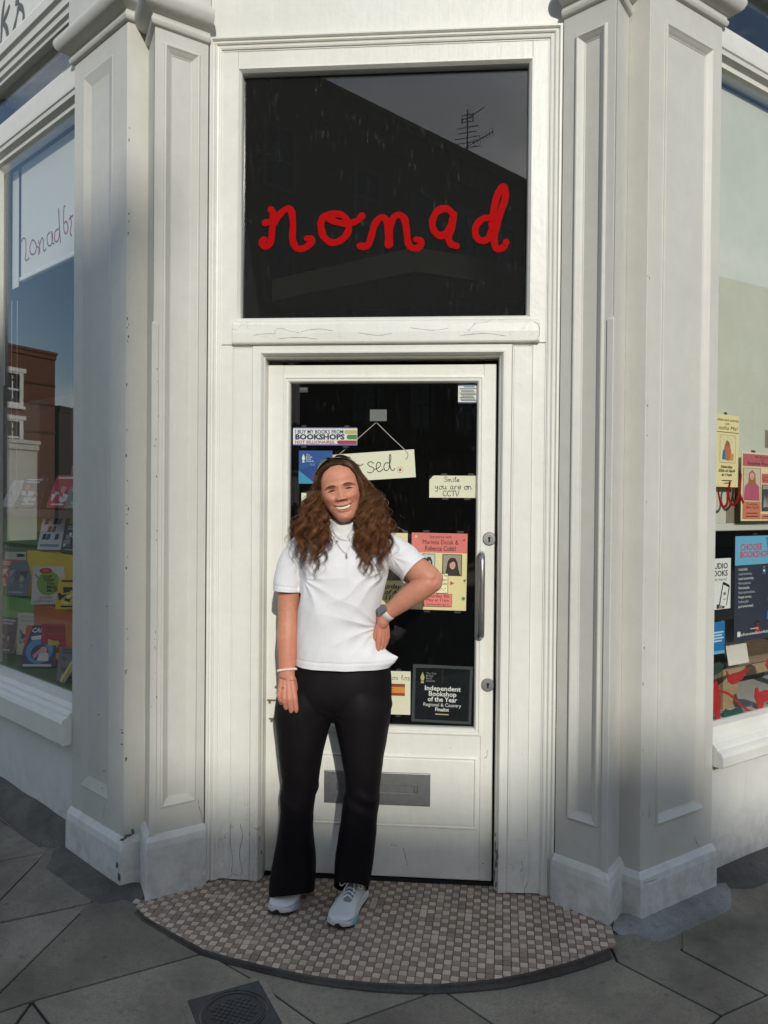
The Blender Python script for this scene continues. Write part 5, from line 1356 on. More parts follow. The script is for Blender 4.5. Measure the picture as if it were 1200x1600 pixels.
# ------------------------------------------------------------------ the book display in the left window
FL = FW[-1]
_flat0 = flat
def flat(r, g, b, rough=0.6, *a, **k):          # colours lifted to make up for the shaded display
    f = lambda c: 255*(c/255)**0.72
    return _flat0(f(r), f(g), f(b), rough, *a, **k)
BLK = thing('roller_blind', 'white roller blind with the shop name in thin brown script behind the book window', 'blind', tuple(FL.P(-0.4, 2.4, -0.12)))
zb = -0.115
M_BLIND = flat(206, 208, 200, 0.8)
yb = [FL.hit(x, y, zb) for x, y in ((31,452),(112,417))]
xl_, yl_ = FL.hit(33, 430, zb)
m = MB(FL); m.box(xl_, 0.5, yl_-0.01, 3.262, zb-0.003, zb); m.build('fabric', M_BLIND, BLK)
m = MB(FL); m.box(xl_-0.005, 0.5, yl_-0.035, yl_-0.011, zb-0.014, zb+0.008); m.build('bottom_bar', flat(226,226,220,0.6), BLK, bevel=0.004)
m = MB(FL)
NB = [ [(100,610),(112,590),(122,600),(124,650),(120,690),(130,696),(140,684)], [(152,600),(142,640),(150,668),(168,660),(174,630),(164,604),(152,600)], [(174,628),(186,640),(184,672)],
       [(184,600),(190,640),(190,664)],[(190,620),(200,590),(208,600),(206,640),(212,652),(220,640)], [(240,560),(226,580),(228,620),(244,624),(252,590),(248,556),(250,610),(260,616)],
       [(280,545),(264,560),(262,600),(276,604),(284,570),(282,470),(280,452),(286,560),(290,612)], [(306,440),(304,500),(308,560),(318,566),(326,540),(318,510),(308,520)], [(308,432),(312,440)],
       [(330,500),(350,480)],[(336,480),(342,520),(336,560),(344,580)] ]
for st_ in NB:
    pts = [FL.hit(p.x/3.075, 180+p.y/3.075, zb+0.002) for p in cat(st_, 4)]
    m.tube([(x, y, zb+0.0012) for x, y in pts], 0.0042, n=5, flat=0.2, upd=(0,0,1))
m.build('lettering', _flat0(140, 46, 44, 0.7), BLK)
# second blind beyond, its chain and the narrow strip between them
m = MB(FL); x0, y0 = FL.hit(19, 452, zb); x1 = FL.hit(28, 452, zb)[0]
m.box(x0, x1, y0, 3.262, zb-0.004, zb-0.001); m.box(x0-0.6, FL.hit(7,400,zb)[0], y0-0.5, 3.262, zb-0.006, zb-0.003)
o = m.build('roller_blind', flat(196,198,192,0.8)); tag(o, 'second narrow white blind hanging next to the lettered one', 'blind')
m = MB(FL)
for px in (18.5, 27): 
    x, y = FL.hit(px, 470, zb); m.tube([(x, y, zb), (x, 1.55, zb)], 0.0016, n=4)
o = m.build('blind_cord', flat(176,180,182,0.6)); tag(o, 'two thin pale blind cords hanging below the blinds', 'cord')
# clamp lamp and bracket above the rail
m = MB(FL); x, y = FL.hit(8, 172, -0.10); m.tube([(x-0.08,y-0.02,-0.12),(x,y,-0.10),(x+0.06,y+0.01,-0.10)], [0.05,0.045,0.035], n=10)
m.tube([(x+0.05,y+0.01,-0.10),(x+0.09,y-0.02,-0.10)], 0.02, n=8)
o = m.build('spot_lamp', M_BLACK); tag(o, 'small black spot lamp behind the upper pane of the book window', 'lamp')

M_GRN = flat(96, 150, 50, 0.6); M_YEL = flat(226, 176, 24, 0.6); M_ORG = flat(190, 84, 26, 0.6); M_DKG = flat(58, 84, 40, 0.7); M_SHELF = flat(58, 48, 44, 0.6)
def shelfbox(name, label, px0, px1, py_top, py_bot, zf, zb_, mat, cat='display block', struct=False):
    a = FL.hit(px0, py_top, zf); b = FL.hit(px1, py_top, zf); c = FL.hit(px0, py_bot, zf)
    m = MB(FL); m.box(a[0], b[0], c[1], (a[1]+b[1])/2, zb_, zf); o = m.build(name, mat, bevel=0.003)
    if struct: o['kind'] = 'structure'
    else: tag(o, label, cat)
    return o
m = MB(FL); m.box(-4.0, 0.30, 0.50, 0.66, -0.95, -0.054); m.build('window_bed', M_DKG, kind='structure')
m = MB(FL); m.box(-4.0, 0.3, 0.66, 2.3, -1.02, -0.99); m.build('display_backing', flat(22,20,20,0.9), kind='structure')
m = MB(FL); m.box(-4.05, -4.0, 0.5, 4.2, -1.0, -0.06); m.build('display_side', flat(120,120,116,0.8), kind='structure')
zc = lambda y_px, z: FL.hit(60, y_px, z)[1]
TOP, R2, R3, R4 = zc(796,-0.34), zc(863,-0.30), zc(948,-0.20), 0.66
HX = lambda px, z: FL.hit(px, 900, z)[0]
m = MB(FL); m.box(-3.9, 0.2, TOP-0.045, TOP, -0.62, -0.34); o = m.build('display_shelf', M_SHELF, bevel=0.002); tag(o, 'dark brown top shelf of the book window display', 'shelf')
m = MB(FL); m.box(-3.9, 0.2, R2, TOP-0.046, -0.60, -0.585); o = m.build('backing_board', M_GRN); tag(o, 'bright green board behind the second row of books', 'board')
m = MB(FL); m.box(HX(42,-0.34), 0.1, R3+0.002, R2-0.002, -0.585, -0.34); o = m.build('display_block', M_YEL, bevel=0.003); tag(o, 'yellow display block under the second row of books', 'display block')
m = MB(FL); m.box(-3.9, HX(42,-0.34)-0.003, R3+0.002, R2-0.002, -0.585, -0.42); o = m.build('display_block', M_DKG, bevel=0.003); tag(o, 'olive display block at the end of the second row of books', 'display block')
m = MB(FL); m.box(HX(53,-0.25), 0.1, 0.662, R3-0.002, -0.52, -0.25); o = m.build('display_block', M_ORG, bevel=0.003); tag(o, 'orange display block under the white covered book', 'display block')
m = MB(FL); m.box(-3.9, HX(53,-0.25)-0.003, 0.662, R3-0.002, -0.52, -0.28); o = m.build('display_block', M_GRN, bevel=0.003); tag(o, 'lime green display block next to the orange one', 'display block')

M_PAGES = flat(222, 214, 192, 0.8)
def book(label, px, base_z, zl, w, h, th_, yaw, lean, cover, art, roll=0.0):
    """stands with the middle of its bottom edge on a sight line, on the level base_z, zl behind the glass frame"""
    x = FL.hit(px, 783 - (base_z-1.52)*1200/3.8, zl)[0]
    for _ in range(3):
        pass
    base = FL.P(x, base_z, zl)
    a = math.degrees(math.atan2(FL.r.y, FL.r.x)) + yaw
    F = Frame(base.x, base.y, a, base.z)
    q = Matrix.Rotation(-lean, 3, F.r)
    F.u = q @ F.u; F.n = q @ F.n
    F.o = F.o + F.r*(-w/2) + Vector((0, 0, th_*math.sin(abs(lean))+0.001))
    if roll:
        c_, s_ = math.cos(roll), math.sin(roll); F.r, F.u = F.r*c_+F.u*s_, F.u*c_-F.r*s_
    t = thing('book', label, 'book', tuple(base), 'books in the window display')
    m = MB(F); m.box(0.003, w-0.002, 0.003, h-0.003, -th_+0.002, -0.002); m.build('page_block', M_PAGES, t)
    m = MB(F); m.box(0, w, 0, h, -0.0018, 0.0); m.box(0, w, 0, h, -th_, -th_+0.0018); m.box(-0.0012, 0.0017, 0, h, -th_+0.0019, -0.0019); m.build('cover', cover, t)
    s = Sign.__new__(Sign); s.fr = Frame(0,0,0); s.fr.o = F.P(0, h, 0.0001); s.fr.r, s.fr.u, s.fr.n = F.r, F.u, F.n
    s.w, s.h, s.k, s.layers, s.root = w, h, 0, {}, t
    art(s); s.done()
    # wire or card easel behind
    return t
K = lambda r, g, b: flat(r, g, b, 0.5)
def art_blocks(seed, cols, lines=2):
    def f(s):
        r_ = random.Random(seed)
        for k in range(9):
            u, v = r_.uniform(0.02, 0.65), r_.uniform(0.25, 0.7); s.poly([(u, v), (min(.98,u+r_.uniform(.1,.35)), v+r_.uniform(-.05,.1)), (min(.98,u+r_.uniform(.1,.3)), v+r_.uniform(.1,.25)), (u+0.03, v+r_.uniform(.08,.2))], cols[k % len(cols)], 'picture')
        for k in range(lines): s.rect(0.12, 0.06+k*0.085, 0.86-.1*k, 0.115+k*0.085, cols[-1], 'lettering')
        s.rect(0.2, 0.88, 0.8, 0.93, cols[-1], 'lettering')
    return f
def art_look(s):
    s.oval(0.5, 0.45, 0.36, 0.32, K(122,170,62), 'picture', 26); s.oval(0.40, 0.12, 0.20, 0.075, K(196,44,30), 'picture'); s.oval(0.40, 0.12, 0.13, 0.045, K(222,90,60), 'picture', 14)
    for k, t in enumerate(('Look', 'What', 'You', 'Made', 'Me Do')): s.text(t, 0.46+0.05*k, 0.30+k*0.095, 0.115, K(28,26,22), 0.02, 'C', 0.2)
    s.stroke([(0.72,0.56),(0.86,0.74),(0.95,0.86)], 0.012, K(170,70,50), 'picture'); s.stroke([(0.08,0.22),(0.2,0.33)], 0.006, K(120,120,110), 'picture')
    s.text('JOHN', 0.44, 0.86, 0.10, K(90,92,110), 0.0, 'C', fit=0.40); s.text('LANCHESTER', 0.5, 0.955, 0.10, K(90,92,110), 0.0, 'C', fit=0.84)
def art_captain(s):
    s.rect(0, 0, 1, 1, K(34,40,74), 'picture'); s.oval(0.5, 0.62, 0.42, 0.30, K(60,130,190), 'picture'); s.oval(0.52, 0.66, 0.27, 0.2, K(26,32,60), 'picture')
    s.oval(0.62, 0.60, 0.12, 0.09, K(232,150,130), 'picture'); s.poly([(0.45,0.85),(0.52,0.66),(0.78,0.66),(0.82,0.86)], K(236,222,216), 'picture'); s.poly([(0.3,0.72),(0.5,0.58),(0.56,0.66),(0.36,0.80)], K(226,140,140), 'picture'); s.poly([(0,0.0),(0.2,0),(0.05,0.5),(0,0.6)], K(210,60,40), 'picture')
    s.text('CAPTAIN', 0.58, 0.17, 0.15, WHITEP, 0.04, 'C', 0.1, fit=0.76); s.text('ADVENTURES', 0.55, 0.30, 0.12, WHITEP, 0.04, 'C', 0.1, fit=0.84) if False else s.poly([(0.2,0.27),(0.96,0.19),(0.96,0.29),(0.22,0.36)], WHITEP, 'lettering'); s.rect(0.06, 0.93, 0.92, 0.985, K(210,210,205), 'lettering')
def art_pirates(s):
    s.rect(0.04, 0.03, 0.96, 0.2, K(196,190,176), 'picture'); s.oval(0.5, 0.12, 0.17, 0.06, K(30,28,28), 'picture'); s.oval(0.36, 0.12, 0.05, 0.03, K(196,190,176), 'picture', 10)
    s.text('PIRATES', 0.5, 0.42, 0.17, K(150,80,30), 0.03, 'C', fit=0.84)
    for k in range(6): s.poly([(0.12+.13*k,0.95),(0.10+.13*k,0.62),(0.2+.13*k,0.55+.05*(k%2)),(0.24+.13*k,0.95)], (K(190,70,60),K(60,40,40),K(210,130,70))[k%3], 'picture')
def art_white(s):
    s.rect(0.05, 0.04, 0.95, 0.10, K(70,80,100), 'lettering')
    for k in range(12): s.poly([(0.15+.18*(k%4),0.2+.2*(k//4)),(0.30+.18*(k%4),0.18+.2*(k//4)),(0.28+.18*(k%4),0.33+.2*(k//4)),(0.12+.18*(k%4),0.35+.2*(k//4))], (K(44,62,96),K(206,206,200),K(30,40,60))[k%3], 'picture')
    s.rect(0.1, 0.86, 0.9, 0.93, K(80,120,150), 'lettering')
# top shelf
book('pale thin book leaning at the outer end of the top shelf', 10, TOP, -0.40, 0.13, 0.20, 0.012, 14, 0.50, K(150,152,150), art_blocks(1, (K(120,122,124),K(170,170,168))))
book('black covered book with red and white pattern on the top shelf', 42, TOP, -0.40, 0.15, 0.20, 0.028, 30, 0.42, K(26,26,30), art_blocks(2, (K(176,62,50),K(60,62,70),K(206,200,190),K(220,214,206))))
book('red and white covered book on the top shelf beside the pier', 88, TOP, -0.40, 0.15, 0.21, 0.024, 24, 0.45, K(190,44,52), art_blocks(3, (K(226,210,205),K(120,26,34),K(230,120,120),K(236,226,220)), 1))
book('grey book almost hidden by the pier on the top shelf', 116, TOP, -0.38, 0.14, 0.13, 0.02, 24, 0.4, K(120,126,112), art_blocks(4, (K(90,96,84),K(180,180,170))))
book('bright pink book standing behind the others on the top shelf', 116, TOP, -0.52, 0.12, 0.26, 0.02, 10, 0.1, K(206,40,106), art_blocks(5, (K(230,120,160),K(150,20,70))))
# second row
book('tall white hardback with a dark blue pattern on the second row', 76, R2, -0.36, 0.145, 0.225, 0.040, 34, 0.30, K(206,206,198), art_white)
book('dark book with a pale splash at the pier end of the second row', 110, R2, -0.36, 0.15, 0.16, 0.03, 20, 0.3, K(40,32,30), art_blocks(7, (K(220,220,216),K(80,60,50),K(120,120,120))))
book('pale pirate picture book standing on the green end of the second row', 29, R3+0.075, -0.385, 0.19, 0.17, 0.022, 38, 0.08, K(222,206,160), art_pirates)
book('red and cream picture book behind the grey one', 12, R3+0.03, -0.33, 0.16, 0.17, 0.02, 24, 0.12, K(200,70,56), art_blocks(8, (K(236,206,160),K(150,40,36),K(240,180,120))))
# third row
book('grey green landscape covered book on the third row', 24, R3, -0.27, 0.155, 0.205, 0.034, 30, 0.30, K(92,98,92), art_blocks(9, (K(70,78,74),K(120,126,118),K(52,58,56),K(150,152,140)), 0))
book('white covered book with a big green apple on the third row', 74, R3, -0.26, 0.165, 0.205, 0.030, 52, 0.16, K(226,224,214), art_look)
book('yellow and black covered book by the pier on the third row', 107, R3, -0.24, 0.14, 0.16, 0.03, 40, 0.25, K(230,180,30), art_blocks(11, (K(24,24,24),K(240,220,120),K(30,30,34),K(20,20,20)), 1))
# bottom row
book('dark blue comic book with white lettering lying back on the bottom row', 58, R4, -0.13, 0.165, 0.215, 0.022, 46, 0.34, K(160,60,40), art_captain)
book('dark red book standing at the outer end of the bottom row', 6, R4, -0.16, 0.13, 0.20, 0.02, 20, 0.2, K(76,26,30), art_blocks(13, (K(110,40,40),K(40,20,22),K(180,160,150))))
book('cream book with a brown spine standing behind the comic', 46, R4, -0.24, 0.17, 0.23, 0.03, 30, 0.06, K(200,190,160), art_blocks(14, (K(46,44,46),K(90,92,96),K(170,164,150))))
book('red picture book with yellow flowers behind the comic beside the pier', 92, R4, -0.22, 0.19, 0.22, 0.02, 46, 0.10, K(178,30,34), art_blocks(15, (K(226,190,60),K(60,70,40),K(210,206,190),K(140,24,28))))
book('yellow edged picture book seen edge on at the front of the bottom row', 92, R4, -0.09, 0.17, 0.24, 0.016, -18, 0.52, K(214,196,70), art_blocks(16, (K(150,170,60),K(230,220,140))), )
book('grey book tucked behind the pier on the bottom row', 112, R4, -0.12, 0.15, 0.16, 0.02, 40, 0.2, K(96,98,104), art_blocks(17, (K(140,142,150),K(60,62,70))))

flat = _flat0
# ------------------------------------------------------------------ the woman in front of the door
def W(px, py, Y): return Vector(ypl(px, py, Y))
person = thing('person', 'smiling woman with long wavy brown hair, white t-shirt and black trousers, one hand on hip', 'person', (-0.19, -0.25, 0.0))
def cr3(P, n):
    P = [P[0]*2-P[1]] + P + [P[-1]*2-P[-2]]; out = []
    for i in range(1, len(P)-2):
        for k in range(n):
            t = k/n; a, b, c, d = P[i-1], P[i], P[i+1], P[i+2]
            out.append((2*b+(c-a)*t+(2*a-5*b+4*c-d)*t*t+(3*b-a-3*c+d)*t**3)*0.5)
    out.append(P[-2]); return out
def limb(mb, pts, rad, axis=None, n=18, sub=5):
    """rounded tapering tube; rad entries are r or (r across, r along axis)"""
    A_ = [np.array(list(p) + (list(r) if hasattr(r, '__len__') else [r, r])) for p, r in zip(pts, rad)]
    q = cr3(A_, sub) if len(A_) > 1 else A_
    C_ = [Vector(a[:3]) for a in q]; Rr = [(max(1e-4, a[3]), max(1e-4, a[4])) for a in q]
    t0 = (C_[0]-C_[1]).normalized(); t1 = (C_[-1]-C_[-2]).normalized()
    for s_, (t, end) in enumerate(((t0, 0), (t1, -1))):
        c, r = C_[end], Rr[end]; m_ = (r[0]+r[1])/2
        ex = [(c+t*m_*math.sin(a), (r[0]*math.cos(a), r[1]*math.cos(a))) for a in (0.5, 1.0, 1.35)]
        if s_ == 0: C_ = [e[0] for e in reversed(ex)]+C_; Rr = [e[1] for e in reversed(ex)]+Rr
        else: C_ += [e[0] for e in ex]; Rr += [e[1] for e in ex]
    rings = []; ref = Vector(axis) if axis is not None else None
    m = len(C_)
    for i, p in enumerate(C_):
        t = (C_[min(i+1,m-1)]-C_[max(i-1,0)]).normalized()
        if ref is None: ref = t.orthogonal().normalized()
        nn = ref - t*ref.dot(t); nn = nn.normalized() if nn.length > 1e-5 else t.orthogonal().normalized()
        if axis is None: ref = nn
        bb = t.cross(nn)
        rings.append([tuple(p+bb*(math.cos(2*math.pi*k/n)*Rr[i][0])+nn*(math.sin(2*math.pi*k/n)*Rr[i][1])) for k in range(n)])
    mb.rings(rings, cap0=True, cap1=True)
def ellring(c, rx, ry, n=48, p=2.2, tilt=0.0, tiltd=0.0):
    out = []
    for k in range(n):
        a = 2*math.pi*k/n; ca_, sa_ = math.cos(a), math.sin(a)
        x = rx*math.copysign(abs(ca_)**(2/p), ca_); y = ry*math.copysign(abs(sa_)**(2/p), sa_)
        out.append((c[0]+x, c[1]+y, c[2]+x*tilt+y*tiltd))
    return out
def remesh(mb, voxel, smooth=4, name='tmp', factor=0.5):
    me = bpy.data.meshes.new(name); me.from_pydata([tuple(v) for v in mb.v], [], mb.f)
    bm = bmesh.new(); bm.from_mesh(me); bmesh.ops.recalc_face_normals(bm, faces=bm.faces); bm.to_mesh(me); bm.free()
    o = bpy.data.objects.new(name, me); COL.objects.link(o)
    md = o.modifiers.new('r', 'REMESH'); md.mode = 'VOXEL'; md.voxel_size = voxel; md.use_smooth_shade = True
    if smooth:
        sm = o.modifiers.new('s', 'SMOOTH'); sm.factor = factor; sm.iterations = smooth
    dg = bpy.context.evaluated_depsgraph_get(); dg.update()
    out = bpy.data.meshes.new_from_object(o.evaluated_get(dg))
    bpy.data.objects.remove(o); bpy.data.meshes.remove(me)
    return out
def coords(me):
    a = np.empty(len(me.vertices)*3, np.float32); me.vertices.foreach_get('co', a); return a.reshape(-1, 3).astype(np.float64)
def setco(me, a):
    me.vertices.foreach_set('co', a.astype(np.float32).ravel()); me.update()
def normals(me):
    a = np.empty(len(me.vertices)*3, np.float32); me.vertices.foreach_get('normal', a); return a.reshape(-1, 3).astype(np.float64)
def setcol(me, col):
    at = me.color_attributes.new('Col', 'FLOAT_COLOR', 'POINT')
    at.data.foreach_set('color', np.concatenate([col, np.ones((len(col), 1))], 1).astype(np.float32).ravel())
_rs = np.random.RandomState(3)
_perm = _rs.rand(64, 64, 64)
def vnoise(p):
    """smooth value noise on an (n,3) array, about -1..1"""
    i = np.floor(p).astype(int); f = p-i; f = f*f*(3-2*f); i &= 63; j = (i+1) & 63
    g = lambda a, b, c: _perm[a, b, c]
    x00 = g(i[:,0],i[:,1],i[:,2])*(1-f[:,0])+g(j[:,0],i[:,1],i[:,2])*f[:,0]; x10 = g(i[:,0],j[:,1],i[:,2])*(1-f[:,0])+g(j[:,0],j[:,1],i[:,2])*f[:,0]
    x01 = g(i[:,0],i[:,1],j[:,2])*(1-f[:,0])+g(j[:,0],i[:,1],j[:,2])*f[:,0]; x11 = g(i[:,0],j[:,1],j[:,2])*(1-f[:,0])+g(j[:,0],j[:,1],j[:,2])*f[:,0]
    return ((x00*(1-f[:,1])+x10*f[:,1])*(1-f[:,2])+(x01*(1-f[:,1])+x11*f[:,1])*f[:,2])*2-1
def sstep(a, b, x):
    t = np.clip((x-a)/(b-a), 0, 1); return t*t*(3-2*t)

# ---- head, sculpted as front-depth functions of (x, z); origin between the ears at eye height
HP = np.array([(-.1165,.012,-.064,-.050),(-.114,.022,-.076,-.040),(-.106,.033,-.0865,-.022),(-.094,.043,-.0895,.004),(-.080,.0515,-.0880,.030),(-.062,.0590,-.0880,.050),(-.042,.0650,-.0885,.070),(-.020,.0695,-.0885,.084),(0,.0715,-.0890,.092),(.020,.0735,-.0915,.098),(.045,.0745,-.0930,.101),(.070,.0710,-.0850,.097),(.090,.0600,-.0680,.084),(.105,.0430,-.0440,.062),(.114,.0230,-.018,.036),(.1175,.004,.004,.014)])
HP[:,1] *= np.interp(HP[:,0], (-.1165,-.10,-.08,-.06,-.03,0,.05,.1175), (.96,.93,.975,1.06,1.12,1.11,1.07,1.03))
_hz = np.linspace(-.1165, .1175, 469); _hk = np.exp(-np.linspace(-2.5, 2.5, 41)**2); _hk /= _hk.sum()
_HF = [np.convolve(np.pad(np.interp(_hz, HP[:,0], HP[:,k]), 20, mode='reflect', reflect_type='odd'), _hk, 'valid') for k in (1,2,3)]
_HF[0] = np.maximum(_HF[0], .004)
def hprof(z): return [np.interp(z, _hz, q) for q in _HF]
def g2(x, z, cx_, cz_, sx_, sz_): return np.exp(-((x-cx_)/sx_)**2-((z-cz_)/sz_)**2)
MZ, MW = -.0610, .0335
def mouth(x):
    u = np.clip(np.abs(x)/MW, 0, 1); zm = MZ - .0035 + .0125*u**2
    return zm + .0045*(1-u**2), zm - .0088*(1-u**2)**0.8
def face_disp(x, z):
    d = np.zeros_like(x); ax = np.abs(x)
    t = np.clip((.020-z)/.056, 0, 1)
    rid = (.0025+.0185*t**1.4)*sstep(-.0435, -.0340, z)*sstep(.034, .010, z)
    d += rid*np.exp(-(x/(.0074+.0088*t**1.5))**2)
    d += .0105*g2(ax, z, .0162, -.0330, .0068, .0070)
    d -= .0060*g2(ax, z, .0065, -.0405, .0036, .0026)
    d -= .0115*g2(ax, z, .0300, .004, .0150, .0090)
    d += .0070*g2(ax, z, .0315, -.0005, .0115, .0058)
    d -= .0034*g2(ax, z, .0315, -.0100, .0130, .0028)
    d += .0058*g2(ax, z, .030, .0185, .019, .0060)
    d += .0125*g2(ax, z, .0455, -.0270, .0165, .0140)
    d += .0030*g2(ax, z, .0500, -.008, .012, .010)
    # smile folds
    zf = np.clip((-.030-z)/.036, 0, 1); xf = .0190+.0240*zf**0.9
    d -= .0038*np.exp(-((ax-xf)/.0046)**2)*sstep(-.074, -.060, z)*sstep(-.024, -.034, z)
    zu, zl = mouth(x); ins = (ax < MW)
    op = ins*sstep(0, .0022, zu-z)*sstep(0, .0022, z-zl)
    d += .0030*np.exp(-((z-(zu+.0030))/.0036)**2)*sstep(MW*1.15, MW*.7, ax)
    d += .0042*np.exp(-((z-(zl-.0040))/.0046)**2)*sstep(MW*1.1, MW*.45, ax)
    d -= .0100*op
    d -= .0030*g2(ax, z, MW+.003, MZ+.007, .004, .005)
    d += .0060*g2(x, z, 0, -.0990, .0150, .0100); d -= .0040*g2(x, z, 0, -.0830, .0170, .0050)
    d -= .0012*np.exp(-(x/.003)**2)*sstep(-.056, -.050, z)*sstep(-.040, -.044, z)
    return d
def surf(x, z):
    x = np.asarray(x, float); z = np.asarray(z, float)
    w, F_, B_ = hprof(z); yc = (F_+B_)/2; p = 2.25
    base = yc-(yc-F_)*np.clip(1-(np.abs(x)/w)**p, 0, 1)**(1/p)
    return base - face_disp(x, z)
EYE = W(531.5, 764.5, -0.345)
tiltA, yawA, pitA = R(-11.5), R(7), R(-2)
HM = Matrix.Rotation(yawA, 3, 'Z') @ Matrix.Rotation(tiltA, 3, 'Y') @ Matrix.Rotation(pitA, 3, 'X')
HO = EYE - HM @ Vector((0, -.090, .002))
def H(x, y, z): return HO + HM @ Vector((x, y, z))
zz_ = np.concatenate([np.linspace(-.1165, -.100, 16), np.linspace(-.099, .060, 150), np.linspace(.062, .1175, 30)])
nT = 170
rings = []
for z in zz_:
    w, F_, B_ = [float(q) for q in hprof(z)]; yc = (F_+B_)/2; p = 2.25; row = []
    for k in range(nT):
        a = 2*math.pi*k/nT; s_, c_ = math.sin(a), math.cos(a)
        x = w*math.copysign(abs(s_)**(2/p), s_); hy = (yc-F_) if c_ > 0 else (B_-yc)
        y = yc - hy*math.copysign(abs(c_)**(2/p), c_)
        row.append((x, y, z))
    rings.append(row)
hv = np.array(rings)
front = hv[:,:,1] < (hv[:,:,1].mean(1, keepdims=True)+0.02)
wgt = sstep(0.0, -0.045, hv[:,:,1])
hv[:,:,1] -= face_disp(hv[:,:,0], hv[:,:,2])*wgt
body = MB()
body.rings([[tuple(H(*p)) for p in row] for row in hv], cap0=True, cap1=True)
for s_ in (-1, 1):           # ears
    limb(body, [H(s_*.0715, .006, .016), H(s_*.080, .016, .010), H(s_*.080, .014, -.010), H(s_*.072, .004, -.026)], [.006, .009, .008, .005], sub=4)
# neck, shoulders, torso
limb(body, [H(0, .012, -.05), H(0, .018, -.10), W(538, 832, -.235), W(539, 850, -.235)], [(.052,.054),(.050,.052),(.050,.051),(.054,.052)], axis=(0,1,0), n=28)
SHR, SHL = W(478, 852, -.235), W(603, 850, -.235)
limb(body, [SHR, W(510, 856, -.232), W(540, 858, -.23), W(572, 856, -.232), SHL], [.043, .040, .042, .040, .043], n=22)
limb(body, [W(539, 868, -.235), W(539, 892, -.24), W(534, 930, -.235), W(530, 975, -.23), W(530, 1010, -.225), W(528, 1040, -.222)], [(.115,.070),(.130,.088),(.128,.088),(.118,.082),(.125,.085),(.130,.088)], axis=(0,1,0), n=36)
# her right arm hanging, left of frame
limb(body, [SHR, W(458, 890, -.24), W(451.5, 935, -.245), W(450, 968, -.255), W(449.5, 992, -.268), W(448.8, 1018, -.285), W(448.2, 1042, -.300), W(448, 1056, -.308)],
     [.050, .048, .0420, (.0385,.0395), (.0412,.041), (.0362,.035), (.0312,.0255), (.0300,.0215)], axis=(0,1,0), n=24)
# her left arm, hand on hip
ELB, WRL = W(671, 909, -.30), W(601.5, 961, -.285)
limb(body, [SHL, W(628, 870, -.25), W(654, 893, -.28), W(670, 903, -.297), W(676, 910, -.302)], [.052, .052, .0500, .0460, .036], n=24)
limb(body, [W(678, 905, -.300), ELB, W(655, 921, -.302), W(634, 936, -.298), W(616, 950, -.291), WRL, W(598, 972, -.283)], [.034, .0430, .0430, .0385, .0310, (.0255,.029), (.0230,.031)], axis=(0,1,0), n=24)

def hand(mb, wrist, fwd, side, curls, spread, scale=1.0, thumb=(0.5, 0.2), lens=None):
    """fwd to the fingertips, side towards the thumb; the back of the hand is side x fwd rotated out"""
    f = Vector(fwd).normalized(); s_ = Vector(side); s_ = (s_-f*s_.dot(f)).normalized(); bk = s_.cross(f).normalized()
    if hand.flip: bk = -bk
    kn = []
    base = (.030, .010, -.010, -.029); klen = (.086, .088, .083, .074); L = lens or ((.040,.025,.020),(.044,.028,.021),(.041,.026,.020),(.032,.019,.017))
    for k in range(4):
        b = wrist + s_*base[k]*0.55*scale + f*.008*scale
        kp = wrist + s_*base[k]*scale*0.98 + f*klen[k]*scale + bk*(.004 if k in (1,2) else 0.0)*scale
        limb(mb, [b, b.lerp(kp, .5)+bk*.002, kp], [.0135*scale, .0125*scale, .0108*scale], n=12, sub=3)
        kn.append(kp)
    limb(mb, [wrist+s_*.014*scale+f*.02*scale-bk*.006*scale, wrist+s_*.016*scale+f*.055*scale-bk*.009*scale, wrist+s_*.010*scale+f*.076*scale-bk*.006*scale], [.014*scale,.0165*scale,.013*scale], n=12, sub=3)
    limb(mb, [wrist-s_*.014*scale+f*.02*scale-bk*.006*scale, wrist-s_*.016*scale+f*.055*scale-bk*.008*scale, wrist-s_*.012*scale+f*.074*scale-bk*.006*scale], [.013*scale,.0145*scale,.012*scale], n=12, sub=3)
    limb(mb, [wrist+f*.004*scale, wrist+f*.035*scale+s_*.001*scale, wrist+f*.066*scale, wrist+f*.080*scale], [(.024*scale,.0135*scale),(.034*scale,.0140*scale),(.0385*scale,.0120*scale),(.0370*scale,.0090*scale)], axis=bk, n=20)
    for k in range(4):
        p = kn[k]; a = 0.0; pts = [p-f*.01*scale, p]; rads = [.0100*scale, .0102*scale]
        d0 = (f + s_*spread[k]).normalized()
        for j in range(3):
            a += curls[k][j]; d = d0*math.cos(a) - bk*math.sin(a)
            p = p + d*L[k][j]*scale; pts.append(p); rads.append((.0094, .0086, .0072)[j]*scale*(0.92 if k == 3 else 1))
        limb(mb, pts, rads, n=12, sub=3)
        hand.tips.append(pts[-1])
        hand.mid[k] = (pts[1].lerp(pts[2], 0.45), (pts[2]-pts[1]).normalized())
    tb = wrist + s_*.020*scale + f*.020*scale - bk*.006*scale
    a1, a2 = thumb
    d1 = (f*math.cos(a1)+s_*math.sin(a1)*0.8-bk*0.35).normalized(); d2 = (f*math.cos(a2)+s_*math.sin(a2)*0.5-bk*0.35).normalized()
    t1 = tb+d1*.042*scale; t2 = t1+d2*.034*scale; t3 = t2+(d2*0.95-s_*0.1-bk*.1).normalized()*.026*scale
    limb(mb, [tb-d1*.012, tb, t1, t2, t3], [.013*scale, .0145*scale, .0115*scale, .0098*scale, .0075*scale], n=12, sub=3)
hand.flip = False; hand.tips = []; hand.mid = {}
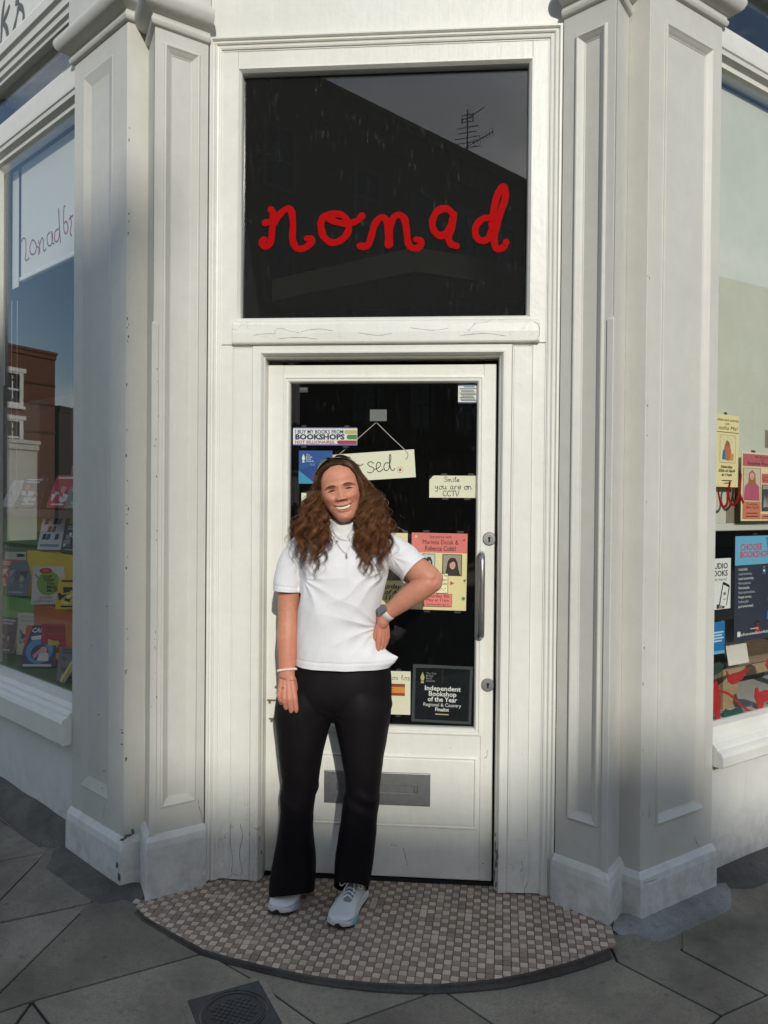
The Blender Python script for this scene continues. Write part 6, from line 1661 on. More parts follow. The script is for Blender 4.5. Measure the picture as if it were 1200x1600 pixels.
# right hand: back of the hand to the street, fingers loosely curled over the thigh
hand.flip = True
hand(body, W(448.3, 1055, -.309), (W(448.6, 1096, -.338)-W(448.3, 1055, -.309)), (1, -0.10, 0.02),
     ((.42,.50,.35),(.55,.65,.45),(.70,.80,.5),(.85,.85,.5)), (.0,.0,.0,-.01), 1.0, thumb=(0.22, -0.12))
RING1 = hand.mid[2]
# left hand: fingers down over the hip, thumb behind
hand.flip = False
wl_ = W(598.3, 971, -.283)
hand(body, wl_, (W(598.5, 1010, -.275)-wl_), (-0.62, -0.80, 0.0), ((.10,.20,.20),(.20,.30,.25),(.30,.35,.30),(.35,.40,.30)), (.03,.0,-.02,-.05), 0.86, thumb=(0.25, 0.1))
RING2 = hand.mid[1]
bme = remesh(body, 0.0021, smooth=2, name='body')
co = coords(bme); no = normals(bme)
# skin colour: lips, flushed cheeks and knuckles, freckled mottling, shade painted into the hollows
Minv = np.array(HM.inverted()); loc = (co-np.array(HO)) @ Minv.T
x, y, z = loc[:,0], loc[:,1], loc[:,2]; ax = np.abs(x)
skin = np.array((0.545, 0.240, 0.155)); col = np.tile(skin, (len(co), 1))
mo = vnoise(co*40)*0.07 + vnoise(co*120)*0.06 + vnoise(co*300)*0.05; col *= (1+mo)[:,None]
def blend(c, wgt_): 
    global col
    wgt_ = np.clip(wgt_, 0, 1)[:,None]; col = col*(1-wgt_)+np.array(c)*wgt_
fr_ = (y < -.045) & (z > -.125) & (z < .12) & (ax < .08)
frf = fr_.astype(float)
blend((0.55, 0.185, 0.125), 0.6*frf*g2(ax, z, .043, -.030, .017, .016)); blend((0.55, 0.19, 0.13), 0.5*frf*g2(x, z, 0, -.036, .012, .010))
zu, zl = mouth(x)
lipU = frf*np.exp(-((z-(zu+.0022))/.0030)**2)*sstep(MW*1.12, MW*.95, ax); lipL = frf*np.exp(-((z-(zl-.0036))/.0038)**2)*sstep(MW*1.0, MW*.75, ax)
blend((0.42, 0.135, 0.095), 0.85*lipU); blend((0.46, 0.155, 0.11), 0.85*lipL)
inm = frf*(ax < MW*.98)*sstep(-.0005, .0012, zu-z)*sstep(-.0005, .0012, z-zl); blend((0.10, 0.025, 0.022), inm)
blend((0.38, 0.145, 0.09), 0.45*frf*g2(ax, z, .0300, .0045, .017, .0060)); zf_ = np.clip((-.030-z)/.036, 0, 1); blend((0.42, 0.15, 0.095), 0.35*frf*np.exp(-((ax-(.0190+.0240*zf_**0.9))/.0030)**2)*sstep(-.074, -.060, z)*sstep(-.024, -.034, z)); blend((0.44, 0.165, 0.105), 0.4*frf*g2(x, z, 0, -.0815, .018, .0035)); blend((0.26, 0.10, 0.07), 0.6*frf*g2(ax, z, .0065, -.0410, .0035, .0022))  # shade painted round the eyes, in smile folds, under the lip, in nostrils
hz = (co[:,2] < 1.02) | ((co[:,0] > 0) & (co[:,2] < 1.14)); blend((0.56, 0.195, 0.13), 0.4*hz.astype(float))
blend((0.54, 0.19, 0.125), 0.4*np.exp(-((co-np.array(W(676,912,-.33)))**2).sum(1)/.035**2))
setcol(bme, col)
m, n, l, p = newmat('skin')
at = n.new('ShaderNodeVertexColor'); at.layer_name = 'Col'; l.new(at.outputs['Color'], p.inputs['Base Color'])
p.inputs['Roughness'].default_value = 0.50; p.inputs['Specular IOR Level'].default_value = 0.34
p.inputs['Subsurface Weight'].default_value = 0.12; p.inputs['Subsurface Radius'].default_value = (0.9, 0.35, 0.2); p.inputs['Subsurface Scale'].default_value = 0.006
fn = nz(n, l, 420, 3, 0.6); bump(n, l, p, [(fn.outputs['Fac'], 0.12, 0.0008)])
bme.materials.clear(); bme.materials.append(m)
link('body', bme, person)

# ---- face details
M_TEETH = flat(232, 224, 208, 0.3, name='teeth'); M_LASH = flat(34, 22, 18, 0.7, name='lashes'); M_BROW = flat(104, 68, 48, 0.8, name='brow hair')
mb = MB(); nt = 9
rows = []
xs = np.linspace(-MW*.76, MW*.76, 41)
for v in np.linspace(0, 1, 5):
    row = []
    for x_ in xs:
        zu_, zl_ = mouth(np.array([x_])); zt = zu_[0]+.0012; zb2 = zu_[0] - .0098*(1-0.45*(abs(x_)/MW)**2)
        z_ = zt*(1-v)+zb2*v
        u = (x_/.0066) % 1.0; gap = .0009*math.exp(-((u-0.0)/.10)**2)+.0009*math.exp(-((u-1.0)/.10)**2)
        yy = float(surf(0.0, MZ+.012)) + .0042 + 4.2*x_*x_ + gap*1.2 + (0.0005 if v in (0, 1) else 0)
        row.append(tuple(H(x_, yy, z_)))
    rows.append(row)
mb.rings(rows, closed=False)
rows2 = [[tuple(Vector(q)+HM @ Vector((0, .004, 0))) for q in r_] for r_ in rows]
mb.rings(rows2, closed=False)
mb.build('teeth', M_TEETH, person, smooth=True)
for s_ in (-1, 1):
    mb = MB(); pts = []
    for u in np.linspace(-1, 1, 11):
        x_ = s_*.0315 + u*.0140; z_ = -.0004 + .0036*(1-u*u) - .0006*u*s_
        pts.append(H(x_, float(surf(x_, z_))-.0006, z_))
    mb.tube(pts, [.0006+.0017*math.sin(math.pi*(i+0.6)/11.2) for i in range(11)], n=6)  # lash line, thickened to take in the upper lid's shadow
    pts = []
    for u in np.linspace(-.8, .8, 9):
        x_ = s_*.0315 + u*.0125; z_ = -.0016 + .0010*(1-u*u); pts.append(H(x_, float(surf(x_, z_))-.0003, z_))
    mb.tube(pts, [.0003+.0005*math.sin(math.pi*(i+0.6)/9.2) for i in range(9)], n=5)  # dark line painted for the lower lid crease
    mb.build('lash_and_lid_shade', M_LASH, person, smooth=True)
    mb = MB(); pts = []
    for u in np.linspace(-.6, .6, 7):
        x_ = s_*.0315 + u*.0125; z_ = .0003+.0008*(1-u*u); pts.append(H(x_, float(surf(x_, z_))-.0001, z_))
    mb.tube(pts, [.0013]*7, n=6); mb.build('eye', flat(44, 34, 28, 0.12, name='eye'), person, smooth=True)
    mb = MB(); rb = random.Random(5+s_)
    for k in range(170):
        u = rb.random(); hw = .0036*(1-.60*u)*(0.6+0.4*min(1, u*6)); x_ = s_*(.0135+.0365*u)
        z_ = .0152+.0040*math.sin(math.pi*min(1, u*.85+.04))-.0045*max(0, u-.60)/.40 + rb.uniform(-1, 1)*hw
        h0 = Vector(H(x_, float(surf(x_, z_))-.0002, z_)); x2, z2 = x_+s_*.0058, z_+.0026*(1-2.2*u)
        mb.tube([h0, Vector(H(x2, float(surf(x2, z2))-.0010, z2))], [.0006, .0002], n=4)
    mb.build('eyebrow', M_BROW, person, kind='stuff')

# ---- trousers
tr = MB()
def leg(rows, dep):
    out = []
    for (py, xl, xr), (Y, ry) in zip(rows, dep):
        a = W(xl, py, Y); b = W(xr, py, Y); c = (a+b)/2
        out.append(np.array([c.x, c.y, c.z, (b.x-a.x)/2, ry]))
    q = cr3(out, 5)
    return [ellring(a[:3], a[3], a[4], 40, 2.15) for a in q]
RL = leg([(1060,455,520),(1100,431,522),(1150,434,511),(1180,437,504),(1217,440.5,498),(1247,439,493),(1270,438,490),(1300,435,490),(1340,428,493),(1379,422,492.5),(1399,421.5,490),(1414,421,489)],
         [(-.225,.095),(-.225,.113),(-.225,.106),(-.225,.095),(-.228,.080),(-.230,.073),(-.226,.071),(-.216,.072),(-.205,.080),(-.198,.092),(-.195,.098),(-.194,.099)])
LL = leg([(1060,520,590),(1100,518,610.5),(1150,528,605),(1180,534,599.5),(1217,539,595),(1247,537,592),(1270,534,590),(1300,530,588),(1340,524,583.5),(1375,523,577.5),(1391,522.5,574.5),(1406,522,573)],
         [(-.225,.095),(-.225,.113),(-.227,.106),(-.232,.095),(-.240,.080),(-.245,.073),(-.242,.071),(-.235,.072),(-.226,.078),(-.222,.088),(-.220,.092),(-.219,.093)])
tr.rings(RL, cap0=True, cap1=True); tr.rings(LL, cap0=True, cap1=True)
hp_ = leg([(1000,470,600),(1034,457,608.5),(1060,442,611.5),(1085,434,611.5),(1106,434,610),(1124,468,572)], [(-.225,.085),(-.225,.098),(-.225,.110),(-.225,.112),(-.225,.094),(-.225,.050)])
tr.rings(hp_, cap0=True, cap1=True)
tme = remesh(tr, 0.0038, smooth=12)
co = coords(tme); no = normals(tme)
kz = np.exp(-((co[:,2]-.42)/.10)**2)
d = 0.0055*vnoise(np.stack([co[:,0]*10, co[:,1]*10, co[:,2]*30+co[:,0]*16], 1))*kz
d += 0.0022*vnoise(np.stack([co[:,0]*18, co[:,1]*18, co[:,2]*7], 1))
d += 0.0035*vnoise(np.stack([co[:,0]*30, co[:,1]*20, co[:,2]*4+3], 1))*sstep(.30, .10, co[:,2])
crz = float(W(519,1085,0)[2]); cxr = float(W(519,1085,-.3)[0])
r_ = np.hypot(co[:,0]-cxr, co[:,2]-crz); th_ = np.arctan2(co[:,2]-crz, co[:,0]-cxr)
d += 0.0010*np.sin(th_*7+1.0)*np.exp(-(r_/.09)**2)*(co[:,1] < -.22)
d -= 0.006*np.exp(-((co[:,0]-cxr)/.010)**2)*sstep(crz+.05, crz-.01, co[:,2])*(co[:,1] < -.25)*sstep(.70,.80,co[:,2])
co += no*d[:,None]; setco(tme, co)
HEMS = ((W(455,1399,-.285), (.16, -.42, -1)), (W(548,1380,-.305), (-.03, -.72, -1)))
m, n, l, p = newmat('black_jersey')
wv = nz(n, l, 900, 2, 0.5); w2 = nz(n, l, 25, 4, 0.6)
c = mixc(n, l, w2.outputs['Fac'], (0.0070, 0.0058, 0.0068, 1), (0.0105, 0.0088, 0.0102, 1)); l.new(c.outputs['Color'], p.inputs['Base Color'])
p.inputs['Roughness'].default_value = 0.55; p.inputs['Specular IOR Level'].default_value = 0.08
bump(n, l, p, [(wv.outputs['Fac'], 0.2, 0.0006)])
tme.materials.clear(); tme.materials.append(m)
link('trousers', tme, person); TROUS = tme

# ---- t-shirt
sh = MB()
rows = [(1058,460,607),(1037.5,460.5,608),(1026,460.5,612),(1012,461.5,601),(1000,462.5,593),(980,464.5,589),(955,466.5,591),(930,468.5,597),(905,470,604),(885,468,609),(865,463,613),(848,466,612),(836,482,598),(829,503,577)]
dep = [(-.230,.122),(-.230,.122),(-.230,.122),(-.231,.121),(-.232,.119),(-.235,.118),(-.240,.120),(-.243,.122),(-.244,.122),(-.243,.118),(-.240,.104),(-.236,.088),(-.234,.072),(-.234,.062)]
out_ = []
for (py, xl, xr), (Y, ry) in zip(rows, dep):
    a = W(xl, py, Y); b = W(xr, py, Y); c = (a+b)/2; out_.append(np.array([c.x, c.y, c.z, (b.x-a.x)/2, ry]))
q = cr3(out_, 4)
sh.rings([ellring(a[:3], a[3], a[4], 56, 2.35) for a in q], cap0=True, cap1=True)
limb(sh, [W(500, 846, -.236), W(478, 856, -.238), W(460, 880, -.242), W(451, 905, -.246), W(449, 921, -.248), W(447.5, 936, -.250)], [.050, (.060,.066), (.060,.064), (.0540,.0610), (.0530,.0600), (.0525,.0595)], axis=(0,1,0), n=28)
limb(sh, [W(575, 846, -.236), W(600, 853, -.240), W(624, 869, -.254), W(640, 883, -.268), W(646, 889, -.274), W(656, 899, -.284)], [.050, (.058,.066), (.060,.066), (.0605,.0645), (.0605,.0640), (.0605,.0640)], axis=(0,1,0), n=28)
limb(sh, [W(537, 850, -.232), W(537, 838, -.235), W(536.5, 822, -.240)], [(.078,.070),(.066,.064),(.0600,.0610)], axis=(0,1,0), n=32)      # mock neck
sme = remesh(sh, 0.0032, smooth=3)
co = coords(sme); no = normals(sme)
def wpt(px, py): return np.array(W(px, py, -.34))
X, Z = co[:,0], co[:,2]
frn = sstep(-.18, -.26, co[:,1])
d = np.zeros(len(co))
d += 0.0050*vnoise(np.stack([X*17+Z*4, co[:,1]*14, Z*4.0], 1))*sstep(1.30, 1.10, Z)
d += 0.0028*vnoise(np.stack([X*34-Z*16, co[:,1]*20, Z*7.0+X*5], 1))
for (ppx, ppy), dirdeg, amp, rad in (((605,893),205,.0062,.19),((590,985),165,.0060,.17),((594,1000),115,.0050,.13),((472,905),-35,.0050,.14),((470,875),-80,.004,.10),((610,870),-20,.004,.10),((560,850),250,.003,.14)):
    q0 = wpt(ppx, ppy); rx_, rz_ = X-q0[0], Z-q0[2]; r_ = np.hypot(rx_, rz_); an = np.arctan2(rz_, rx_)-R(dirdeg); an = (an+np.pi)%(2*np.pi)-np.pi
    rid = 1-np.abs(np.sin(an*6.0+1.5*vnoise(np.stack([X*9, Z*9, X*0], 1))))*1.6
    d += 0.72*amp*rid*np.exp(-(an/1.0)**2)*np.exp(-(r_/rad)**2)*sstep(.0, .03, r_)*frn
zh = float(W(530,1037.5,-.23)[2])
d -= 0.0022*np.exp(-((Z-(zh+.026))/.0026)**2)
zc_ = float(W(537,834,-.3)[2]); nk = np.hypot(X-float(W(537,834,-.3)[0]), co[:,1]+.237); d -= 0.0030*np.exp(-((Z-zc_)/.0032)**2)*(nk < .075)
for c0_, d0_ in ((W(449,921,-.248), (W(449,921,-.248)-W(451,905,-.246)).normalized()), (W(646,889,-.274), (W(646,889,-.274)-W(640,883,-.268)).normalized())):
    s_ = (co-np.array(c0_)) @ np.array(d0_); near = np.linalg.norm(co-np.array(c0_), axis=1) < .085
    d -= 0.0022*np.exp(-((s_+.012)/.0026)**2)*near
co += no*d[:,None]
def cut(me, c0, dn, near=None, only=None):
    """cut cleanly along a plane, dropping what lies beyond it (within reach of c0)"""
    bm = bmesh.new(); bm.from_mesh(me); c0 = Vector(c0); dn = Vector(dn).normalized()
    vs_ = [v for v in bm.verts if (near is None or (v.co-c0).length < near) and (only is None or only(v))]; st_ = set(vs_)
    fs = [f for f in bm.faces if all(v in st_ for v in f.verts)]; es = list({e for f in fs for e in f.edges})
    bmesh.ops.bisect_plane(bm, geom=vs_+es+fs, plane_co=c0, plane_no=dn, clear_outer=True, dist=1e-6)
    bm.to_mesh(me); bm.free(); me.update()
setco(sme, co)
cut(sme, W(530,1038,-.23), (0.02, 0, -1)) if False else None
_tip = True
# the corner of the hem pulled out by the hand
tip = np.array(W(606, 1027, -.275)); dd_ = np.linalg.norm((co-tip)*np.array((1, .75, 1)), axis=1); w_ = np.clip(1-dd_/.060, 0, 1)**1.6
co += w_[:,None]*np.array((.038, -.004, .004)); co[:,1] += (tip[1]-.012-co[:,1])*w_*.75
setco(sme, co)
cut(sme, (0, 0, zh), (0, 0, -1))
cut(sme, W(449,923,-.248), (-.06, -.02, -1), .085)
cut(sme, W(648.5,891.5,-.276), Vector(W(646,889,-.274)-W(632,876,-.260)), .092)
co = coords(sme)
m, n, l, p = newmat('white_cotton')
wv = nz(n, l, 1100, 2, 0.5); w2 = nz(n, l, 18, 5, 0.65)
c = mixc(n, l, w2.outputs['Fac'], (0.70, 0.70, 0.715, 1), (0.78, 0.78, 0.79, 1)); l.new(c.outputs['Color'], p.inputs['Base Color'])
p.inputs['Roughness'].default_value = 0.85; p.inputs['Sheen Weight'].default_value = 0.15; p.inputs['Specular IOR Level'].default_value = 0.2
bump(n, l, p, [(w2.outputs['Fac'], 0.25, 0.006), (wv.outputs['Fac'], 0.15, 0.0005)])
sme.materials.clear(); sme.materials.append(m)
link('t_shirt', sme, person)

xs_ = W(507, 1395, -.21).x
for k_, (c0_, n0_) in enumerate(HEMS): cut(TROUS, c0_, n0_, .34, (lambda v: v.co.x < xs_) if k_ == 0 else (lambda v: v.co.x > xs_))

# ---- hair: wavy locks built strand by strand
rh = random.Random(21)
class Strands:
    def __init__(s): s.v, s.f, s.c = [], [], []
    def add(s, pts, r0, colr, ns=3):
        m = len(pts); b = len(s.v); ref = None
        for i, p in enumerate(pts):
            t = pts[min(i+1,m-1)]-pts[max(i-1,0)]
            if ref is None: ref = t.orthogonal().normalized()
            nn = ref-t*(ref.dot(t)/max(1e-12, t.length_squared))
            nn = nn.normalized() if nn.length > 1e-6 else t.orthogonal().normalized(); ref = nn
            bb = t.cross(nn).normalized(); u = i/(m-1); r = r0*(0.75+0.25*math.sin(min(1, u*3)*math.pi/2))*(1-u**4*0.85)
            for k in range(ns):
                a = 2*math.pi*k/ns; q = p+nn*(math.cos(a)*r)+bb*(math.sin(a)*r); s.v.append((q.x, q.y, q.z))
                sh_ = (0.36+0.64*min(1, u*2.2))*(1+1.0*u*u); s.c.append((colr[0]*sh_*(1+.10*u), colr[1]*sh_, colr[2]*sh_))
        for i in range(m-1):
            for k in range(ns):
                k2 = (k+1) % ns; s.f.append((b+i*ns+k, b+i*ns+k2, b+(i+1)*ns+k2, b+(i+1)*ns+k))
S = Strands()
HC = ((0.066,0.028,0.0115),(0.096,0.042,0.0165),(0.038,0.0170,0.0080),(0.130,0.060,0.024),(0.074,0.030,0.0115))
def colx(side, py, u):
    if side < 0:
        ys = (728,760,795,820,850,880,900); i0 = (507,501,504,512,515,508,502); i1 = (497,490,476,458,455,460,466)
    else:
        ys = (728,760,790,820,850,880,912); i0 = (561,568,565,560,558,563,573); i1 = (573,586,598,609,614,610,600)
    a, b = np.interp(py, ys, i0), np.interp(py, ys, i1); return float(a+(b-a)*u)
def lock(side, u, layer, yy, pyend, nstr, curl, phase, rad):
    """u 0 next to the face .. 1 outermost; layer 0 front .. 1 back; yy where on the parting it starts"""
    px0 = 0.006 + rh.uniform(-.003, .003)
    pz0 = float(np.interp(yy, (-.075,-.05,-.02,.03,.07,.10), (.082,.102,.116,.120,.106,.07)))
    g = [H(px0, yy, pz0+.006)]
    fwdk = yy
    g.append(H(side*.034+px0*.5, fwdk*1.02, pz0*.97+.004))
    g.append(H(side*(.056+.011*u), fwdk*.97-.002, pz0*.70+.006))
    g.append(H(side*(.071+.018*u), fwdk*.86-.002, .030))
    yhead = -.30 + .16*layer; ychest = -.372 + .17*layer
    for py in (775, 800, 825, 850, 875, 900, 920):
        if py > pyend: break
        k = min(1, (py-765)/60); Y = yhead+(ychest-yhead)*k + (0.0 if layer > .3 else -.012*math.sin(math.pi*u))
        if layer < .3:
            Y += .05*max(0, abs(u-.45)-.3)     # wrap round the shoulder
        g.append(W(colx(side, py, u), py, Y))
    g.append(W(colx(side, pyend, u)+rh.uniform(-5, 5), pyend, (ychest if layer < .3 else ychest)-.004))
    q = cr3([np.array(v) for v in g], 8); P = [Vector(a) for a in q]
    # arc length
    L = [0]
    for a, b in zip(P[:-1], P[1:]): L.append(L[-1]+(b-a).length)
    wl_ = rh.uniform(.070, .105); tot = L[-1]
    o1, o2 = Vector((1,0,0)), Vector((0,1,0))
    base_c = rh.choice(HC)
    for k in range(nstr):
        a = rh.uniform(0, 6.283); rr = rad*math.sqrt(rh.random()); ph = phase+rh.gauss(0, .14); am = curl*rh.uniform(.8, 1.2)
        ox, oy = math.cos(a)*rr, math.sin(a)*rr; pts = []
        cut = rh.uniform(.86, 1.0); jz = rh.uniform(-.006, .006)
        drift = Vector((rh.gauss(0, .0025), rh.gauss(0, .002), 0))
        for i, p in enumerate(P):
            s_ = L[i]
            if s_ > cut*tot: break
            t = s_/tot; on = min(1, max(0, (s_-.07)/.16)); wid = (0.55+0.75*math.sin(math.pi*min(1, t*0.9+.1)))*(1-.80*max(0, (t-.55)/.45))
            w = s_/wl_*6.283+ph
            pts.append(p + o1*(ox*wid+am*on*math.sin(w)) + o2*(oy*wid*.8+am*on*.7*math.cos(w*1.0+.8)) + drift*t*1.4 + Vector((0,0,jz*t)))
        if len(pts) > 4:
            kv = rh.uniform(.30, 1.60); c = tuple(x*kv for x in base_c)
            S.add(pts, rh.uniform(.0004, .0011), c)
for side in (-1, 1):
    NL = 36
    for i in range(NL):                     # front locks over the chest
        u = (i+.5)/NL+rh.uniform(-.02, .02); yy = -.066+.10*u+rh.uniform(-.01, .01)
        e = (rh.uniform(845, 902) if side < 0 else rh.uniform(850, 916)) - (10 if u < .15 else 0) - (14*max(0,u-.75)*4 if side > 0 else 8*max(0,u-.8)*5)
        lock(side, u, rh.uniform(0, .12), yy, e, 32, rh.uniform(.009, .0150), rh.uniform(0, 6.28), rh.uniform(.0045, .0078))
    for i in range(26):                     # behind the shoulder
        u = rh.random(); lock(side, u*.9, rh.uniform(.4, 1.0), rh.uniform(-.02, .09), rh.uniform(830, 872), 24, rh.uniform(.006, .011), rh.uniform(0, 6.28), rh.uniform(.010, .016))
    for i in range(70):                     # loose single curls
        u = rh.uniform(-.12, 1.10); lock(side, u, rh.uniform(0, .3), rh.uniform(-.066, .06), rh.uniform(850, 912), 1, rh.uniform(.010, .020), rh.uniform(0, 6.28), .012)
# hair swept back from the hairline itself
for k in range(620):
    a = rh.uniform(-1.45, 1.45); sgn = 1 if a > 0 else -1; rx_ = .0590*math.sin(a)*rh.uniform(.93, 1.03); rz_ = .024+.054*math.cos(a)*rh.uniform(.95, 1.04)
    y0 = -.092+.030*abs(math.sin(a))**2+rh.uniform(-.004, .004); j = rh.uniform(-.004, .004)
    y0 = max(y0, float(surf(max(-.066, min(.066, rx_)), rz_+j))-.001) if abs(rx_) < .06 else y0
    y0 += rh.uniform(.0, .012); p0 = H(rx_, y0+.005, rz_+j-.004)
    p1 = H(rx_*1.03+sgn*.004, y0+.016, rz_+.012+j); p2 = H(rx_*1.06+sgn*.013, y0+.042, rz_+.010*math.cos(a)+.004); p3 = H(rx_*1.0+sgn*.030*math.cos(a)+sgn*.012, y0+.070, rz_-.016)
    q_ = [Vector(v) for v in cr3([np.array(v) for v in (p0, p1, p2, p3)], 5)]; kv = rh.uniform(.5, 1.6); bc = HC[2]
    S.add(q_, rh.uniform(.0003, .0007), tuple(x*kv for x in bc))
# short flyaway hairs on the crown
for k in range(160):
    a = rh.uniform(-1.5, 1.5); yy = rh.uniform(-.06, .07); p = H(math.sin(a)*.074, yy, .045+math.cos(a)*.078); d_ = (HM @ Vector((math.sin(a)*.8+rh.gauss(0,.5), rh.gauss(0,.5), math.cos(a)*.5+rh.gauss(0,.3)))).normalized()
    S.add([p, p+d_*.014, p+d_*.026+Vector((rh.gauss(0,.008), 0, -.006))], .00035, HC[3])
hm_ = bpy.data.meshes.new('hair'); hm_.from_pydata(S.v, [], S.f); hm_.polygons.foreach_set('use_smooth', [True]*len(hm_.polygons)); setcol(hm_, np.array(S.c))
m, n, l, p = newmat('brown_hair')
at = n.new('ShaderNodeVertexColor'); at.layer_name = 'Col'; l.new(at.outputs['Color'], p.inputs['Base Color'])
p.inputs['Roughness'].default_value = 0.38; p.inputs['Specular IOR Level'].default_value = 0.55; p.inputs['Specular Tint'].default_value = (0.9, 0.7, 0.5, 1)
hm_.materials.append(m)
hair = link('hair', hm_, person)
cap = MB(); rows = []
for z in np.linspace(-.085, .1175, 46):
    w, F_, B_ = [float(q) for q in hprof(z)]; gr = .009 if z < .10 else .007; w += gr; yc = (F_+B_)/2; row = []
    lim = 0.0 if z > .097 else min(1.0, (.097-z)/.034)       # how far the face is left open
    a0 = lim*float(np.interp(z, (-.02,.03,.07), (1.24,1.04,.90)))
    for k in range(61):
        a = a0+(2*math.pi-2*a0)*k/60; s_, c_ = math.sin(a), math.cos(a)
        x_ = w*math.copysign(abs(s_)**(2/2.25), s_); hy = (yc-F_+.003) if c_ > 0 else (B_-yc+gr)
        row.append(tuple(H(x_, yc-hy*math.copysign(abs(c_)**(2/2.25), c_), z+(.004 if z > .09 else 0))))
    rows.append(row)
cap.rings(rows, closed=False, cap1=True)
cap.build('scalp_hair', flat(46, 31, 21, 0.6, name='dark_hair'), hair, smooth=True)

# ---- jewellery and watch
M_SILV = metal_mat('silver_chain', (0.55, 0.54, 0.52), 0.3); M_GOLD = metal_mat('gold_chain', (0.62, 0.45, 0.22), 0.3)
def shirt_front(px, py):
    """nearest point of the shirt to the street along a line of sight"""
    d_ = ray(px, py); d_ = d_/np.linalg.norm(d_); v = SC-CAM; t = v @ d_; r2 = (v*v).sum(1)-t*t; k = np.argmin(np.where(r2 < .006**2, t, 1e9))
    return Vector(CAM+d_*(t[k]-.0035))
SC = co
for nm, P_ in (('necklace', [(514,824),(520,838),(530,854),(540.5,864),(547,852),(553,839),(558,828)]), ('necklace', [(519,826),(524,837),(534,843),(545,843),(553,837),(559,826)])):
    mb = MB(); pts = [shirt_front(*a) for a in P_]; pts = [Vector(a) for a in cr3([np.array(v) for v in pts], 6)]
    mb.tube(pts, .0007, n=5)
    if P_[3][0] == 540.5:
        c_ = shirt_front(541.5, 869); mb.tube([c_+Vector((0,-.002,.009)), c_+Vector((0,-.003,0)), c_+Vector((0,-.002,-.009))], [.0045,.0062,.0040], n=8, flat=.4)
    else:
        c_ = shirt_front(527, 845); mb.tube([c_+Vector((0,0,.004)), c_+Vector((0,-.001,-.004))], [.002,.0025], n=6)
    mb.build(nm, M_SILV, person, smooth=True)
def band(name, c, nrm, ra, rb_, ref, tube_r, mat, beads=0, n=40, sag=0.0):
    nrm = Vector(nrm).normalized(); u = Vector(ref); u = (u-nrm*u.dot(nrm)).normalized(); v = nrm.cross(u); mb = MB()
    pts = [c+u*(ra*math.cos(2*math.pi*k/n))+v*(rb_*math.sin(2*math.pi*k/n))+nrm*sag*math.sin(2*math.pi*k/n) for k in range(n+1)]
    if beads:
        for k in range(beads):
            a = 2*math.pi*k/beads; q0 = c+u*(ra*math.cos(a))+v*(rb_*math.sin(a)); limb(mb, [q0-nrm*.0012, q0+nrm*.0012], [tube_r, tube_r], n=8, sub=1)
    else: mb.tube(pts, tube_r, n=6, caps=False)
    return mb.build(name, mat, person, smooth=True)
fa = (W(448.2,1042,-.300)-W(448.8,1018,-.285)).normalized()
band('beaded_bracelet', W(448.4,1047,-.302), fa+Vector((.10,0,.0)), .0345, .0290, (1,0,0), .0036, flat(232,206,188,0.4), beads=34)
band('chain_bracelet', W(448.2,1061,-.311), fa+Vector((-.22,.0,0)), .0350, .0260, (1,0,0), .0009, M_GOLD)
mb = MB(); c_ = W(442.5,1073,-.345); limb(mb, [c_, c_+Vector((0,0,-.003))], [.0028,.0028], n=8, sub=1); mb.build('charm', M_GOLD, person, smooth=True)
for (c_, d_), nm in ((RING1, 'ring'), (RING2, 'ring')):
    band(nm, c_, d_, .0098, .0098, (1,0,.1), .0013, M_GOLD, n=20)
wd = (WRL-W(616,950,-.291)).normalized(); wc = W(604.5, 958.5, -.2865)
wn_ = Vector((-.35,-.75,.55)); wn_ = (wn_-wd*wn_.dot(wd)).normalized(); ws = wd.cross(wn_)
mb = MB(); n_ = 32
rg = []
for off in (-.0115, -.011, .011, .0115):
    e_ = .0 if abs(off) < .0112 else -.0015
    rg.append([tuple(wc+wd*off+wn_*((.0310+e_)*math.cos(2*math.pi*k/n_))+ws*((.0295+e_)*math.sin(2*math.pi*k/n_))) for k in range(n_)])
mb.rings(rg); strap = mb.build('watch_strap', flat(206,198,190,0.5), person, smooth=True)
class Ax: pass
fx = Frame(0,0,0); fx.o = wc+wn_*.0305; fx.r, fx.u, fx.n = ws, -wd, wn_
if fx.r.cross(fx.u).dot(fx.n) < 0: fx.r = -fx.r
mb = MB(fx); mb.box(-.0165,.0165,-.0195,.0195,-.002,.0085); mb.build('watch_case', flat(150,152,154,0.3,0.6), person, bevel=.004, seg=2)
mb = MB(fx); mb.box(-.0145,.0145,-.0172,.0172,.0084,.0093); mb.build('watch_face', flat(92,98,102,0.12), person, bevel=.002)

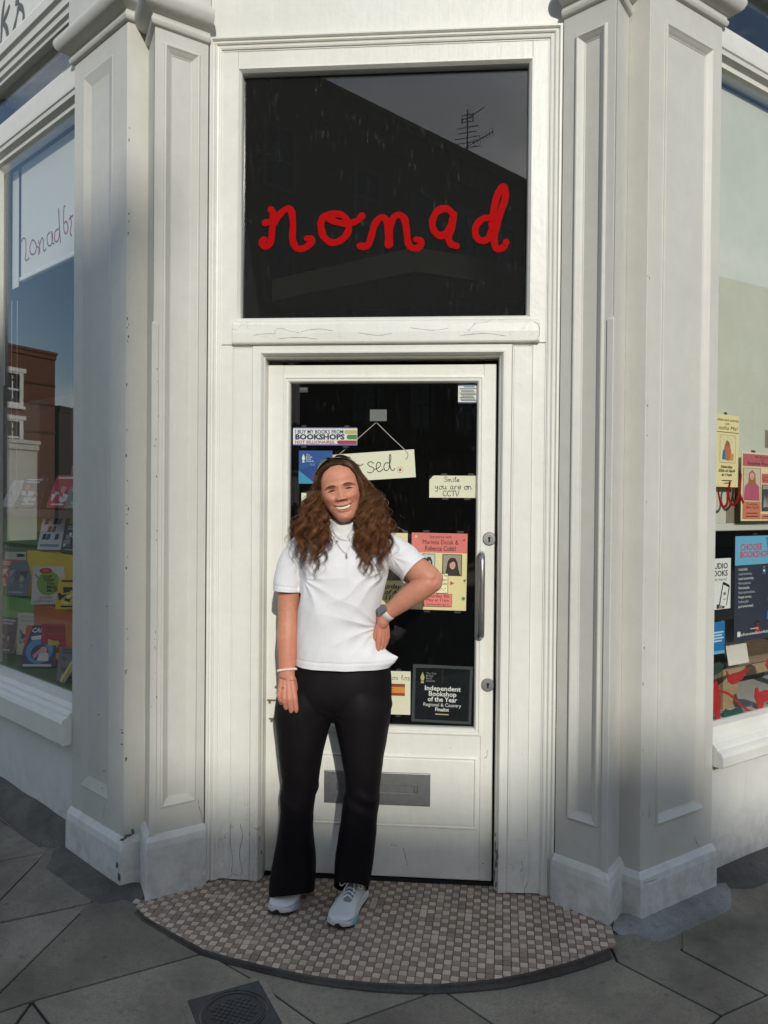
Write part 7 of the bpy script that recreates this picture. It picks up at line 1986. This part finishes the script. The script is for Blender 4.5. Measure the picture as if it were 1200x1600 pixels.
# ---- trainers
m, n, l, p = newmat('pale_mesh_upper')
k1 = nz(n, l, 700, 2, 0.5); k2 = nz(n, l, 22, 4, 0.6)
c = mixc(n, l, k2.outputs['Fac'], (0.60, 0.60, 0.58, 1), (0.74, 0.74, 0.72, 1)); l.new(c.outputs['Color'], p.inputs['Base Color']); p.inputs['Roughness'].default_value = 0.75
bump(n, l, p, [(k1.outputs['Fac'], 0.4, 0.001), (k2.outputs['Fac'], 0.3, 0.004)]); M_UPPER = m
M_MID = flat(196, 197, 196, 0.6, name='midsole_foam'); M_LACE = flat(236, 236, 232, 0.75); M_TEAL = flat(110, 180, 188, 0.6); M_LILAC = flat(160, 160, 186, 0.6)
def shoe(name, toe, heel, accent, L_=.262, lift=0.0):
    toe, heel = Vector((toe[0], toe[1], 0)), Vector((heel[0], heel[1], 0)); d_ = (toe-heel).normalized(); r_ = Vector((d_.y, -d_.x, 0)); o_ = toe-d_*L_
    F = Frame(0,0,0); F.o = o_; F.r, F.u, F.n = r_, d_, Vector((0,0,1))        # x across, y along to the toe, z up
    root = thing(name, '', '', (0,0,0)); 
    sv = np.array([(0,.020,.030),(.02,.030,.055),(.08,.036,.078),(.2,.038,.086),(.35,.039,.085),(.5,.043,.075),(.62,.049,.062),(.74,.0535,.053),(.84,.0515,.047),(.92,.0435,.041),(.97,.030,.034),(.995,.012,.026)])
    def ring(s_, grow=0.0, z0=0.0, z1=None, n=28, p=2.6):
        w = float(np.interp(s_, sv[:,0], sv[:,1]))*.94+grow; h = float(np.interp(s_, sv[:,0], sv[:,2])) if z1 is None else z1
        bend = .006*math.sin(s_*3.2-.4)*(1 if accent is M_TEAL else -1)
        out = []
        for k in range(n):
            a = 2*math.pi*k/n; c_, q = math.cos(a), math.sin(a)
            x_ = w*math.copysign(abs(c_)**(2/p), c_); zc_2 = (z0+h)/2; z_ = zc_2+(h-z0)/2*math.copysign(abs(q)**(2/p), q)
            out.append((x_*(1-0.20*max(0,q)) + bend, s_*L_, z_))
        return out
    mb = MB(F); ss = np.concatenate([np.linspace(0, .9, 28), np.linspace(.915, .995, 10)])
    spring = lambda s_: .012*max(0, (s_-.78)/.22)**2 + .006*max(0, (.10-s_)/.10)
    mb.rings([[(x, y, z+spring(s_)) for x, y, z in ring(s_*.985, 0, .020)] for s_ in ss], cap0=True, cap1=True)
    up_ = mb.build('upper', M_UPPER, person, smooth=True); bpy.data.objects.remove(root)
    up_.name = name; 
    mb = MB(F); mb.rings([[(x, y, z+spring(s_)) for x, y, z in ring(s_, .0045, .004, .034+.006*math.sin(s_*5), p=3.6)] for s_ in ss], cap0=True, cap1=True); mb.build('midsole', M_MID, up_, smooth=True)
    mb = MB(F); mb.rings([[(x, y, z+spring(s_)) for x, y, z in ring(s_, .0025, .0, .0062, p=4)] for s_ in ss], cap0=True, cap1=True); mb.build('outsole', M_BLACK, up_)
    # rubber wrapping up over the toe
    mb = MB(F); rows = []
    for s_ in np.linspace(.952, 1.004, 8):
        w = .0190*(1-((s_-.952)/.052)**2*0.35); rows.append([(x_, s_*L_+(.0035 if s_ > .97 else .0005)-x_*x_*11, .004+spring(s_)+(.027*(1-(x_/w)**2*.8))*(1 if s_ > .97 else .6)) for x_ in np.linspace(-w, w, 9)])
    top = rows[-1]; prof = []
    for q in np.linspace(0, 1, 7):
        prof.append([(x_, L_*1.006-x_*x_*10-q*q*.006, .003+.010+q*.021*(1-(x_/.0205)**2)) for x_ in np.linspace(-.0195, .0195, 11)])
    mb.rings(prof, closed=False); mb.build('toe_rubber', M_BLACK, up_, smooth=True)
    # accent flash on the outer side, tongue, eyelets, laces
    sd_ = -1
    mb = MB(F); rows = []
    for s_ in np.linspace(.60, .93, 14):
        w = float(np.interp(s_, sv[:,0], sv[:,1]))+.0052; t = (s_-.60)/.33; bend = .006*math.sin(s_*3.2-.4)*(1 if accent is M_TEAL else -1)
        rows.append([(sd_*(w-.0006*abs(zq-2)) + bend, s_*L_, .010+spring(s_)+(.004+.016*math.sin(math.pi*t))*zq/4) for zq in range(5)])
    mb.rings(rows, closed=False); mb.build('side_flash', accent, up_, smooth=True)
    topz = lambda s_: float(np.interp(s_, sv[:,0], sv[:,2]))
    mb = MB(F); limb(mb, [(0, L_*.60, topz(.60)+.001), (0, L_*.45, topz(.45)+.006), (0, L_*.34, topz(.34)+.016), (0, L_*.27, topz(.27)+.030)], [(.018,.006),(.022,.008),(.025,.010),(.024,.009)], axis=F.n, n=16); 
    mb2 = MB(); mb2.v = [F.P(*v) for v in mb.v]; mb2.f = mb.f
    return up_, F, topz, L_
def laces(up_, F, topz, L_, bow):
    tg = MB(); limb(tg, [F.P(0, L_*.62, topz(.62)-.002), F.P(0, L_*.48, topz(.48)+.004), F.P(0, L_*.36, topz(.36)+.013), F.P(0, L_*.29, topz(.29)+.028)], [(.016,.006),(.021,.008),(.025,.010),(.023,.008)], axis=F.n, n=16); tg.build('tongue', flat(128,130,130,0.8), up_, smooth=True)
    mb = MB()
    rows_ = [.60, .545, .49, .435, .385]
    for k, s_ in enumerate(rows_):
        w = .017+.0025*k; h = topz(s_)+.010+.001*k
        mb.tube([F.P(-w, L_*s_, h-.008), F.P(-w*.5, L_*(s_-.008), h), F.P(0, L_*(s_-.014), h+.0015), F.P(w*.5, L_*(s_-.020), h), F.P(w, L_*(s_-.03), h-.008)], .0024, n=6)
        mb.tube([F.P(w, L_*s_, h-.008), F.P(0, L_*(s_-.014), h+.004), F.P(-w, L_*(s_-.03), h-.008)], .0024, n=6)
    if bow:
        b = F.P(0, L_*.37, topz(.37)+.024)
        for sg in (-1, 1):
            lp_ = [b, b+F.r*sg*.018+F.n*.010+F.u*.004, b+F.r*sg*.040+F.n*.006+F.u*.012, b+F.r*sg*.046-F.n*.012+F.u*.020, b+F.r*sg*.036-F.n*.018+F.u*.022, b+F.r*sg*.016-F.n*.002+F.u*.010, b]
            mb.tube([Vector(a) for a in cr3([np.array(v) for v in lp_], 4)], .0022, n=6)
            lp_ = [b, b+F.r*sg*.010+F.u*.018-F.n*.004, b+F.r*sg*.018+F.u*.040-F.n*.016, b+F.r*sg*.016+F.u*.058-F.n*.026]
            mb.tube([Vector(a) for a in cr3([np.array(v) for v in lp_], 4)], .0022, n=6)
        limb(mb, [b-F.r*.004, b+F.r*.004], [.005,.005], n=8, sub=1)
    mb.build('laces', M_LACE, up_, smooth=True)
tl, hl = gnd(527.5, 1455), gnd(562, 1402); tr_, hr = gnd(432, 1433), gnd(462, 1388)
laces(*shoe('shoe', tl, hl, M_TEAL), True)
laces(*shoe('shoe', tr_, hr, M_LILAC), False)

# ---- sunglasses pushed up on the hair
sg_ = thing('sunglasses', 'dark sunglasses pushed up on top of the brown hair', 'sunglasses', tuple(H(0, -.05, .11)))
M_SHADE = flat(14, 12, 12, 0.25, name='dark_plastic')
mb = MB(); arcp = []
for a in np.linspace(-1.0, 1.0, 17):
    arcp.append(H(math.sin(a)*.088, -.058+.018*(1-math.cos(a))*2, .030+math.cos(a)*.090))
mb.tube(arcp, [.0022]*17, n=8)
for s_ in (-1, 1):
    e_ = arcp[0] if s_ < 0 else arcp[-1]; loc_ = HM.inverted() @ (e_-HO)
    mb.tube([e_, H(loc_.x+s_*.006, .0, loc_.z-.004), H(loc_.x+s_*.004, .05, loc_.z-.022)], [.0036,.003,.0025], n=6)
mb.build('frame', M_SHADE, sg_, smooth=True)
mb = MB()
for s_ in (-1, 1):
    rows = []
    for q in np.linspace(0, 1, 6):
        row = []
        for a in np.linspace(.07, .84, 11):
            aa = s_*a - .06; base = Vector((math.sin(aa)*.0885, -.058+.036*(1-math.cos(aa)), .030+math.cos(aa)*.0915))
            up2 = Vector((math.sin(aa)*.12, .90, .42)).normalized(); wid = math.sin(math.pi*(a-.07)/.77)**.45
            row.append(tuple(H(*(base+up2*(.030*q*wid)))))
        rows.append(row)
    mb.rings(rows, closed=False)
mb.build('lens', flat(18, 14, 13, 0.08, name='dark_lens'), sg_, smooth=True)
